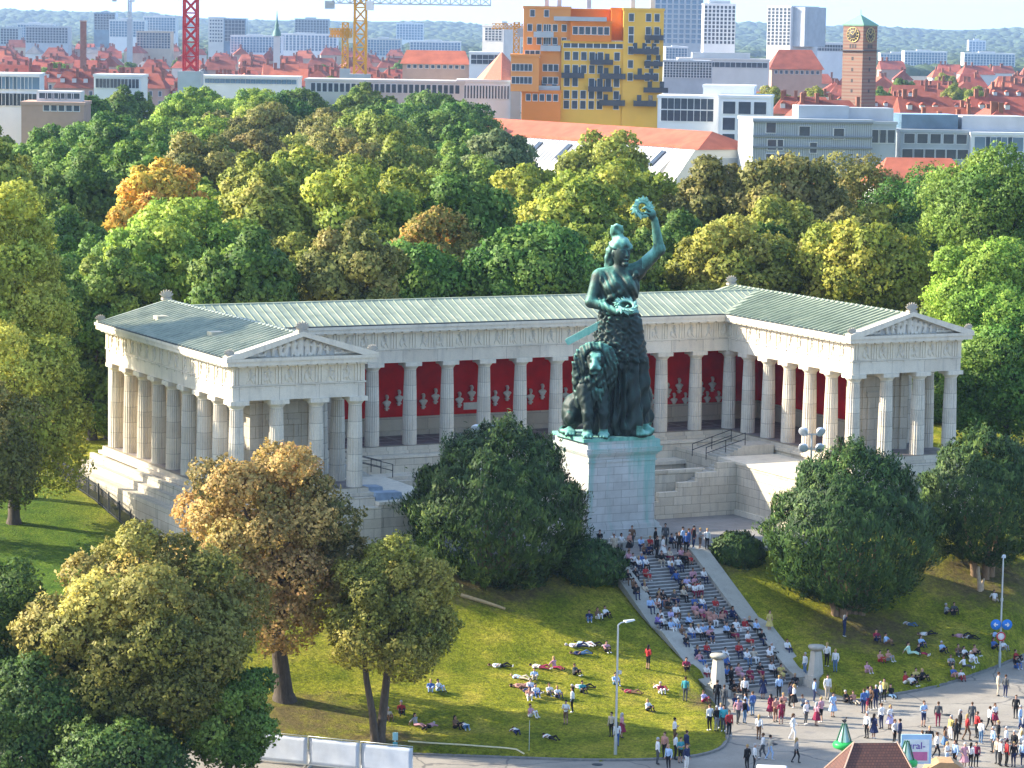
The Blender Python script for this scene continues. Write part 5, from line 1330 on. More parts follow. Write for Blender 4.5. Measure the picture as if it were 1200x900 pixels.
class Bld:
    """a building whose front is drawn between two columns of the view at a distance; local x runs along the front"""
    def __init__(s, name, label, cat, u0, u1, dist, rz=BR, group=None, z0=ZG):
        s.px = FPX/dist; um = (u0+u1)/2; s.um = um; s.d = dist; p = atd(um, 60, dist)
        s.o = thing(name, label, cat, (p[0], p[1], 0), rz, group); s.z0 = z0; s.rz = rz
    def x(s, u): return (u-s.um)/s.px
    def z(s, v): return CAM[2]-s.d*math.tan(math.atan((v-450)/FPX)+_p)
    def wall(s, u0, u1, vt, mat, dep=12, y0=0, zb=None, name='wall', parapet=True):
        mb = MB(); zt = s.z(vt); zb = s.z0-3 if zb is None else zb
        mb.box(s.x(u0), y0, zb, s.x(u1), y0+dep, zt)
        o = mb.build(name, mat, s.o)
        if parapet:
            p_ = MB(); e = .18; p_.box(s.x(u0)-e, y0-e, zt-.45, s.x(u1)+e, y0+dep+e, zt+.12); p_.build('parapet', mat if parapet is True else parapet, o)
        return o
    def grid(s, u0, u1, v0, v1, nc, nr, w_, h_, y=0, mat=None, skip=()):
        for r_ in range(nr):
            for c in range(nc):
                if (c, r_) in skip: continue
                win(s.o, s.x(u0)+(s.x(u1)-s.x(u0))*(c+.5)/nc, y, s.z(v0)+(s.z(v1)-s.z(v0))*(r_+.5)/nr, w_, h_, mat)
    def side(s, xs, y0, y1, v0, v1, nc, nr, w_, h_, mat=None, sg=-1):
        for r_ in range(nr):
            for c in range(nc): win(s.o, xs, y0+(y1-y0)*(c+.5)/nc, s.z(v0)+(s.z(v1)-s.z(v0))*(r_+.5)/nr, w_, h_, mat, sg*math.pi/2*-1 if sg > 0 else -math.pi/2)
    def box(s, name, u0, u1, v0, v1, y0, y1, mat):
        mb = MB(); mb.box(s.x(u0), y0, s.z(v1), s.x(u1), y1, s.z(v0)); return mb.build(name, mat, s.o)
    def gable(s, u0, u1, ve, vr, mat, y0=-.4, y1=12.4, hip=0.0, name='roof'):
        """ridge along the front"""
        mb = MB(); x0, x1, ze, zr_ = s.x(u0)-.3, s.x(u1)+.3, s.z(ve), s.z(vr); ym = (y0+y1)/2; h = hip*(x1-x0)
        mb.add([(x0, y0, ze), (x1, y0, ze), (x1, y1, ze), (x0, y1, ze), (x0+h, ym, zr_), (x1-h, ym, zr_)], [(0, 1, 5, 4), (2, 3, 4, 5), (1, 2, 5), (3, 0, 4), (3, 2, 1, 0)])
        return mb.build(name, mat, s.o)

# --- the orange and ochre apartment block
b = Bld('apartment_block', 'tall stepped orange and ochre apartment block with dark balconies beyond the park', 'building', 612, 777, 684)
b.wall(613, 668, 7, ORANGE2, 16); b.wall(668, 716, 23.5, ORANGE, 15, -1.0, b.z(47)); b.wall(668.2, 729.8, 9, ORANGE, 9, 6, b.z(60)); b.wall(658, 732, 47.2, YELLOWR, 13.5, -.4)
b.wall(730, 777, 7.5, YELLOWR, 17, -.8); b.wall(599, 632, 64, ORANGE2, 9, -3.5, b.z(107)); b.wall(716.2, 729.8, 7.2, ORANGE, 8, 3, b.z(60)); b.wall(612.5, 658, 106, ORANGE, 14, -2.4)
for v in (15, 32, 47.5, 63): b.grid(615, 633 if v > 60 else 648, v-4, v+4, 3 if v > 20 else 2, 1, 1.0, 1.5)
for v in (32, 47.5): b.grid(634, 666, v-4, v+4, 3, 1, 1.0, 1.5)
for v in (79, 94): b.grid(600, 624, v-4, v+4, 5, 1, .8, 1.5, -3.5); b.grid(636, 655, v-4, v+4, 3, 1, 1.0, 1.5)
for v in (114,): b.grid(616, 656, v-4, v+4, 5, 1, 1.0, 1.5, -2.4)
b.grid(670, 714, 30, 39, 6, 1, 1.1, 1.7, -1.0); b.grid(660, 730, 46, 55, 8, 1, 1.5, 1.6, -.4)
for v in (64.5, 80, 95.5, 110, 122): b.grid(660, 728, v-4, v+4, 7, 1, 1.2, 1.8, -.4, skip=((2, 0),) if int(v) % 2 else ((5, 0),))
for v in (18, 33.5, 43.5, 57, 73, 88, 104, 119): b.grid(734, 774, v-4, v+4, 4, 1, 1.1, 1.7, -.8, skip=((1, 0),))
b.grid(649, 712, 15, 21, 5, 1, 1.6, 1.6, 6.0)
BAL = [(875, 955, 205, 223), (910, 1000, 253, 273), (1015, 1115, 163, 183), (1065, 1130, 115, 133), (1065, 1130, 208, 225), (1030, 1110, 255, 273), (1065, 1150, 300, 318), (775, 855, 253, 272), (870, 955, 300, 318), (910, 1000, 347, 367), (1030, 1110, 347, 367), (695, 770, 300, 320), (700, 770, 158, 178), (675, 745, 110, 130), (745, 930, 55, 70)]
for k, (x0, x1, y0, y1) in enumerate(BAL):
    u0, u1, v0, v1 = 400+x0/3, 400+x1/3, y0/3, y1/3; mb = MB(); yy = -.82 if x0 > 1000 else (-.42 if x0 > 770 else -.05)
    if x0 == 745: yy = 0
    mb.box(b.x(u0), yy-1.7, b.z(v1), b.x(u1), yy-.02, b.z(v1)+.22); mb.box(b.x(u0), yy-1.7, b.z(v1)+.22, b.x(u1), yy-1.62, b.z(v0)); mb.box(b.x(u0), yy-1.6, b.z(v1)+.22, b.x(u0)+.08, yy-.02, b.z(v0)); mb.box(b.x(u1)-.08, yy-1.6, b.z(v1)+.22, b.x(u1), yy-.02, b.z(v0))
    mb.build('balcony', BALC if k < 11 else GREYW, b.o)
    if x0 != 745:
        nd = 3 if x1-x0 > 90 else 2
        for q in range(nd):
            xm = b.x(u0)+(b.x(u1)-b.x(u0))*(q+.5)/nd; dr = MB(); dr.box(xm-.5, yy+.0, b.z(v1)+.25, xm+.5, yy+.012, b.z(v1)+2.5); dr.build('balcony_door', GLASS, b.o)
mb = MB()
for u in (640, 655, 690, 742, 765):
    mb.box(b.x(u)-.5, 6, b.z(8), b.x(u)+.5, 7.2, b.z(8)+2.2)
mb.build('roof_vents', ZINC, b.o)
# --- exhibition hall with red roof over a pale lower roof
P0 = atd(528, 60, 655); P1 = atd(852, 60, 575); ang = math.atan2(P1[1]-P0[1], P1[0]-P0[0]); L = math.hypot(P1[0]-P0[0], P1[1]-P0[1])
eh = thing('exhibition_hall', 'long exhibition hall with red ridge roof above a pale metal lower roof', 'building', (P0[0], P0[1], 0), ang)
mb = MB(); mb.box(0, -11, ZG-3, L, 11, 4.6); mb.build('wall', OFFW, eh)
mb = MB(); mb.prism_x([(-14, 3.6), (-11.4, 8.4), (-6.6, 12.3), (6.6, 12.3), (11.4, 8.4), (14, 3.6)], .5, L-5); 
for k in range(1, 70):
    x = .5+(L-5.5)*k/70
    for s_ in (-1,): mb.bar((x, s_*14, 3.65), (x, s_*11.4, 8.45), .2, .2); mb.bar((x, s_*11.4, 8.45), (x, s_*6.6, 12.32), .2, .2)
mb.build('lower_roof', ZINC, eh)
for k in range(9):
    mb = MB(); x = 5+k*(L-14)/8; q0 = np.array((x, -10.9, 8.9)); q1 = np.array((x, -7.6, 11.6)); mb.bar(q0, q1, 1.3, .5, 0, (0, -.7, .7)); mb.build('skylight', GLASS, eh)
mb = MB(); mb.prism_x([(-6.0, 12.4), (-6.0, 12.9), (0, 15.6), (6.0, 12.9), (6.0, 12.4)], -.5, L-4); mb.build('roof', REDTILE3, eh)
mb = MB(); mb.add([(L-4, -8.2, 12.42), (L-4, 8.2, 12.42), (L+1.5, -7.6, 12.38), (L+1.5, 7.6, 12.38), (L-4, 0, 15.6)], [(0, 2, 4), (2, 3, 4), (3, 1, 4), (0, 1, 3, 2), (0, 4, 1)]); mb.build('hipped_end', REDTILE3, eh)
mb = MB(); mb.prism_x([(-20, 1.5), (-15, 4.0), (-11.5, 8), (-8, 12.35), (8, 12.35), (11.5, 8), (15, 4), (20, 1.5), (20, -4), (-20, -4)], L-3.9, L+1.2); g_ = mb.build('gable_wall', OFFW, eh)
for y, w_ in ((-5.5, 2.2), (0, 6.2), (5.5, 2.2)):
    win(eh, L+1.2, y, 9.6, w_, 2.4, GREYW, math.pi/2)
# --- white block right of it
b = Bld('office_block', 'white cubic office block with dark windows beside the red roofed exhibition hall', 'building', 772, 905, 650, BR-.12)
b.wall(772, 845, 110, WHITEW, 16); b.wall(845, 905, 108, WHITEW, 18, -3); b.wall(824, 884, 97, WHITEW, 12, 3)
for v in (119, 133): b.grid(776, 838, v-5, v+5, 8, 1, 1.3, 2.3)
for v in (122, 141, 160, 174): b.grid(848, 902, v-6, v+6, 3, 1, 2.6, 2.6, -3)
# --- grey clad building in front on the right
b = Bld('office_building', 'low grey clad office building with ribbon roof edges and glazed corner at right', 'building', 882, 1058, 560, BR+.10)
b.wall(884, 1026, 135, GREYW, 16); b.wall(1026, 1058, 137, GREYW, 14, 2.2)
RIB = MB()
for v in (138, 155, 168, 186): RIB.box(b.x(883.5), -.35, b.z(v)-.18, b.x(1026.5), 0, b.z(v)+.18)
for k in range(54): RIB.box(b.x(886+k*2.6), -.06, b.z(200), b.x(886+k*2.6)+.09, 0, b.z(139))
RIB.build('facade_ribs', plain('dark_grey_band', (.20, .22, .23), .6), b.o)
for u, v, w_ in ((905, 145, 1.8), (945, 149, 2.0), (986, 151, 1.9), (907, 165, 1.8), (916, 165, 1.2), (956, 168, 1.3), (905, 182, 1.6), (918, 182, 1.6), (935, 184, 2.2)): win(b.o, b.x(u), -.08, b.z(v), w_, 1.9)
b.grid(1028, 1056, 146, 162, 3, 1, 1.6, 2.4, 2.2)
b.box('roof_plant', 942, 1003, 119, 136, 4, 10, GREYW); b.box('roof_plant', 1003, 1058, 121, 137, 5, 11, ZINC)
b = Bld('office_building', 'pale office building with flat glass roof light at the right edge', 'building', 1055, 1215, 575, BR+.10)
b.wall(1057, 1140, 145, GREYW, 18); b.wall(1140, 1215, 147, WHITEW, 18, -1); b.box('roof_light', 1062, 1130, 127, 144, 3, 12, GLASSB); b.box('roof_plant', 1135, 1215, 128, 146, 3, 12, ZINC)
b.grid(1147, 1200, 152, 168, 4, 1, 3.0, 2.6, -1, GLASSB); b.grid(1060, 1138, 150, 160, 5, 1, 2.0, 1.8); b.grid(1060, 1138, 168, 178, 6, 1, 2.2, 1.8); b.grid(1144, 1208, 172, 182, 6, 1, 1.8, 1.6, -1)
# --- low red roofs nearest the park
b = Bld('low_house', 'low building with broad orange hipped roof at the right park edge', 'building', 1033, 1150, 470, BR+.05)
b.wall(1036, 1147, 212, WHITEW, 15, parapet=False); b.gable(1033, 1150, 212, 180, REDTILE3, -.8, 15.8, .18); b.grid(1075, 1110, 213, 222, 4, 1, 1.0, 1.0)
b = Bld('low_house', 'long low building with dull red shallow roof behind the trees right of centre', 'building', 940, 1070, 485, BR)
b.wall(942, 1068, 217, OFFW, 9, parapet=False); b.gable(940, 1070, 217, 204, REDTILE2, -.5, 9.5, .02)
b.grid(945, 1065, 219, 225, 12, 1, 1.0, .9)
# --- clock tower
b = Bld('clock_tower', 'square brick clock tower with green pyramid roof rising over the red roofs', 'tower', 988, 1027, 900, BR-.72)
W_ = 7.2
def tw(v): return b.z(v)
mb = MB(); mb.box(-W_/2, -W_/2, ZG-3, W_/2, W_/2, tw(23.5)); mb.build('shaft', BRICKT, b.o)
mb = MB(); mb.box(-W_/2-.25, -W_/2-.25, tw(23.5), W_/2+.25, W_/2+.25, tw(22.4)); e = W_/2+.35; zt = tw(22.4)
mb.add([(-e, -e, zt), (e, -e, zt), (e, e, zt), (-e, e, zt), (0, 0, tw(10)), ], [(0, 1, 4), (1, 2, 4), (2, 3, 4), (3, 0, 4), (3, 2, 1, 0)]); mb.tube([(0, 0, tw(10.5)), (0, 0, tw(4))], .12, 6); mb.build('roof', plain('tower_copper', (.20, .36, .24), .6), b.o)
GOLD = plain('gilded_metal', (.55, .42, .16), .4, .1, 1, .3); DARKF = plain('dark_clock_face', (.06, .05, .045), .6)
for rz_ in (0, -math.pi/2, math.pi/2):
    f = link('clock_face', (lambda m_: m_)(None), b.o) if False else empty('clock_face', (0, 0, 0), rz_); f.parent = b.o
    bpy.data.objects.remove(f)
    ck = MB(); zc_ = tw(34); r_ = 2.25
    ck.lathe([(0.01, 0), (r_, 0), (r_, .1), (.01, .1)], n=32)
    for k in range(12):
        a = k*math.pi/6; ck.bar((1.55*math.cos(a), 1.55*math.sin(a), .12), (2.05*math.cos(a), 2.05*math.sin(a), .12), .22, .06, 1)
    ck.tube([(2.15*math.cos(a), 2.15*math.sin(a), .12) for a in np.linspace(0, 2*math.pi, 33)], .12, 6, 1); ck.tube([(1.25*math.cos(a), 1.25*math.sin(a), .12) for a in np.linspace(0, 2*math.pi, 25)], .07, 6, 1)
    ck.bar((0, 0, .17), (1.7*math.cos(.9), 1.7*math.sin(.9), .17), .16, .05, 1); ck.bar((0, 0, .17), (1.1*math.cos(2.6), 1.1*math.sin(2.6), .17), .2, .05, 1)
    o = ck.build('clock_face', [DARKF, GOLD], b.o); M_ = Matrix.Rotation(rz_, 4, 'Z')@Matrix.Translation((0, -W_/2-.02, zc_))@Matrix.Rotation(math.pi/2, 4, 'X'); o.matrix_local = M_
for rz_ in (0, -math.pi/2, math.pi/2):
    for q in (-.9, 0, .9):
        mb = MB(); mb.box(q-.28, -W_/2-.05, tw(50), q+.28, -W_/2+.3, tw(45)); o = mb.build('belfry_opening', DARKF, b.o); o.rotation_euler[2] = rz_
    for v in (62, 75, 88, 100):
        mb = MB(); mb.box(-.35, -W_/2-.04, tw(v+2), .35, -W_/2+.2, tw(v-2)); o = mb.build('slit_window', DARKF, b.o); o.rotation_euler[2] = rz_
mb = MB(); mb.box(-W_/2-.7, -W_/2-.7, tw(53), W_/2+.7, W_/2+.7, tw(52)); mb.build('gallery', BALC, b.o)
# --- office towers on the skyline
def tower(label, u0, u1, vt, dist, mat, nc, nr, dep, rz, w_, h_, gl=GLASSB, cut=None, vb=48):
    b = Bld('office_tower', label, 'tower', u0, u1, dist, rz)
    b.wall(u0, u1, vt, mat, dep)
    b.grid(u0, u1, vt+2, vb, nc, nr, w_, h_, 0, gl)
    return b
tower('tall slab tower of blue grey glass behind the ochre apartment block', 766, 823, -12, 1650, GREYW, 8, 10, 20, BR, 2.4, 2.2)
b = tower('white gridded office tower right of the blue grey glass tower', 824, 861, 0, 1500, WHITEW, 8, 10, 18, BR, 1.2, 1.4, GLASS); b.box('roof_plant', 830, 855, -4, 0, 3, 12, GREYW)
b = tower('white office tower with shaded grey right side, alone on the skyline', 896, 928, 1.5, 1450, WHITEW, 6, 11, 26, BR-.62, 1.5, 1.3, GLASS); b.box('glazed_wing', 927, 944, 2.5, 49, 2, 22, GREYW)
b = Bld('office_building', 'long low white building on the skyline right of the lone office tower', 'building', 948, 990, 1500); b.wall(948, 990, 44, WHITEW, 14); b.grid(950, 988, 46, 54, 12, 2, 1.4, 1.3)
b = Bld('office_building', 'long grey flat roofed building below the skyline office towers', 'building', 800, 905, 980); b.wall(796, 902, 65, OFFW, 14); b.grid(800, 900, 68, 76, 16, 1, 1.6, 1.6)
b.box('upper_floor', 812, 880, 58, 65, 3, 10, GREYW)
b = Bld('church_hall', 'large building with steep dark red roof between the office tower and clock tower', 'building', 903, 966, 1150); b.wall(905, 964, 76, SAND, 18, parapet=False); b.gable(903, 966, 76, 53, REDTILE2, -.6, 18.6, .2); b.grid(907, 962, 77, 82, 9, 1, 1.1, 1.3)
# --- buildings on the left
b = Bld('office_building', 'white glazed office building with dark window bands at the left edge', 'building', -20, 50, 560, BR+.08); b.wall(-20, 45, 97, WHITEW, 14); b.grid(-18, 44, 101, 114, 7, 1, 2.0, 2.2, 0, GLASSB); b.grid(-18, 44, 120, 134, 7, 1, 2.0, 2.2)
b = Bld('town_house', 'low sand coloured block with small windows left, just beyond the trees', 'building', 25, 98, 540, BR+.05); b.wall(25, 98, 130, SAND, 14); b.grid(50, 94, 132, 140, 5, 1, 1.0, 1.1); b.box('upper_floor', 40, 92, 117, 130, 4, 11, OFFW); b.grid(44, 90, 118, 127, 6, 1, 1.4, 1.0, 4)
b = Bld('office_building', 'low white building with ribbed front behind the trees at left', 'building', 110, 165, 640, BR); b.wall(110, 165, 96, WHITEW, 12); b.grid(112, 163, 100, 112, 12, 1, .7, 1.9)
b = Bld('office_building', 'long white flat roofed hall behind the grey green tree at left', 'building', 240, 350, 760, BR); b.wall(235, 350, 95, WHITEW, 12); b.grid(240, 348, 98, 104, 18, 1, 1.2, 1.1, 0, GLASSB)
b = Bld('office_building', 'long pale flat roofed hall with glass front left of the orange block', 'building', 360, 545, 720, BR); b.wall(358, 545, 97, OFFW, 14); b.grid(364, 540, 101, 112, 26, 1, 1.0, 2.0)
b = Bld('arcade_building', 'white colonnaded building with pink tent roof beside the orange apartment block', 'building', 536, 600, 720, BR); b.wall(536, 600, 95, WHITEW, 12, parapet=True); b.grid(544, 598, 101, 117, 15, 1, .35, 3.0)
mb = MB(); cx = b.x(588); mb.lathe([(6.2, b.z(95)), (.2, b.z(62))], (cx, 6), 8, smooth=False); mb.build('tent_roof', plain('pink_roof', (.52, .20, .13), .7), b.o)
b = Bld('town_hall', 'long building with bright red roof and dormers left of the orange block', 'building', 470, 550, 900, BR); b.wall(472, 549, 77, SAND, 12, parapet=False); b.gable(470, 550, 77, 61, REDTILE3, -.5, 12.5, .08); b.grid(476, 546, 78, 82, 10, 1, 1, 1)
b = Bld('office_building', 'small white office cube beside the long red roof', 'building', 550, 590, 880, BR); b.wall(550, 588, 62, WHITEW, 12); b.grid(552, 586, 65, 76, 5, 2, 1.6, 1.3)
b = Bld('slab_block', 'pale slab block of flats standing left above the orange block', 'building', 563, 612, 1300, BR-.4); b.wall(563, 590, 30, OFFW, 20); b.grid(566, 588, 33, 48, 5, 5, 1.2, 1.1); b.box('stair_tower', 575, 583, 25, 30, 4, 10, OFFW)
b = Bld('glass_block', 'dark blue glass office cube among pale blocks on the left skyline', 'building', 262, 288, 2500, BR); b.wall(262, 288, 27, GLASSB, 20, parapet=GREYW); b.grid(263, 287, 29, 54, 6, 6, 2.6, 2.6, 0, GLASS)
b = Bld('slab_block', 'beige block of flats directly left of the dark blue glass cube', 'building', 244, 262, 2550, BR); b.wall(244, 262, 26, OFFW, 20); b.grid(245, 261, 28, 56, 5, 7, 1.4, 1.3)
for (label, u0, u1, vt, mat, dist) in (('white stepped office complex with glass attic, left of the red crane', 110, 135, 23, GLASSB, 1900), ('white long office block beside the glass attic complex', 128, 170, 31, WHITEW, 1850), ('white office block left of the red crane mast', 168, 206, 26, WHITEW, 1880),
    ('white low block at far left below the hills', 20, 62, 37, WHITEW, 2000), ('pale grey block at far left edge', 0, 22, 42, GREYW, 1900), ('broad dark flat roofed building left of the brick chimney', 30, 80, 40, GREYW, 1700), ('white terrace of flats right of the dark blue glass cube', 270, 330, 47, WHITEW, 1500), ('long white low office range right of the church spire', 325, 395, 44, WHITEW, 1550), ('tan office building with window bands below the white office blocks', 160, 200, 44, BEIGE, 1500),
    ('small grey tower block right of the church spire', 345, 385, 26, GREYW, 2400), ('white block far away among dark woods left of the orange block', 464, 496, 29, WHITEW, 3300), ('white industrial row between the yellow crane and orange block', 430, 470, 48, OFFW, 1900), ('white low row further right of the yellow crane', 480, 540, 50, WHITEW, 1800), ('long white roofed works below the far hills, right of the clock tower', 1060, 1110, 52, WHITEW, 1900), ('white flats at the far right below the hills', 1130, 1190, 53, WHITEW, 1850), ('pale works hall right of the clock tower', 1032, 1075, 55, OFFW, 2000), ('white far villa group among woods at right', 1135, 1155, 38, WHITEW, 3600), ('white slab near the ochre tower, right skyline', 780, 806, 52, WHITEW, 1300),
    ('grey flat roofed block left of the white cubic office', 778, 835, 68, GREYW, 900)):
    dist = dist*1.5 if dist > 1400 else dist; b = Bld('office_block', label, 'building', u0, u1, dist); b.wall(u0, u1, vt, mat, 20); nc = min(16, max(3, int((u1-u0)/3.4))); b.grid(u0+.5, u1-.5, vt+1.5, vt+20, nc, 6, 1.5*dist/1900, 1.4*dist/1900, 0, GLASSB if mat in (WHITEW, OFFW) else GLASS)
    if (u1-u0) > 18:
        b.box('roof_plant', u0+(u1-u0)*.3, u0+(u1-u0)*.62, vt-1.8, vt, 4, 10, GREYW)
# brick chimney, church spire
b = Bld('brick_chimney', 'square brick chimney stack standing among pale blocks at far left', 'chimney', 94, 101, 1400); mb = MB(); mb.box(b.x(94), 0, ZG, b.x(100.5), 2.4, b.z(33)); mb.build('stack', BRICKC, b.o); mb = MB(); mb.box(b.x(94)-.2, -.2, b.z(34), b.x(100.5)+.2, 2.6, b.z(32.5)); mb.build('cap', SAND, b.o)
b = Bld('church_spire', 'slim green church spire over the red roofs at left', 'church', 319, 329, 1250); mb = MB(); mb.box(-1.3, 0, ZG, 1.3, 2.6, b.z(47)); mb.build('tower', OFFW, b.o); mb = MB(); mb.lathe([(1.9, b.z(47)), (1.5, b.z(42)), (.6, b.z(37)), (.9, b.z(35)), (.5, b.z(31)), (.05, b.z(17))], (0, 1.3), 8); mb.build('spire', plain('spire_copper', (.12, .23, .19), .6), b.o)

# --- red roofed town houses in rows
HV = []
for k in range(6):
    rr = random.Random(60+k); w_ = rr.uniform(13, 19); d_ = rr.uniform(11, 13); h = rr.uniform(10.5, 13); rh = rr.uniform(4.2, 6.0)
    wl = MB(); wl.box(-w_/2, 0, -4, w_/2, d_, h)
    for r_ in range(2):
        for c in range(5): pass
    wins = [(-w_/2+w_*(c+.5)/6, h-1.6-3.0*r_) for r_ in range(3) for c in range(6)]
    rf = MB(); e = .5
    hp = rr.choice((0, 0, 1.5, 3))
    rf.add([(-w_/2-e, -e, h), (w_/2+e, -e, h), (w_/2+e, d_+e, h), (-w_/2-e, d_+e, h), (-w_/2+hp, d_/2, h+rh), (w_/2-hp, d_/2, h+rh)], [(0, 1, 5, 4), (2, 3, 4, 5), (1, 2, 5), (3, 0, 4), (3, 2, 1, 0)])
    dm = []
    for q in range(rr.randint(2, 4)):
        x = -w_/2+w_*(q+.7)/4.2; mb = MB(); y = d_*.16; z = h+rh*.32; mb.box(x-.7, y-.3, z-.3, x+.7, y+2.4, z+1.3); mb.add([(x-.9, y-.5, z+1.3), (x+.9, y-.5, z+1.3), (x+.9, y+3, z+1.3), (x-.9, y+3, z+1.3), (x, y-.5, z+2.0), (x, y+3, z+2.0)], [(0, 1, 4), (1, 2, 5, 4), (3, 0, 4, 5), (2, 3, 5), (3, 2, 1, 0)], 1)
        dm.append(mb)
    chs = [(rr.uniform(-w_/2+1, w_/2-1), d_*rr.uniform(.3, .6)) for _ in range(rr.randint(2, 4))]
    cm = MB(); cm.box(-.45, -.6, 0, .45, .6, 2.8); cm.box(-.52, -.68, 2.8, .52, .68, 3.05)
    HV.append((wl, rf, dm, chs, cm, h, rh, wins))
WALLS = [SAND, BEIGE, OFFW, SAND]; TILES = [REDTILE, REDTILE2, REDTILE3, REDTILE, REDTILE2]
HM = []
for k, (wl, rf, dm, chs, cm, h, rh, wins) in enumerate(HV): HM.append((wl.mesh('house_wall', WALLS[k % 4]), rf.mesh('house_roof', TILES[k % 5]), [q.mesh('dormer', [OFFW, TILES[k % 5]]) for q in dm], chs, cm.mesh('chimney', BRICKC), h, rh, wins))
WSM = win_mesh(1.0, 1.5, GLASS)
ROOFW = {'red_roof_tiles': 'red', 'brown_red_roof_tiles': 'brown red', 'orange_roof_tiles': 'orange', 'grey_roof': 'grey'}; WALLW = {'pink_render': 'pinkish', 'beige_render': 'beige', 'off_white_render': 'whitish'}
rnd = random.Random(31); nh = 0; HL = []
def house(x, y, rz, label, detail, sc_=1.0):
    global nh
    k = rnd.randrange(len(HM)); wl, rf, dm, chs, cm, h, rh, wins = HM[k]
    t = thing('town_house', label, 'house', (x, y, ZG), rz, 'red roofed town houses beyond the park'); t.scale = (sc_, sc_, sc_*rnd.uniform(.88, 1.1))
    c = link('wall', wl, t); r_ = link('roof', rf, t); tl = rnd.choice(TILES+([GREYROOF] if rnd.random() < .4 else []))
    r_.material_slots[0].link = 'OBJECT'; r_.material_slots[0].material = tl; wm_ = rnd.choice(WALLS); c.material_slots[0].link = 'OBJECT'; c.material_slots[0].material = wm_
    for (cx, cy_) in chs: link('chimney', cm, r_, (cx, cy_, h+rh*(1-abs(cy_-6)/7)-.8))
    if detail:
        for q in dm: link('dormer', q, r_)
        for (wx, wz) in wins[:12]: link('window', WSM, t, (wx, -.02, wz))
    nh += 1; HL.append((t, ROOFW[tl.name], WALLW[wm_.name], x, y))
ROWD = [(735, 'nearest'), (800, 'nearest'), (870, 'near'), (945, 'near'), (1030, 'near'), (1120, 'middle'), (1215, 'middle'), (1320, 'middle'), (1440, 'far'), (1580, 'far'), (1750, 'far'), (1960, 'farthest'), (2250, 'farthest'), (2600, 'farthest')]
for d, w_ in ROWD:
    px = FPX/d; u = -40+rnd.uniform(0, 20)
    while u < 1240 and nh < 297:
        step = rnd.uniform(16, 21)*px; uu = u; u += step
        right = uu > 690
        if rnd.random() < (.22 if right else .06): continue
        if 590 < uu < 700: continue
        if right and d > 2000: continue
        if right and d < 780 and uu < 930: continue
        if not right and d < 1000: continue
        if not right and d > 1500 and uu > 470: continue
        if d > 1500 and rnd.random() < .25: continue
        if 975 < uu < 1040 and 850 <= d <= 960: continue
        if 890 < uu < 975 and 1050 < d < 1200: continue
        if 455 < uu < 600 and 850 < d < 1000: continue
        p = atd(uu, 60, d+rnd.uniform(-14, 14)); turn = rnd.choice((0, 0, 0, math.pi/2))
        side = 'left of the orange block' if not right else ('around the clock tower' if uu < 1030 else 'right of the clock tower')
        house(p[0], p[1], BR+rnd.choice((.12, .12, -.06))+turn, 'red roofed town house in the %s rows %s' % (w_, side), d < 1130, rnd.uniform(.9, 1.05))
SEG = [(50, 'at left edge'), (95, 'left of brick chimney'), (150, 'right of brick chimney'), (200, 'left of red crane'), (250, 'right of red crane'), (300, 'below blue glass cube'), (350, 'below church spire'), (405, 'left of yellow crane'), (470, 'right of yellow crane'), (660, 'left of orange block'),
 (790, 'right of ochre tower'), (860, 'below white gridded tower'), (925, 'below lone office tower'), (985, 'left of clock tower'), (1045, 'right of clock tower'), (1110, 'between clock tower and right edge'), (1300, 'at right edge')]
hl = {}
for (t, rw, ww, x, y) in HL:
    u, v, d_ = pr((x, y, 8)); k = min(range(len(ROWD)), key=lambda q: abs(ROWD[q][0]-d_))
    hl.setdefault('%s roofed %s house in %s row behind park, %s' % (rw, ww, ordn(k), next(w_ for q, w_ in SEG if u < q)), []).append((u, t))
for k_, L_ in hl.items():
    L_.sort(key=lambda q: q[0])
    for j, (u, t) in enumerate(L_): t['label'] = k_ if len(L_) == 1 else ('left ' if j == 0 else 'right ' if j == len(L_)-1 else 'middle ')+k_
print('houses', nh)
# --- trees standing among the houses
TT = [(470, 52, 1700), (150, 60, 1500), (210, 50, 1750), (250, 55, 1700), (640, 55, 1500), (955, 75, 1000), (970, 72, 1010), (985, 78, 990), (905, 90, 930), (930, 95, 900), (950, 98, 880), (1060, 66, 1200), (1090, 70, 1150), (1120, 68, 1180), (1145, 72, 1120), (65, 70, 1200), (110, 48, 1700), (790, 85, 940), (1110, 66, 1400), (1180, 70, 1200), (820, 90, 900), (380, 50, 1700), (860, 95, 880), (1030, 72, 1100)]
TG = ['park', 'street', 'courtyard']
for i, (u, v, d) in enumerate(TT):
    me, tm, rx, rz = VAR[i % len(VAR)]; p = atd(u, v, d); s_ = rnd.uniform(.8, 1.15)
    nm_ = rnd.choice(('mid green', 'yellow green', 'olive green', 'deep green'))
    t = thing('town_tree', '%s tree among the houses %s of the clock tower, %s from left among these' % (WOODWORD[nm_], 'left' if u < 1000 else 'right', ordn(sorted(TT).index((u, v, d)) % 16)), 'tree', (p[0], p[1], ZG), rnd.uniform(0, 6), 'trees standing among the town houses'); t.scale = (s_, s_, s_)
    c = link('crown', me, t, (0, 0, 12.0)); c.material_slots[0].link = 'OBJECT'; c.material_slots[0].material = LM[nm_]; link('trunk', tm, t)
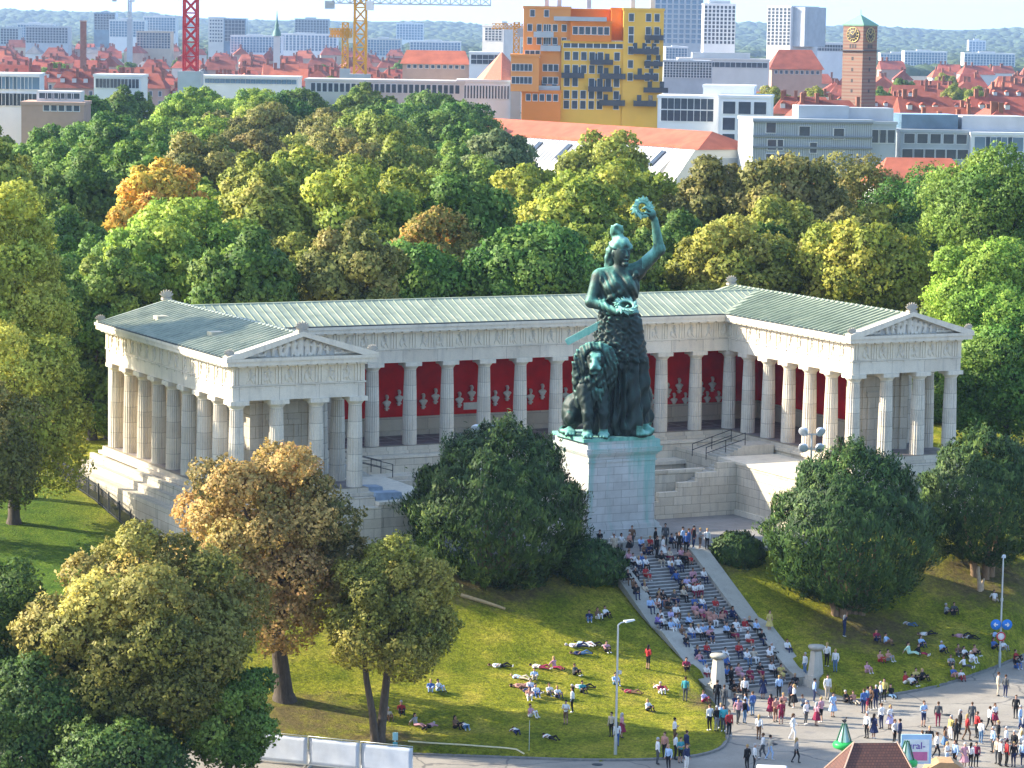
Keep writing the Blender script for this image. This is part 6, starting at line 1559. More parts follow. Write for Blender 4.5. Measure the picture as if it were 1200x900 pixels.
# --- far woods as one mass, and far villas
rng = np.random.default_rng(5); n = 9000
dd = 2700+rng.random(n)**1.25*6300; uu = rng.uniform(-60, 1260, n); cl = np.sin(uu*.021+dd*.0011)+np.sin(uu*.05-dd*.0023+1); ok = (cl > -.75) | (dd > 5200); dd, uu = dd[ok], uu[ok]; n = len(dd)
xy = CAM[:2]+fwh*dd[:, None]+rth*((uu-600)/FPX*dd)[:, None]; zz = hgt(xy[:, 0], xy[:, 1])
base = np.array([(math.cos(a), math.sin(a), 0) for a in np.linspace(0, 2*math.pi, 6, endpoint=False)]+[(.72*math.cos(a), .72*math.sin(a), .62) for a in np.linspace(.4, 2*math.pi+.4, 6, endpoint=False)]+[(0, 0, 1)]*6)
rx = rng.uniform(7, 16, n)*(1+dd/12000); rh = rng.uniform(7, 12, n)
V = xy[:, None, :]*np.array((1.0, 1.0)); V = np.concatenate([xy[:, None, :]+base[None, :, :2]*rx[:, None, None]*rng.uniform(.7, 1.3, (n, 18, 1)), (zz[:, None]-1+base[None, :, 2]*rh[:, None])[:, :, None]], 2).reshape(-1, 3)
q = []
for k in range(6): q += [(k, (k+1) % 6, 6+(k+1) % 6, 6+k), (6+k, 6+(k+1) % 6, 12+(k+1) % 6, 12+k)]
Q = (np.array(q)[None]+18*np.arange(n)[:, None, None]).reshape(-1, 4)
me = quad_mesh('far_woods', V, Q, False); fw_, n_, b_ = new_mat('far_wood_leaves'); P_ = coords(n_, True)
n_.links.new(ramp(n_, noise(n_, P_, .018, 5, .7), [(.3, (.022, .045, .014)), (.55, (.045, .080, .020)), (.75, (.10, .12, .03))]), b_.inputs['Base Color']); b_.inputs['Roughness'].default_value = .9; me.materials.append(fw_)
tag(link('far_woods', me), 'dark woods covering the plain and hills on the horizon', 'woods', None, 'stuff')

# --- construction cranes
CR = plain('red_crane_paint', (.55, .035, .045), .5); CY = plain('yellow_crane_paint', (.70, .34, .035), .5); CG = plain('grey_crane_steel', (.50, .52, .52), .5)
def lattice(mb, p0, p1, w_, nb, t, upv=(0, 0, 1)):
    p0 = np.array(p0, float); p1 = np.array(p1, float); d = (p1-p0)/np.linalg.norm(p1-p0); upv = np.array(upv, float)
    if abs(d@upv) > .9: upv = np.array((0, 1.0, 0))
    x = np.cross(d, upv); x /= np.linalg.norm(x); z = np.cross(x, d); cs = [(-1, -1), (1, -1), (1, 1), (-1, 1)]
    P = lambda s_, c: p0+(p1-p0)*s_+(x*c[0]+z*c[1])*w_/2
    for c in cs: mb.bar(P(0, c), P(1, c), t*1.4, t*1.4)
    for k in range(nb):
        s0, s1 = k/nb, (k+1)/nb
        for i in range(4):
            c, e = cs[i], cs[(i+1) % 4]
            mb.bar(P(s0, c), P(s1, e) , t, t); mb.bar(P(s0, e), P(s1, c), t*.8, t*.8); mb.bar(P(s1, c), P(s1, e), t, t)
def crane(label, u, v0, v1, dist, mat, w_, t, jib=None, jmat=None):
    b = Bld('tower_crane', label, 'crane', u-5, u+5, dist); mb = MB(); z0, z1 = b.z(v1), b.z(v0); lattice(mb, (0, 0, z0), (0, 0, z1), w_, max(6, int((z1-z0)/w_/1.1)), t); mb.build('mast', mat, b.o)
    ft = MB(); ft.box(-w_*.9, -w_*.9, ZG, w_*.9, w_*.9, z0); ft.build('base', GREYW, b.o)
    if jib:
        (ua, ub, vj, wj) = jib; mb = MB(); zj = b.z(vj); lattice(mb, (b.x(ua), 0, zj), (b.x(ub), 0, zj), wj, max(8, int(abs(b.x(ub)-b.x(ua))/wj/1.3)), t*.7); mb.build('jib', jmat or mat, b.o)
        cb = MB(); cb.box(w_*.5, -w_*.6, zj-2.6, w_*.5+1.8, w_*.6, zj-.3); cb.build('cab', WHITEW, b.o)
        cw = MB(); xx = b.x(ua) if abs(b.x(ua)) < abs(b.x(ub)) else b.x(ub); cw.box(xx-1.2, -.8, zj-2.4, xx+1.2, .8, zj-.4); cw.build('counterweight', GREYW, b.o)
    return b
crane('tall red lattice tower crane rising over the left roofs', 223.5, -30, 90, 700, CR, 3.0, .34, (190, 330, -26, 1.8))
crane('yellow lattice tower crane with long horizontal jib across the sky', 422, -4, 90, 760, CY, 2.9, .34, (386, 574, 2.5, 1.9), CG)
crane('short yellow crane with low jib left of the yellow tower crane', 404.5, 30, 84, 800, CY, 1.5, .22, (386, 412, 42, 2.2))
crane('small yellow crane beside the left edge of the orange block', 605, 26, 70, 720, CY, 1.3, .2, (576, 612, 31, 1.2))
crane('distant grey crane with level jib on the far left skyline', 152, -4, 30, 1700, CG, 1.6, .3, (134, 212, 4.5, 1.5))
# ================================================================== PEOPLE
PCOL = {'w': ('white', (.74, .73, .70)), 'k': ('black', (.016, .016, .018)), 'n': ('navy', (.022, .032, .085)), 'b': ('blue', (.06, .13, .34)), 'lb': ('light blue', (.36, .50, .70)), 'r': ('red', (.40, .035, .035)), 'p': ('pink', (.54, .28, .32)),
 'sal': ('salmon', (.50, .25, .19)), 'g': ('green', (.07, .24, .07)), 't': ('teal', (.05, .27, .30)), 'y': ('yellow', (.56, .45, .15)), 'gr': ('grey', (.30, .30, .30)), 'br': ('brown', (.17, .095, .055)), 'be': ('beige', (.52, .44, .33)), 'pu': ('purple', (.21, .15, .42)),
 'm': ('maroon', (.24, .025, .06)), 'dg': ('dark grey', (.075, .08, .085)), 'lav': ('lavender', (.50, .45, .68)), 'mi': ('mint', (.40, .62, .50)), 'cy': ('turquoise', (.06, .42, .46)), 'den': ('denim blue', (.10, .19, .32))}
PM = {}
def pm(key, c=None):
    if key not in PM:
        m, n, b = new_mat('cloth_'+key if c is None else key); cc = PCOL[key][1] if c is None else c
        b.inputs['Base Color'].default_value = (*cc, 1); b.inputs['Roughness'].default_value = .85; b.inputs['Specular IOR Level'].default_value = .2
        P_ = coords(n); f = ramp(n, noise(n, P_, 14, 3), [(.3, tuple(np.array(cc)*.85)), (.7, tuple(np.minimum(np.array(cc)*1.12, 1)))]); n.links.new(f, b.inputs['Base Color']); PM[key] = m
    return PM[key]
SKIN = [pm('skin', (.46, .27, .19)), pm('tan_skin', (.38, .21, .14))]; SHOE = [pm('dark_shoe', (.03, .028, .026)), pm('white_shoe', (.66, .65, .63))]
HAIRC = {'dark': pm('dark_hair', (.022, .016, .012)), 'brown': pm('brown_hair', (.085, .045, .022)), 'blond': pm('blond_hair', (.42, .28, .11)), 'grey': pm('grey_hair', (.42, .41, .39))}
def head(c, f=(0, -1), tilt=0):
    """head with face and neck; c = centre"""
    c = np.array(c, float); f = np.array((f[0], f[1], 0.0)); s_ = np.array((-f[1], f[0], 0))
    q = [(0, ell(c, (.078, .098, .118)), .02), (0, cap(c-(0, 0, .20), c-(0, 0, .06), .055, .05), .03), (0, ell(c+f*.06-(0, 0, .05), (.055, .05, .06)), .03), (0, ell(c+f*.108-(0, 0, .012), (.014, .018, .022)), .012), (0, ell(c+f*.10-(0, 0, .06), (.028, .014, .010)), .006)]
    for k in (-1, 1): q += [(0, ell(c+s_*k*.082, (.014, .022, .032)), .01), (0, ell(c+f*.092+s_*k*.032+np.array((0, 0, .012)), (.016, .012, .010)), .004)]
    return q
def hair_prims(c, long_=False, f=(0, -1)):
    c = np.array(c, float); f = np.array((f[0], f[1], 0.0))
    q = [(0, ell(c-f*.022+np.array((0, 0, .035)), (.092, .108, .105)), .02)]
    if long_: q += [(0, cap(c-f*.07, c-f*.10-(0, 0, .26), .075, .06), .04)]
    return q
def hand_p(w_, d):
    w_ = np.array(w_, float); d = np.array(d, float); d /= np.linalg.norm(d); sd_ = np.cross(d, (0.1, .2, 1.0)); sd_ /= np.linalg.norm(sd_)
    q = [(0, cap(w_, w_+d*.08, .030, .038), .02)]
    for k in (-1.5, -.5, .5, 1.5): q.append((0, cap(w_+d*.08+sd_*k*.018, w_+d*(.17-.012*abs(k))+sd_*k*.021+np.array((0, 0, -.012)), .012, .010), .006))
    q.append((0, cap(w_+d*.03+sd_*.03, w_+d*.09+sd_*.065, .013, .011), .008)); return q
def arm(sh, el_, wr, sleeve=True):
    sh, el_, wr = [np.array(q, float) for q in (sh, el_, wr)]
    return [(1, cap(sh, el_, .062, .050), .035), (1 if sleeve else 0, cap(el_, wr, .046, .034), .02)]+hand_p(wr, wr-el_)
def leg(h, k, a, toe, lab=2, short=False):
    h, k, a, toe = [np.array(q, float) for q in (h, k, a, toe)]
    return [(lab, cap(h, k, .092, .062), .05), (0 if short else lab, cap(k, a, .060, .040), .02), (3, cap(a+np.array((0, 0, -.035)), toe, .048, .040), .015)]
def torso(p, c, lab=1): return [(2, ell(np.array(p, float), (.165, .125, .12)), .05), (lab, cap(np.array(p, float)+(0, 0, .06), np.array(c, float)-(0, 0, .12), .135, .15), .06), (lab, ell(np.array(c, float), (.185, .115, .13)), .06)]
BODY = {}
def add_body(key, prims, hc, f=(0, -1)):
    me = sculpt('body_'+key, prims, .034, [SKIN[0], pm('w'), pm('n'), SHOE[0]])
    h1 = sculpt('hair_short', hair_prims(hc, False, f), .03); h2 = sculpt('hair_long', hair_prims(hc, True, f), .03)
    for h_ in (h1, h2): h_.materials.append(HAIRC['brown'])
    BODY[key] = (me, h1, h2)
# standing, arms down / hands joined / walking / dress / short trousers
def stand(a1, a2, short=False, walk=0.0, hand2=None):
    hc = (0, -.02, 1.62); q = head(hc)+torso((0, 0, .93), (0, 0, 1.34))
    q += leg((-.09, 0, .90), (-.10, -.02-walk*.8, .49), (-.10, .04-walk*.9, .10), (-.11, -.10-walk*.9, .045), 2, short)+leg((.09, 0, .90), (.10, -.02+walk*.4, .49), (.10, .04+walk*1.2, .10), (.11, -.10+walk*1.2, .045), 2, short)
    return q+a1+a2, hc
q, hc = stand(arm((-.20, 0, 1.38), (-.25, .03, 1.10), (-.24, -.06, .86)), arm((.20, 0, 1.38), (.25, .03, 1.10), (.24, -.06, .86))); add_body('S', q, hc)
q, hc = stand(arm((-.20, 0, 1.38), (-.26, 0, 1.12), (-.06, -.20, 1.12), False), arm((.20, 0, 1.38), (.26, 0, 1.12), (.06, -.22, 1.16), False), True); add_body('H', q, hc)
q, hc = stand(arm((-.20, 0, 1.38), (-.26, .12, 1.13), (-.24, .08, .88)), arm((.20, 0, 1.38), (.26, -.06, 1.12), (.22, -.24, .98)), False, .20); add_body('W', q, hc)
q, hc = stand(arm((-.20, 0, 1.38), (-.30, -.05, 1.62), (-.20, -.10, 1.86), False), arm((.20, 0, 1.38), (.25, .03, 1.10), (.24, -.06, .86), False)); add_body('U', q, hc)
hc = (0, -.02, 1.55)
q = head(hc)+[(1, ell((0, 0, 1.28), (.17, .11, .15)), .05), (1, cap((0, 0, 1.2), (0, 0, 1.0), .13, .115), .05), (2, cone((0, 0, .42), (0, 0, 1.04), (.32, .29), (.13, .11), lambda th, z, P: .018*np.sin(th*9)*np.clip((1.0-z)*2, 0, 1)), .03)]
for s_ in (-1, 1): q += [(0, cap((s_*.08, 0, .5), (s_*.08, .02, .10), .058, .038), .0), (3, cap((s_*.08, .03, .055), (s_*.09, -.10, .045), .045, .038), .01)]
q += arm((-.18, 0, 1.32), (-.25, .02, 1.06), (-.16, -.14, .92), False)+arm((.18, 0, 1.32), (.25, .02, 1.06), (.14, -.16, .95), False); add_body('D', q, hc)
# sitting on a step (origin at the seat, feet two steps down)
def sit(a1, a2, skirt=False, lean=0.0):
    hc = (0, .02+lean*.6, .74); q = head(hc)+torso((0, .02, .10), (0, .05+lean*.5, .47))
    for s_ in (-1, 1):
        q += leg((s_*.09, 0, .10), (s_*.13, -.44, .16), (s_*.12, -.50, -.24), (s_*.13, -.64, -.30), 2, skirt)
    if skirt: q += [(2, cap((0, -.02, .09), (0, -.40, .10), .15, .165), .06)]
    return q+a1+a2, hc
q, hc = sit(arm((-.20, .04, .52), (-.25, -.10, .28), (-.10, -.34, .26)), arm((.20, .04, .52), (.25, -.10, .28), (.10, -.34, .27))); add_body('P', q, hc)
q, hc = sit(arm((-.19, -.06, .50), (-.17, -.30, .30), (-.03, -.46, .24)), arm((.19, -.06, .50), (.17, -.30, .30), (.03, -.46, .26)), False, -.26); add_body('P1', q, hc)
q, hc = sit(arm((-.20, .10, .50), (-.27, .26, .26), (-.25, .30, .03)), arm((.20, .08, .50), (.24, -.08, .30), (.06, -.22, .42)), False, .14); add_body('P2', q, hc)
q, hc = sit(arm((-.20, .04, .52), (-.26, .02, .26), (-.12, -.24, .26), False), arm((.20, .04, .52), (.27, -.05, .30), (.05, -.25, .40), False), True); add_body('Q', q, hc)
# sitting on the grass: legs out, arms behind / knees up
def ground(knees):
    hc = (0, .02 if knees else .10, .76); q = head(hc)+torso((0, .02, .11), (0, .02 if knees else .09, .48))
    for s_ in (-1, 1):
        if knees: q += leg((s_*.09, 0, .10), (s_*.14, -.38, .42), (s_*.13, -.52, .10), (s_*.13, -.66, .05), 2, s_ > 5)
        else: q += leg((s_*.09, -.02, .10), (s_*.12, -.44, .20), (s_*.13, -.84, .08), (s_*.14, -.88, .20), 2)
    if knees: q += arm((-.20, .02, .52), (-.25, -.18, .34), (-.10, -.42, .34), False)+arm((.20, .02, .52), (.25, -.18, .34), (.10, -.42, .34), False)
    else: q += arm((-.20, .10, .52), (-.28, .26, .30), (-.27, .38, .08), False)+arm((.20, .10, .52), (.28, .26, .30), (.27, .38, .08), False)
    return q, hc
q, hc = ground(True); add_body('K', q, hc)
q, hc = ground(False); add_body('G', q, hc)
# lying on the back, knees a little up
hc = (0, .82, .15)
q = [(0, ell(hc, (.08, .12, .10)), .02), (0, cap((0, .62, .12), (0, .72, .13), .055, .05), .03), (0, ell((0, .80, .255), (.014, .02, .016)), .01), (1, cap((0, .08, .12), (0, .42, .13), .135, .15), .06), (1, ell((0, .48, .13), (.19, .13, .115)), .06), (2, ell((0, 0, .12), (.165, .13, .115)), .05)]
for s_ in (-1, 1): q += [(2, cap((s_*.09, -.02, .11), (s_*.12, -.42, .30 if s_ > 0 else .13), .09, .062), .05), (2, cap((s_*.12, -.42, .30 if s_ > 0 else .13), (s_*.12, -.80, .08), .06, .042), .02), (3, cap((s_*.12, -.80, .06), (s_*.15, -.86, .16), .045, .04), .015)]
q += arm((-.21, .52, .12), (-.34, .36, .08), (-.20, .16, .22), False)+arm((.21, .52, .12), (.36, .62, .07), (.24, .80, .06), False); add_body('L', q, hc, (0, 0))

def hit(u, v, off=0.0):
    """where the line of sight meets the slope, the road or the court"""
    r_ = ray(u, v); T = np.arange(165, 262, .35); Q_ = CAM+r_*T[:, None]
    G_ = np.maximum(hgt(Q_[:, 0], Q_[:, 1]), ROAD); j_ = np.argmax(Q_[:, 2]-off < G_+.9); t = T[max(j_-1, 0)]
    while t < 262:
        p = CAM+r_*t
        g = max(gz(p[0], p[1]), ROAD)
        if 16 < p[0] < WD-16 and -7.9 < p[1] < 17: g = max(g, PLAZA)
        if SX0-1.3 < p[0] < SX1+1.3 and YBOT < p[1] <= YT: g = max(g, tread_of(p[1]) if SX0 < p[0] < SX1 else ZT-(YT-p[1])*.455+.45)
        if abs(p[0]-PX) < 4.3 and abs(p[1]-PY_) < 3.7: g = max(g, PLAZA+.18)
        if p[2]-off < g: return p, g
        t += .12
    return p, g
REG = {'A': (700, 620, 8.571), 'B': (740, 700, 8.571), 'C': (800, 690, 8.571), 'D': (790, 770, 8.571), 'E': (880, 770, 8.571), 'G': (860, 810, 6.667), 'H': (1040, 780, 7.5), 'X': (960, 770, 5.0), 'I': (960, 690, 8.571), 'J': (1080, 660, 7.5), 'K': (580, 700, 8.571), 'L': (580, 770, 8.571), 'M': (430, 750, 7.5), 'N': (690, 750, 7.03), 'O': (740, 805, 8.571)}
PEOPLE = {
'A': '165,165,P,w,k 230,165,P,w,n 165,268,S,be,be 320,240,D,sal,k 345,190,S,br,dg 435,195,P,lb,n 470,240,P,br,n 545,190,P,r,k 515,235,P,n,k 560,205,S,k,k 650,300,D,w,w 610,295,S,k,k 680,175,S,dg,dg 735,170,P,n,k 785,165,P,w,k 820,270,S,k,k 855,205,S,lb,n 890,260,S,b,k 915,225,S,b,n 965,275,S,k,n 965,185,S,r,k 1030,220,H,gr,br 1100,205,S,w,k 20,140,P,k,n 310,335,P,p,n 355,360,P,w,k 420,330,P,b,lb 395,405,P,w,n 455,390,P,w,k 470,475,Q,r,r 310,500,P,k,br 375,495,P,k,k 365,590,P,br,k 440,595,P,n,b 380,640,P,k,n 630,350,P,k,be 695,295,P,be,m 712,395,P,w,b 800,375,P,w,n 835,300,P,p,k 905,310,Q,sal,r 860,345,P,k,k 785,520,P,b,n 735,450,P,n,n 885,560,Q,lav,w 945,500,P,p,n 960,560,Q,p,r 1045,485,P,w,n 970,640,P,w,m 1025,640,P,w,m 615,690,P,k,k 530,780,P,lb,n 592,780,P,w,k 645,735,P,k,sal 975,780,P,b,n 1045,765,P,w,b 1165,775,P,r,gr',
'B': '285,220,P,w,k 255,320,P,pu,n 310,285,P,w,k 390,215,P,lav,w 445,165,P,w,br 435,295,P,w,lb 470,390,P,br,n 555,390,P,w,b 630,385,P,w,k 690,385,P,lb,k 775,440,Q,p,n 640,170,Q,p,sal 692,170,Q,p,m 775,225,Q,sal,sal 832,235,P,sal,w 915,185,P,m,n 1000,185,P,n,n 1020,315,P,w,w 940,415,P,lb,k 1010,425,Q,k,m 1110,295,P,r,w 1160,285,P,k,dg 1170,490,Q,w,r 1065,600,P,r,n 650,585,P,n,n 690,640,P,p,b 745,605,P,r,n 745,770,P,w,m 550,715,P,m,k 920,695,P,b,n 945,775,P,b,k 1080,780,Q,p,p 1190,795,Q,m,m 165,730,H,r,k',
'C': '705,435,P,lb,k 780,545,P,k,n 870,430,D,y,y 1050,600,P,w,n 715,745,P,be,w 848,725,P,w,br 905,700,P,w,k 890,835,P,w,k 990,860,Q,y,y 760,825,Q,k,m',
'D': '110,445,S,t,dg 295,440,Q,lav,m 430,490,S,k,k 500,520,S,dg,dg 555,405,S,w,k 600,330,P,k,br 665,330,P,br,r 645,500,P,b,n 715,600,D,lb,b 785,590,S,b,den 610,480,P,n,n 570,330,S,k,k 890,420,D,n,n 965,605,D,m,m 1015,650,H,sal,br 1090,615,H,sal,br 1050,420,S,lb,k 1160,500,S,n,k 365,740,S,w,k 415,750,S,k,gr 490,750,S,cy,dg 550,800,S,r,k 465,720,S,lb,n',
'E': '480,265,P,k,dg 540,205,S,w,den 430,515,D,w,k 520,480,P,gr,den 550,680,S,w,dg 635,455,S,lb,n 655,695,D,p,m 700,660,H,p,k 765,430,S,w,be 820,605,D,lb,lb 760,100,S,w,k 845,155,S,w,den 950,440,K,k,k 1030,445,G,sal,be 1165,140,K,p,p 1150,565,S,b,n',
'G': '460,380,W,w,w 225,530,W,w,dg 280,537,W,be,lb 485,560,W,gr,k 1040,370,S,w,k 1088,372,D,n,n 1150,297,S,w,n 110,612,S,k,k 150,612,S,w,k',
'H': '970,268,S,be,be 1035,282,S,dg,n 1125,468,S,k,k 740,532,S,dg,dg 635,605,S,k,k 555,655,S,y,w 600,695,S,k,k 785,640,S,r,k 820,690,S,w,den 895,572,W,w,k 940,530,D,w,m 300,778,D,w,k 365,765,W,k,be 430,820,W,w,k 520,895,H,w,lb 590,900,S,lb,k 690,905,D,p,p 725,902,S,w,k 765,895,S,m,k 970,705,S,k,k 965,868,S,be,dg 1040,765,S,w,m 1110,805,S,k,k 1050,892,S,r,k 1090,895,S,k,n 1175,805,S,w,be 1190,892,S,lb,n 1000,885,S,w,k 20,565,D,w,lav 60,685,S,w,k 575,95,K,b,sal 645,115,K,w,r 155,145,K,r,w 215,165,K,w,k 260,110,K,y,k 295,120,K,k,k 30,260,G,k,den 1130,10,K,k,b',
'X': '268,325,H,den,m 300,312,S,br,k 330,305,S,n,n 357,278,S,w,dg 378,262,S,y,k',
'I': '250,488,U,n,n 610,720,K,sal,r 690,710,K,sal,gr 905,640,G,mi,mi 1005,650,G,k,m 1020,570,K,lb,n 1085,450,L,w,k',
'J': '215,440,K,gr,k 285,430,K,dg,k 640,320,G,w,be 365,640,L,p,k 420,650,L,w,k 175,775,K,lb,k 370,815,K,w,k 465,800,K,sal,k 435,860,K,w,w 645,640,L,lb,lb 630,750,K,b,k 715,760,K,w,gr 825,850,K,r,k',
'K': '945,230,K,n,den 1030,205,K,br,w 1105,190,K,w,k 830,490,L,w,n 870,560,L,n,den 905,470,L,lb,w 990,475,L,p,k 1120,540,K,p,k 600,700,G,p,m 460,700,L,w,m 800,765,K,dg,k 60,690,L,w,k',
'L': '355,320,K,w,b 285,290,L,sal,sal 405,380,K,w,b 345,410,K,sal,w 545,370,K,w,dg 625,395,K,w,n 875,345,K,t,k 710,685,H,w,br 775,560,S,w,k 355,590,K,p,w 210,750,L,w,n 560,810,L,w,k',
'M': '560,440,K,b,lb 625,435,K,w,lb 300,640,K,r,k 185,690,K,be,br 430,740,G,gr,p 545,760,L,p,k 775,765,K,br,k 865,765,L,w,den',
'N': '590,430,K,m,w 485,570,K,w,k 185,800,S,be,k 230,880,S,w,b 270,810,D,p,m',
'O': '430,565,H,w,br 260,780,S,w,dg 330,735,S,sal,k 440,735,S,w,k 490,765,H,t,k 550,700,S,n,n 370,835,S,lb,k 550,850,S,n,w'}
GRP = 'people resting and strolling around the monument steps'
POSEW = {'S': 'standing', 'H': 'standing in shorts', 'W': 'walking', 'U': 'standing with an arm raised', 'D': 'standing in a skirt', 'P': 'sitting', 'Q': 'sitting in a skirt', 'K': 'crouching', 'G': 'reclining', 'L': 'lying down'}
rnd = random.Random(17); PL = []
_rx = random.Random(41); _c = 'w w k k n n b lb r p sal gr br be dg m w lb'.split(); extra = []
for _ in range(16):
    q = _rx.random(); u_ = 752+q*118+_rx.uniform(-46, 42); v_ = 655+q*135
    extra.append('%.0f,%.0f,%s,%s,%s' % (u_, v_, _rx.choice('PPPQ'), _rx.choice(_c), _rx.choice('k n dg m den br w be'.split())))
for (u0, u1, v0, v1, n_) in ((1050, 1200, 838, 898, 8), (840, 960, 835, 868, 4)):
    for _ in range(n_): extra.append('%.0f,%.0f,%s,%s,%s' % (_rx.uniform(u0, u1), _rx.uniform(v0, v1), _rx.choice('SSWHD'), _rx.choice(_c), _rx.choice('k n dg m den br w be'.split())))
for (u0, u1, v0, v1, n_) in ((590, 790, 745, 850, 7), (1020, 1185, 725, 800, 6)):
    for _ in range(n_): extra.append('%.0f,%.0f,%s,%s,%s' % (_rx.uniform(u0, u1), _rx.uniform(v0, v1), _rx.choice('KKGL'), _rx.choice(_c), _rx.choice('k n dg m den br w be'.split())))
PEOPLE['Z'] = ' '.join(extra); REG['Z'] = (0, 0, 1.0)
for rg, s_ in PEOPLE.items():
    ou, ov, sc_ = REG[rg]
    for item in s_.split():
        a = item.split(','); u, v = ou+float(a[0])/sc_, ov+float(a[1])/sc_; pose, tp, bt_ = a[2:5]
        sitp = pose in 'PQ'
        p, g = hit(u, v, .12 if pose in 'PQKGL' else 0)
        x, y, z = p[0], p[1], g
        onstep = SX0 < x < SX1 and YBOT-.3 < y < YT+.2
        oncheek = (SX0-1.3 <= x <= SX0 or SX1 <= x <= SX1+1.3) and YBOT < y < YT+1
        rz = rnd.uniform(-.35, .35)
        if sitp and onstep:
            k = max(0, round((YT-y)/TREAD-.5)); z = tread_of(y); 
            # sit at the front edge of the tread
            yy = y
            while tread_of(yy-.02) == z and yy > y-TREAD*1.2: yy -= .02
            y = yy+.06
        elif pose in 'PQ' and not oncheek and y < -6:
            pose = 'K'
        if pose in 'SHWUD': rz = rnd.uniform(0, 6.28) if y < -20 and not onstep else rnd.uniform(-.8, .8)
        if pose in 'KGL' and y > -42: rz = rnd.uniform(-.5, .6)
        if pose == 'L': rz += rnd.choice((.5, .9, -.4))
        zone = None
        if onstep:
            q = (YT-y)/(YT-YBOT); zone = ('upper' if q < .33 else 'middle' if q < .62 else 'lower')+' steps'+(' at left' if x < SX0+2.1 else ' at right' if x > SX1-2.1 else '')
        elif oncheek: zone = '%s cheek wall' % ('left' if x < 31 else 'right')
        elif y > -7.9: zone = 'court by the pedestal'
        elif gz(x, y) > ROAD+.05: zone = ('left lawn' if x < 31 else 'right lawn')+(' near the top' if y > -17 else ' near the road' if y < -29 or (x > 31 and y < -24) else '')
        elif x > 26 and y > -30: zone = 'road below the steps'
        else: zone = 'road '+('at left' if u < 860 else 'in the middle' if u < 1060 else 'at right')
        PL.append([x, y, z, rz, pose, tp, bt_, zone, u, v])
# keep people from standing inside one another or inside the pillars
for _ in range(6):
    for i, a in enumerate(PL):
        for (qx, qy) in ((SX0-.9, YBOT-1.3), (SX1+.95, YBOT-1.3)):
            dx, dy = a[0]-qx, a[1]-qy; d = max(abs(dx), abs(dy))
            if d < 1.25: a[1] -= 1.3 if dy < .2 else 0; a[0] += (1.25-d)*(1 if dx > 0 else -1)
        for b2 in PL[i+1:]:
            dx, dy = b2[0]-a[0], b2[1]-a[1]; d = math.hypot(dx, dy)
            if d < .46: k = (.48-d)/2/(d+1e-3); a[0] -= dx*k; b2[0] += dx*k
for a in PL:                                   # settle each on what carries it
    x, y = a[0], a[1]
    if SX0 < x < SX1 and YBOT < y <= YT:
        if a[4] not in 'PQ': a[2] = tread_of(y)
    elif not ((SX0-1.3 <= x <= SX0 or SX1 <= x <= SX1+1.3) and YBOT < y < YT+1): 
        g = max(gz(x, y), ROAD)
        if y > -7.9: g = max(g, PLAZA)
        if y > -7.9 and abs(x-PX) < 4.3 and abs(y-PY_) < 3.75: g = max(g, PLAZA+.18)
        a[2] = g
        if a[4] in 'PQ' and y > -7.9: a[2] = g+.28
labels = {}
for a in PL:
    x, y, z, rz, pose, tp, bt_, zone, u, v = a
    hc_ = rnd.choice(('dark', 'dark', 'brown', 'brown', 'blond', 'grey')); lng = (pose in 'DQ') or rnd.random() < .3
    t = thing('person', '-', 'person', (x, y, z), rz, GRP); s_ = rnd.uniform(.95, 1.06); t.scale = (s_, s_, s_)
    me, h1, h2 = BODY[rnd.choice(('P', 'P1', 'P1', 'P2')) if pose == 'P' else pose]
    o = link('body', me, t)
    sk = SKIN[rnd.random() < .3]; sh = SHOE[rnd.random() < .4]
    if pose == 'D' or pose == 'Q':
        pass
    for sl_, m_ in zip(o.material_slots, (sk, pm(tp), pm(bt_), sh)): sl_.link = 'OBJECT'; sl_.material = m_
    h = link('hair', h2 if lng else h1, t); h.material_slots[0].link = 'OBJECT'; h.material_slots[0].material = HAIRC[hc_]
    tn, bn = PCOL[tp][0], PCOL[bt_][0]; low = 'skirt' if pose in 'DQ' else 'shorts' if pose == 'H' else 'trousers'
    body = ('all in %s' % tn) if tp == bt_ else '%s top, %s %s' % (tn, bn, low)
    pw = {'H': 'standing', 'D': 'standing', 'Q': 'sitting'}.get(pose, POSEW[pose])
    l_ = 'person %s on %s, %s' % (pw, 'the '+zone, body)
    if len(l_.split()) > 12: l_ = l_.replace(' near the', ' by the').replace('person ', '', 1) if False else l_
    labels.setdefault(l_, []).append((t, hc_, lng, u, v))
for l_, L in labels.items():
    if len(L) > 1:
        sub = {}
        for q in L: sub.setdefault('%s %s hair' % ('long' if q[2] else 'short', q[1]), []).append(q)
        for hn, M_ in sub.items():
            M_.sort(key=lambda q: q[3])
            for j, q in enumerate(M_):
                pre = '' if len(M_) == 1 else ('left ' if j == 0 else 'right ' if j == len(M_)-1 else 'middle ')
                q[0]['label'] = pre+l_+', '+hn
    else: L[0][0]['label'] = l_
for o in list(col.objects):
    if o.get('category') == 'person' and len(o['label'].split()) > 16: o['label'] = o['label'].replace(' the ', ' ')
print('people', len(PL))
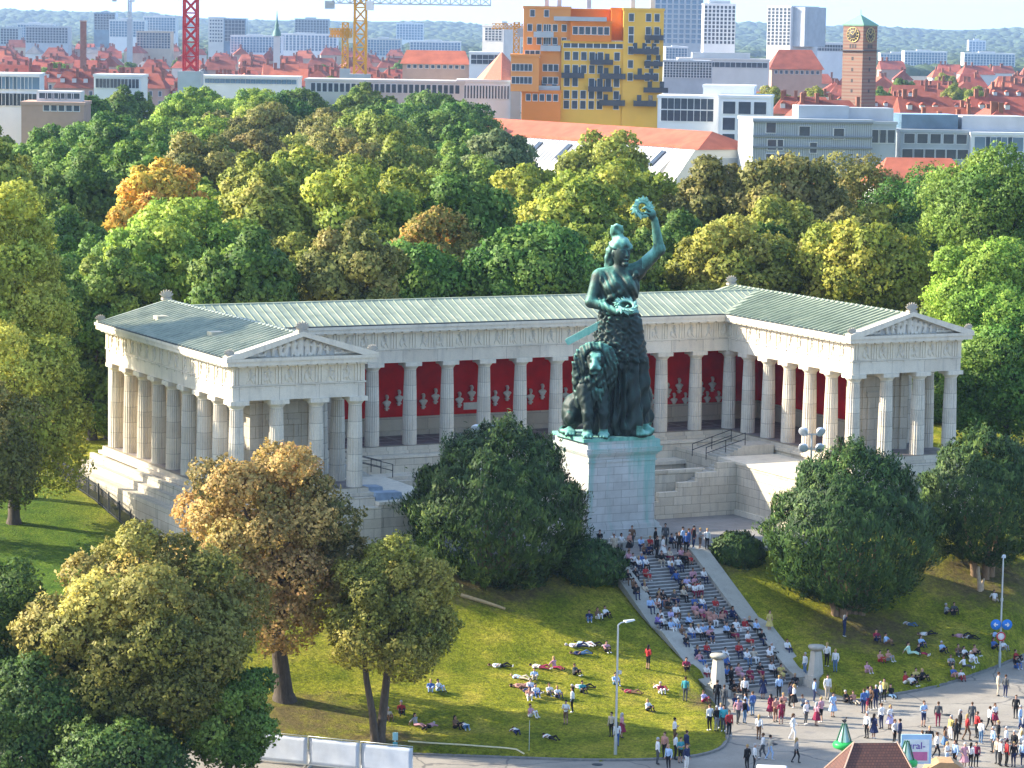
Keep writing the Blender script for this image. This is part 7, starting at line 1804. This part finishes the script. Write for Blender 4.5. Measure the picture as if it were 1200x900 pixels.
# ================================================================== FURNITURE OF THE PLACE
GALV = plain('galvanised_steel', (.50, .53, .52), .4, .08, 2, .5)
def lamp(label, x, y, h, rz, signs=False):
    g = max(gz(x, y), ROAD-.05); t = thing('street_lamp', label, 'street lamp', (x, y, g), rz)
    mb = MB(); mb.tube([(0, 0, -.2), (0, 0, 1.2)], .11, 8); mb.tube([(0, 0, 1.2), (0, 0, h)], [.085, .06], 8); mb.tube([(0, 0, h), (.25, 0, h+.12), (.75, 0, h+.16)], .045, 6); mb.build('pole', GALV, t)
    mb = MB(); mb.hexa([(.55, -.16, h+.10), (1.35, -.13, h+.16), (1.35, .13, h+.16), (.55, .16, h+.10), (.55, -.14, h+.24), (1.35, -.08, h+.24), (1.35, .08, h+.24), (.55, .14, h+.24)]); mb.build('lamp_head', plain('lamp_head_grey', (.62, .64, .62), .4), t)
    mb = MB(); mb.box(.05, -.10, h*.62, .30, .10, h*.62+.22); mb.build('loudspeaker', GALV, t)
    return t, g
lamp('tall grey street lamp at the lower edge of the left lawn', 11.6, -38.1, 8.6, .2)
t, g = lamp('tall grey street lamp with blue and round signs on the right lawn edge', 51.9, -24.6, 8.2, .9)
BLUE = plain('blue_sign', (.03, .20, .60), .5); WSIGN = plain('white_sign', (.75, .75, .73), .5); RSIGN = plain('red_sign', (.55, .04, .04), .5)
for q in (-.42, .42):
    mb = MB(); mb.lathe([(.02, 0), (.40, 0), (.40, .04), (.02, .04)], n=24); a_ = MB()
    o = mb.build('blue_sign', BLUE, t); o.matrix_local = Matrix.Rotation(-.9-.4, 4, 'Z')@Matrix.Translation((q, -.14, 3.35))@Matrix.Rotation(math.pi/2, 4, 'X')
    mb = MB(); mb.bar((-.16, 0, .05), (.16, 0, .05), .09, .02); mb.bar((.16, 0, .05), (.02, .14, .05), .08, .02); mb.bar((.16, 0, .05), (.02, -.14, .05), .08, .02)
    k = mb.build('arrow', WSIGN, o)
    if q < 0: k.rotation_euler[2] = math.pi
mb = MB(); mb.lathe([(.02, 0), (.36, 0), (.36, .03), (.02, .03)], n=24, mi=0); mb.tube([(.31*math.cos(a), .31*math.sin(a), .035) for a in np.linspace(0, 2*math.pi, 25)], .05, 6, 1)
o = mb.build('round_sign', [WSIGN, RSIGN], t); o.matrix_local = Matrix.Rotation(-1.3, 4, 'Z')@Matrix.Translation((0, -.14, 2.45))@Matrix.Rotation(math.pi/2, 4, 'X')
# floodlight clusters on poles
def flood(label, x, y, h):
    g = gz(x, y); t = thing('floodlight_mast', label, 'floodlight', (x, y, g), -.45)
    mb = MB(); mb.tube([(0, 0, -.2), (0, 0, h)], [.10, .07], 8); mb.box(-.75, -.06, h-1.25, .75, .06, h-1.15); mb.box(-.75, -.06, h-.1, .75, .06, h); mb.build('mast', GALV, t)
    for (q, zz, rz) in ((-.6, h+.25, -.5), (.6, h+.25, .5), (-.6, h-1.0, -.3), (.6, h-1.0, .3)):
        mb = MB(); mb.lathe([(.10, -.28), (.30, -.05), (.40, .22), (.36, .26), (.05, .24)], n=14); o = mb.build('lamp', plain('lamp_shell', (.60, .63, .65), .35, .1, 2, .3) if not PM.get('ls') else PM['ls'], t)
        o.matrix_local = Matrix.Translation((q, -.1, zz))@Matrix.Rotation(rz, 4, 'Z')@Matrix.Rotation(2.0, 4, 'X')
c = atd(568, 520, 231); flood('cluster of white floodlights on a mast behind the left yew', c[0], c[1], atd(568, 505, 231)[2]-gz(c[0], c[1]))
c = atd(951, 520, 236); flood('cluster of grey floodlights on a mast behind the right yew', c[0], c[1], atd(951, 508, 236)[2]-gz(c[0], c[1]))
# white sheeted fence panels at the lower left
TARP = plain('white_tarpaulin', (.62, .66, .70), .7, .10, 1.2)
F0 = np.array((-9.4, -31.4)); F1 = np.array((-2.6, -37.6))
P0 = at(300, 893, ROAD); P1 = at(484, 912, ROAD)
for k, wd in enumerate(('leftmost', 'middle', 'rightmost')):
    a = P0+(P1-P0)*(k/3); b2 = P0+(P1-P0)*((k+1)/3); d = (b2-a)[:2]; L = math.hypot(*d)
    t = thing('fence_panel', '%s of three white sheeted site fence panels beside the left lawn' % wd, 'fence', (a[0], a[1], ROAD), math.atan2(d[1], d[0]), 'white sheeted fence panels')
    mb = MB(); nx, nz = 12, 6; vs = []
    rr = random.Random(k)
    for i in range(nx+1):
        for j in range(nz+1): vs.append((.06+(L-.12)*i/nx, .012*math.sin(i*1.1+j*.7+k)+.008*rr.uniform(-1, 1), .15+1.8*j/nz))
    mb.add(vs, [(i*(nz+1)+j, (i+1)*(nz+1)+j, (i+1)*(nz+1)+j+1, i*(nz+1)+j+1) for i in range(nx) for j in range(nz)], 0, True); o = mb.build('sheet', TARP, t)
    so_ = o.modifiers.new('thick', 'SOLIDIFY'); so_.thickness = .012
    mb = MB(); mb.tube([(.03, -.03, 0), (.03, -.03, 2.05), (L-.03, -.03, 2.05), (L-.03, -.03, 0)], .022, 6); mb.tube([(.03, -.03, .2), (L-.03, -.03, .2)], .02, 6); mb.build('frame', GALV, t)
    for q in (.03, L-.03):
        mb = MB(); mb.box(q-.12, -.35, 0, q+.12, .35, .14); mb.build('foot_block', GREYST, t)
c = at(453, 905, ROAD); t = thing('road_sign', 'small pale sign on a post at the right end of the white fence', 'sign', (c[0]+.3, c[1]-.6, ROAD), -.3)
mb = MB(); mb.tube([(0, 0, 0), (0, 0, 2.7)], .03, 6); mb.build('post', GALV, t)
mb = MB(); mb.box(-.17, -.06, 2.2, .17, -.03, 2.7); mb.build('plate', plain('pale_teal_sign', (.32, .55, .52), .5), t); mb = MB(); mb.box(-.15, -.06, 1.75, .15, -.03, 2.08); mb.build('plate', plain('dark_teal_sign', (.08, .30, .32), .5), t)
# small globe lamp by the trees
c = at(297, 890, ROAD); t = thing('garden_lamp', 'small white globe lamp at the left end of the white fence', 'lamp', (c[0]-.6, c[1]-.2, ROAD)); mb = MB(); mb.tube([(0, 0, 0), (0, 0, 2.5)], .04, 6); mb.build('pole', GALV, t); mb = MB(); mb.lathe([(.06, 2.45), (.2, 2.55), (.24, 2.7), (.2, 2.85), (.05, 2.95)], n=14); mb.build('globe', WSIGN, t)
# barrier tape and thin marker pole on the left lawn
TAPE = plain('barrier_tape', (.70, .62, .38), .6)
pts = []
for (u, v) in ((478, 872), (500, 873), (520, 874), (545, 875), (565, 877), (590, 879), (605, 882), (614, 886)):
    p, g = hit(u, v); pts.append((p[0], p[1], g+.16+.05*math.sin(u)))
mb = MB(); mb.tube(pts, .055, 5); tag(mb.build('barrier_tape', TAPE), 'pale barrier tape trailing along the lower edge of the left lawn', 'tape')
p, g = hit(620, 880); t = MB(); t.tube([(0, 0, 0), (0, 0, 2.0)], .022, 6); o = t.build('marker_pole', GALV, None, (p[0], p[1], g)); tag(o, 'thin upright marker pole standing near the lower edge of left lawn', 'pole')
# log on the slope, stump
p, g = hit(540, 700); p2, g2 = hit(592, 716); mb = MB(); mb.tube([(p[0], p[1], g+.12), ((p[0]+p2[0])/2, (p[1]+p2[1])/2, (g+g2)/2+.14), (p2[0], p2[1], g2+.10)], [.16, .14, .10], 8); tag(mb.build('log', plain('bare_wood', (.42, .31, .16), .8, .2, 4)), 'long bare log lying on the slope below the left yew', 'log')
p, g = hit(1148, 692); mb = MB(); mb.tube([(0, 0, -.2), (-.05, 0, .6), (-.22, 0, 1.5), (-.15, .05, 1.9)], [.24, .17, .15, .12], 8); mb.tube([(.25, .1, -.2), (.3, .1, .5), (.5, .15, .9)], [.2, .14, .06], 7); o = mb.build('dead_trunk', plain('peeled_wood', (.46, .34, .22), .8, .25, 3), None, (p[0], p[1], g)); tag(o, 'pale peeled dead trunk on the right slope under the far yew', 'dead tree')
# iron fence along the left lawn beside the worn steps
t = thing('iron_fence', 'dark iron railing running along the left lawn beside the worn outer steps', 'fence', (0, 0, 0))
fp = [(-4.2, 30.5), (-4.5, 26), (-4.7, 20), (-4.9, 14), (-5.0, 8), (-5.0, 3), (-4.9, -2), (-4.5, -5)]
mb = MB(); Pp = []
for (a, b2) in zip(fp[:-1], fp[1:]):
    n_ = int(math.hypot(b2[0]-a[0], b2[1]-a[1])/.22)
    for k in range(n_): Pp.append((a[0]+(b2[0]-a[0])*k/n_, a[1]+(b2[1]-a[1])*k/n_))
Pz = [gz(*q) for q in Pp]
for (x, y), z in zip(Pp, Pz): mb.bar((x, y, z), (x, y, z+1.45), .045, .045)
mb.build('pickets', IRON, t); mb = MB()
for k in range(len(Pp)-1):
    for h in (.15, 1.3): mb.bar((*Pp[k], Pz[k]+h), (*Pp[k+1], Pz[k+1]+h), .05, .05)
mb.build('rails', IRON, t)
for k in range(0, len(Pp), 12):
    mb = MB(); mb.bar((Pp[k][0], Pp[k][1], Pz[k]-.1), (Pp[k][0], Pp[k][1], Pz[k]+1.65), .10, .10); mb.build('post', IRON, t)
t = thing('iron_fence', 'short iron railing at the left rear corner of the hall', 'fence', (-4.0, 27.5, -1.75))
mb = MB()
for k in range(16): mb.bar((k*.2-2.5, .8, -1.2), (k*.2-2.5, .8, 1.5), .05, .05)
mb.bar((-2.5, .8, 1.35), (.5, .8, 1.35), .05, .05); mb.bar((-2.5, .8, .1), (.5, .8, .1), .05, .05); mb.build('railing', IRON, t)
# covered stacks on the left terrace and benches by the pedestal
SHEET = plain('blue_grey_sheet', (.30, .37, .44), .6, .2, 1.5)
for k, (u, v, w_, lb) in enumerate(((431, 606, 2.4, 'low blue grey sheeted stack on the left terrace beside the maple'), (455, 600, 2.0, 'second sheeted stack on the left terrace, nearer the yew'))):
    p = at(u, v, -1.1)
    mb = MB(); mb.hexa([(-w_/2, -.6, 0), (w_/2, -.6, 0), (w_/2, .6, 0), (-w_/2, .6, 0), (-w_/2+.1, -.5, .8), (w_/2-.1, -.52, .72), (w_/2-.12, .5, .75), (-w_/2+.1, .5, .84)]); mb.box(-w_/2-.05, -.66, .0, w_/2+.05, .66, .1)
    tag(mb.build('covered_stack', SHEET, None, (min(max(p[0], 11.8), 14.6), -.9 if k == 0 else 2.2, -1.15), .1), lb, 'covered stack')
for x, wd in ((29.8, 'left'), (33.6, 'right')):
    t = thing('bench', '%s plain slab bench in front of the stone pedestal' % wd, 'bench', (x, PY_-4.9, PLAZA))
    mb = MB(); mb.box(-1.3, -.25, .40, 1.3, .25, .50); mb.build('seat', GREYST, t)
    for q in (-1, 1): mb = MB(); mb.box(q*1.0-.12, -.2, 0, q*1.0+.12, .2, .40); mb.build('leg', GREYST, t)
# fairground kiosk with a tiled roof, green ornaments and a sign at the bottom right
TILE, n_, b_ = new_mat('kiosk_tiles'); P_ = coords(n_); bt = n_.nodes.new('ShaderNodeTexBrick'); bt.inputs['Scale'].default_value = 1; bt.inputs['Brick Width'].default_value = .22; bt.inputs['Row Height'].default_value = .16
bt.inputs['Color1'].default_value = (.15, .060, .038, 1); bt.inputs['Color2'].default_value = (.095, .042, .03, 1); bt.inputs['Mortar'].default_value = (.06, .025, .02, 1); bt.inputs['Mortar Size'].default_value = .02; n_.links.new(P_, bt.inputs['Vector']); n_.links.new(bt.outputs['Color'], b_.inputs['Base Color']); b_.inputs['Roughness'].default_value = .8
kc = at(1022, 900, -9.2); K = thing('kiosk', 'fairground kiosk with steep brown tiled roof at the bottom edge', 'kiosk', (kc[0], kc[1], ROAD), BR+.1); K.scale = (.86, .86, 1)
kz = -9.2-ROAD
mb = MB(); mb.box(-2.2, -2.0, 0, 2.2, 2.0, kz-.6); mb.build('wall', plain('kiosk_wood', (.30, .17, .08), .7), K)
mb = MB(); mb.add([(-3.0, -2.6, kz-.7), (3.0, -2.6, kz-.7), (3.0, 2.6, kz-.7), (-3.0, 2.6, kz-.7), (-1.35, 0, kz+1.55), (1.75, 0, kz+1.55)], [(0, 1, 5, 4), (2, 3, 4, 5), (1, 2, 5), (3, 0, 4), (3, 2, 1, 0)]); rf = mb.build('roof', TILE, K)
mb = MB(); mb.bar((-3.0, -2.6, kz-.66), (-1.35, 0, kz+1.6), .1, .08); mb.bar((3.0, -2.6, kz-.66), (1.75, 0, kz+1.6), .1, .08); mb.bar((-3.0, 2.6, kz-.66), (-1.35, 0, kz+1.6), .1, .08); mb.bar((3.0, 2.6, kz-.66), (1.75, 0, kz+1.6), .1, .08); mb.build('ridge_strips', SAND, rf)
GREENG = plain('bright_green_trim', (.03, .42, .09), .4); GLASSY = plain('pale_green_panel', (.35, .55, .50), .3)
for (u, v, lb) in ((989, 872, 'green glazed lantern turret with dark bird figure left of the kiosk roof'), (1062, 893, 'green glazed lantern turret right of the kiosk roof under the sign')):
    c = at(u, v, -9.6); t = thing('lantern_turret', lb, 'turret', (c[0], c[1], ROAD), .3); t.scale = (.78, .78, .95)
    z = -9.6-ROAD
    mb = MB(); mb.tube([(0, 0, 0), (0, 0, z-.2)], .16, 8); mb.build('post', GREENG, t)
    mb = MB(); mb.lathe([(.30, z-.25), (.86, z-.05), (.92, z+.15), (.80, z+.30), (.55, z+.34)], n=16); mb.build('bowl', GREENG, t)
    mb = MB(); mb.lathe([(.50, z+.32), (.10, z+1.45)], n=6, smooth=False); mb.build('glazed_cone', GLASSY, t)
    mb = MB()
    for k in range(4): a = k*math.pi/2+.4; mb.tube([(.62*math.cos(a), .62*math.sin(a), z+.3), (.14*math.cos(a), .14*math.sin(a), z+1.55)], .06, 6)
    mb.build('ribs', plain('dark_green_rib', (.03, .12, .07), .5), t)
    if u < 1000:
        q = [(0, ell((0, 0, z+1.72), (.20, .13, .12)), .04), (0, ell((.2, 0, z+1.9), (.08, .07, .08)), .04), (0, cap((.26, 0, z+1.9), (.36, 0, z+1.88), .03, .012), .02), (0, cap((-.15, 0, z+1.72), (-.36, 0, z+1.82), .07, .03), .03), (0, cap((0, 0, z+1.5), (0, 0, z+1.65), .03), .02)]
        me = sculpt('bird_figure', q, .035); me.materials.append(DARKF); link('bird_figure', me, t)
c = at(1073, 893, -10.0); t = thing('signboard', 'upright blue and white board with pink lettering beside the kiosk', 'sign', (c[0], c[1], ROAD), BR+.05); z = -10.0-ROAD
mb = MB(); mb.box(-.08, -.03, 0, .08, .05, z-.1); mb.build('post', GALV, t); mb = MB(); mb.box(-.95, -.06, z-.1, .95, .06, z+1.75); pn = mb.build('panel', plain('pale_blue_panel', (.42, .60, .78), .5, .1, 1), t)
mb = MB(); mb.box(-.80, -.085, z+.0, .80, -.062, z+1.45); mb.build('face', WSIGN, pn)
cu = bpy.data.curves.new('lettering', 'FONT'); cu.body = 'ural-'; cu.size = .62; cu.extrude = .012; cu.align_x = 'CENTER'
to = bpy.data.objects.new('lettering', cu); col.objects.link(to); dg_ = bpy.context.evaluated_depsgraph_get(); tm_ = bpy.data.meshes.new_from_object(to.evaluated_get(dg_)); bpy.data.objects.remove(to)
tm_.materials.append(plain('violet_lettering', (.16, .06, .35), .5)); o = link('lettering', tm_, pn); o.matrix_local = Matrix.Translation((0, -.10, z+.85))@Matrix.Rotation(math.pi/2, 4, 'X')
mb = MB(); mb.box(-.7, -.10, z+.12, .7, -.087, z+.66); mb.build('pink_patch', plain('pink_panel', (.62, .16, .32), .5), pn)
# a pale vehicle roof at the bottom edge and a timber stall with goods
c = at(893, 905, ROAD+1.9); t = thing('delivery_van', 'white van seen from above at the bottom edge in front of the crowd', 'van', (c[0], c[1]-1.0, ROAD), BR+1.45)
vm = plain('white_van_paint', (.72, .73, .74), .3, .03, 1, 0, .5)
def vanbody():
    pr_ = [(-2.4, .35), (-2.4, 1.0), (-1.75, 1.15), (-1.15, 1.95), (-.9, 2.05), (2.3, 2.05), (2.45, 1.9), (2.45, .35)]
    mb = MB(); mb.prism_y(pr_, -.95, .95); return mb
o = vanbody().build('body', vm, t); bv = o.modifiers.new('b', 'BEVEL'); bv.width = .10; bv.segments = 3
mb = MB(); mb.hexa([(-1.72, -.8, 1.20), (-1.72, .8, 1.20), (-1.20, .72, 1.86), (-1.20, -.72, 1.86), (-1.80, -.8, 1.22), (-1.80, .8, 1.22), (-1.26, .72, 1.92), (-1.26, -.72, 1.92)]); mb.build('windscreen', GLASS, t)
for x in (-1.5, 1.5):
    for y in (-.9, .9):
        mb = MB(); mb.tube([(x, y-.1, .34), (x, y+.1, .34)], .34, 16); w_ = mb.build('wheel', pm('rubber', (.02, .02, .02)), t)
c = at(1108, 905, -11.2); t = thing('market_stall', 'rounded timber stall front with blue and white cloth at the bottom edge', 'stall', (c[0], c[1], ROAD), BR)
mb = MB(); mb.prism_y([(-1.5, .9), (-1.2, 1.7), (-.5, 2.1), (.4, 2.1), (1.1, 1.7), (1.4, .9)], -.8, .8); mb.build('awning', plain('tan_awning', (.45, .27, .13), .7, .2, 2), t)
mb = MB(); mb.box(-1.5, -.7, 0, 1.4, .7, .9); mb.build('counter', plain('timber', (.32, .19, .09), .7), t)
mb = MB()
for k in range(8): mb.box(.3+k*.16, -.86, .35, .30+k*.16+.08, -.70, 1.1+.05*math.sin(k), 0); mb.box(.38+k*.16, -.855, .35, .38+k*.16+.08, -.71, 1.1+.05*math.sin(k), 1)
mb.build('striped_cloth', [BLUE, WSIGN], t)
# ------------------------------------------------------------------ the air
hz = bpy.data.materials.new('haze'); hz.use_nodes = True; n = hz.node_tree; n.nodes.clear(); out = n.nodes.new('ShaderNodeOutputMaterial')
pv = n.nodes.new('ShaderNodeVolumePrincipled'); pv.inputs['Color'].default_value = (.48, .68, 1.0, 1); pv.inputs['Density'].default_value = 5.8e-5; pv.inputs['Anisotropy'].default_value = .2
n.links.new(pv.outputs[0], out.inputs['Volume'])
mb = MB(); mb.box(-12800, -12800, -14.2, 12800, 12800, 150); o = mb.build('haze', hz); tag(o, kind='stuff')
# manhole covers in the road
for (u, v, wd) in ((905, 872, 'left of the kiosk'), (1110, 838, 'among the walkers at right'), (700, 896, 'by the street lamp at the lower edge')):
    c = at(u, v, ROAD); mb = MB(); mb.lathe([(.02, .0), (.36, .0), (.36, .012), (.02, .016)], n=20)
    tag(mb.build('manhole_cover', IRON, None, (c[0], c[1], ROAD+.003)), 'round iron manhole cover in the pale road %s' % wd, 'manhole cover')
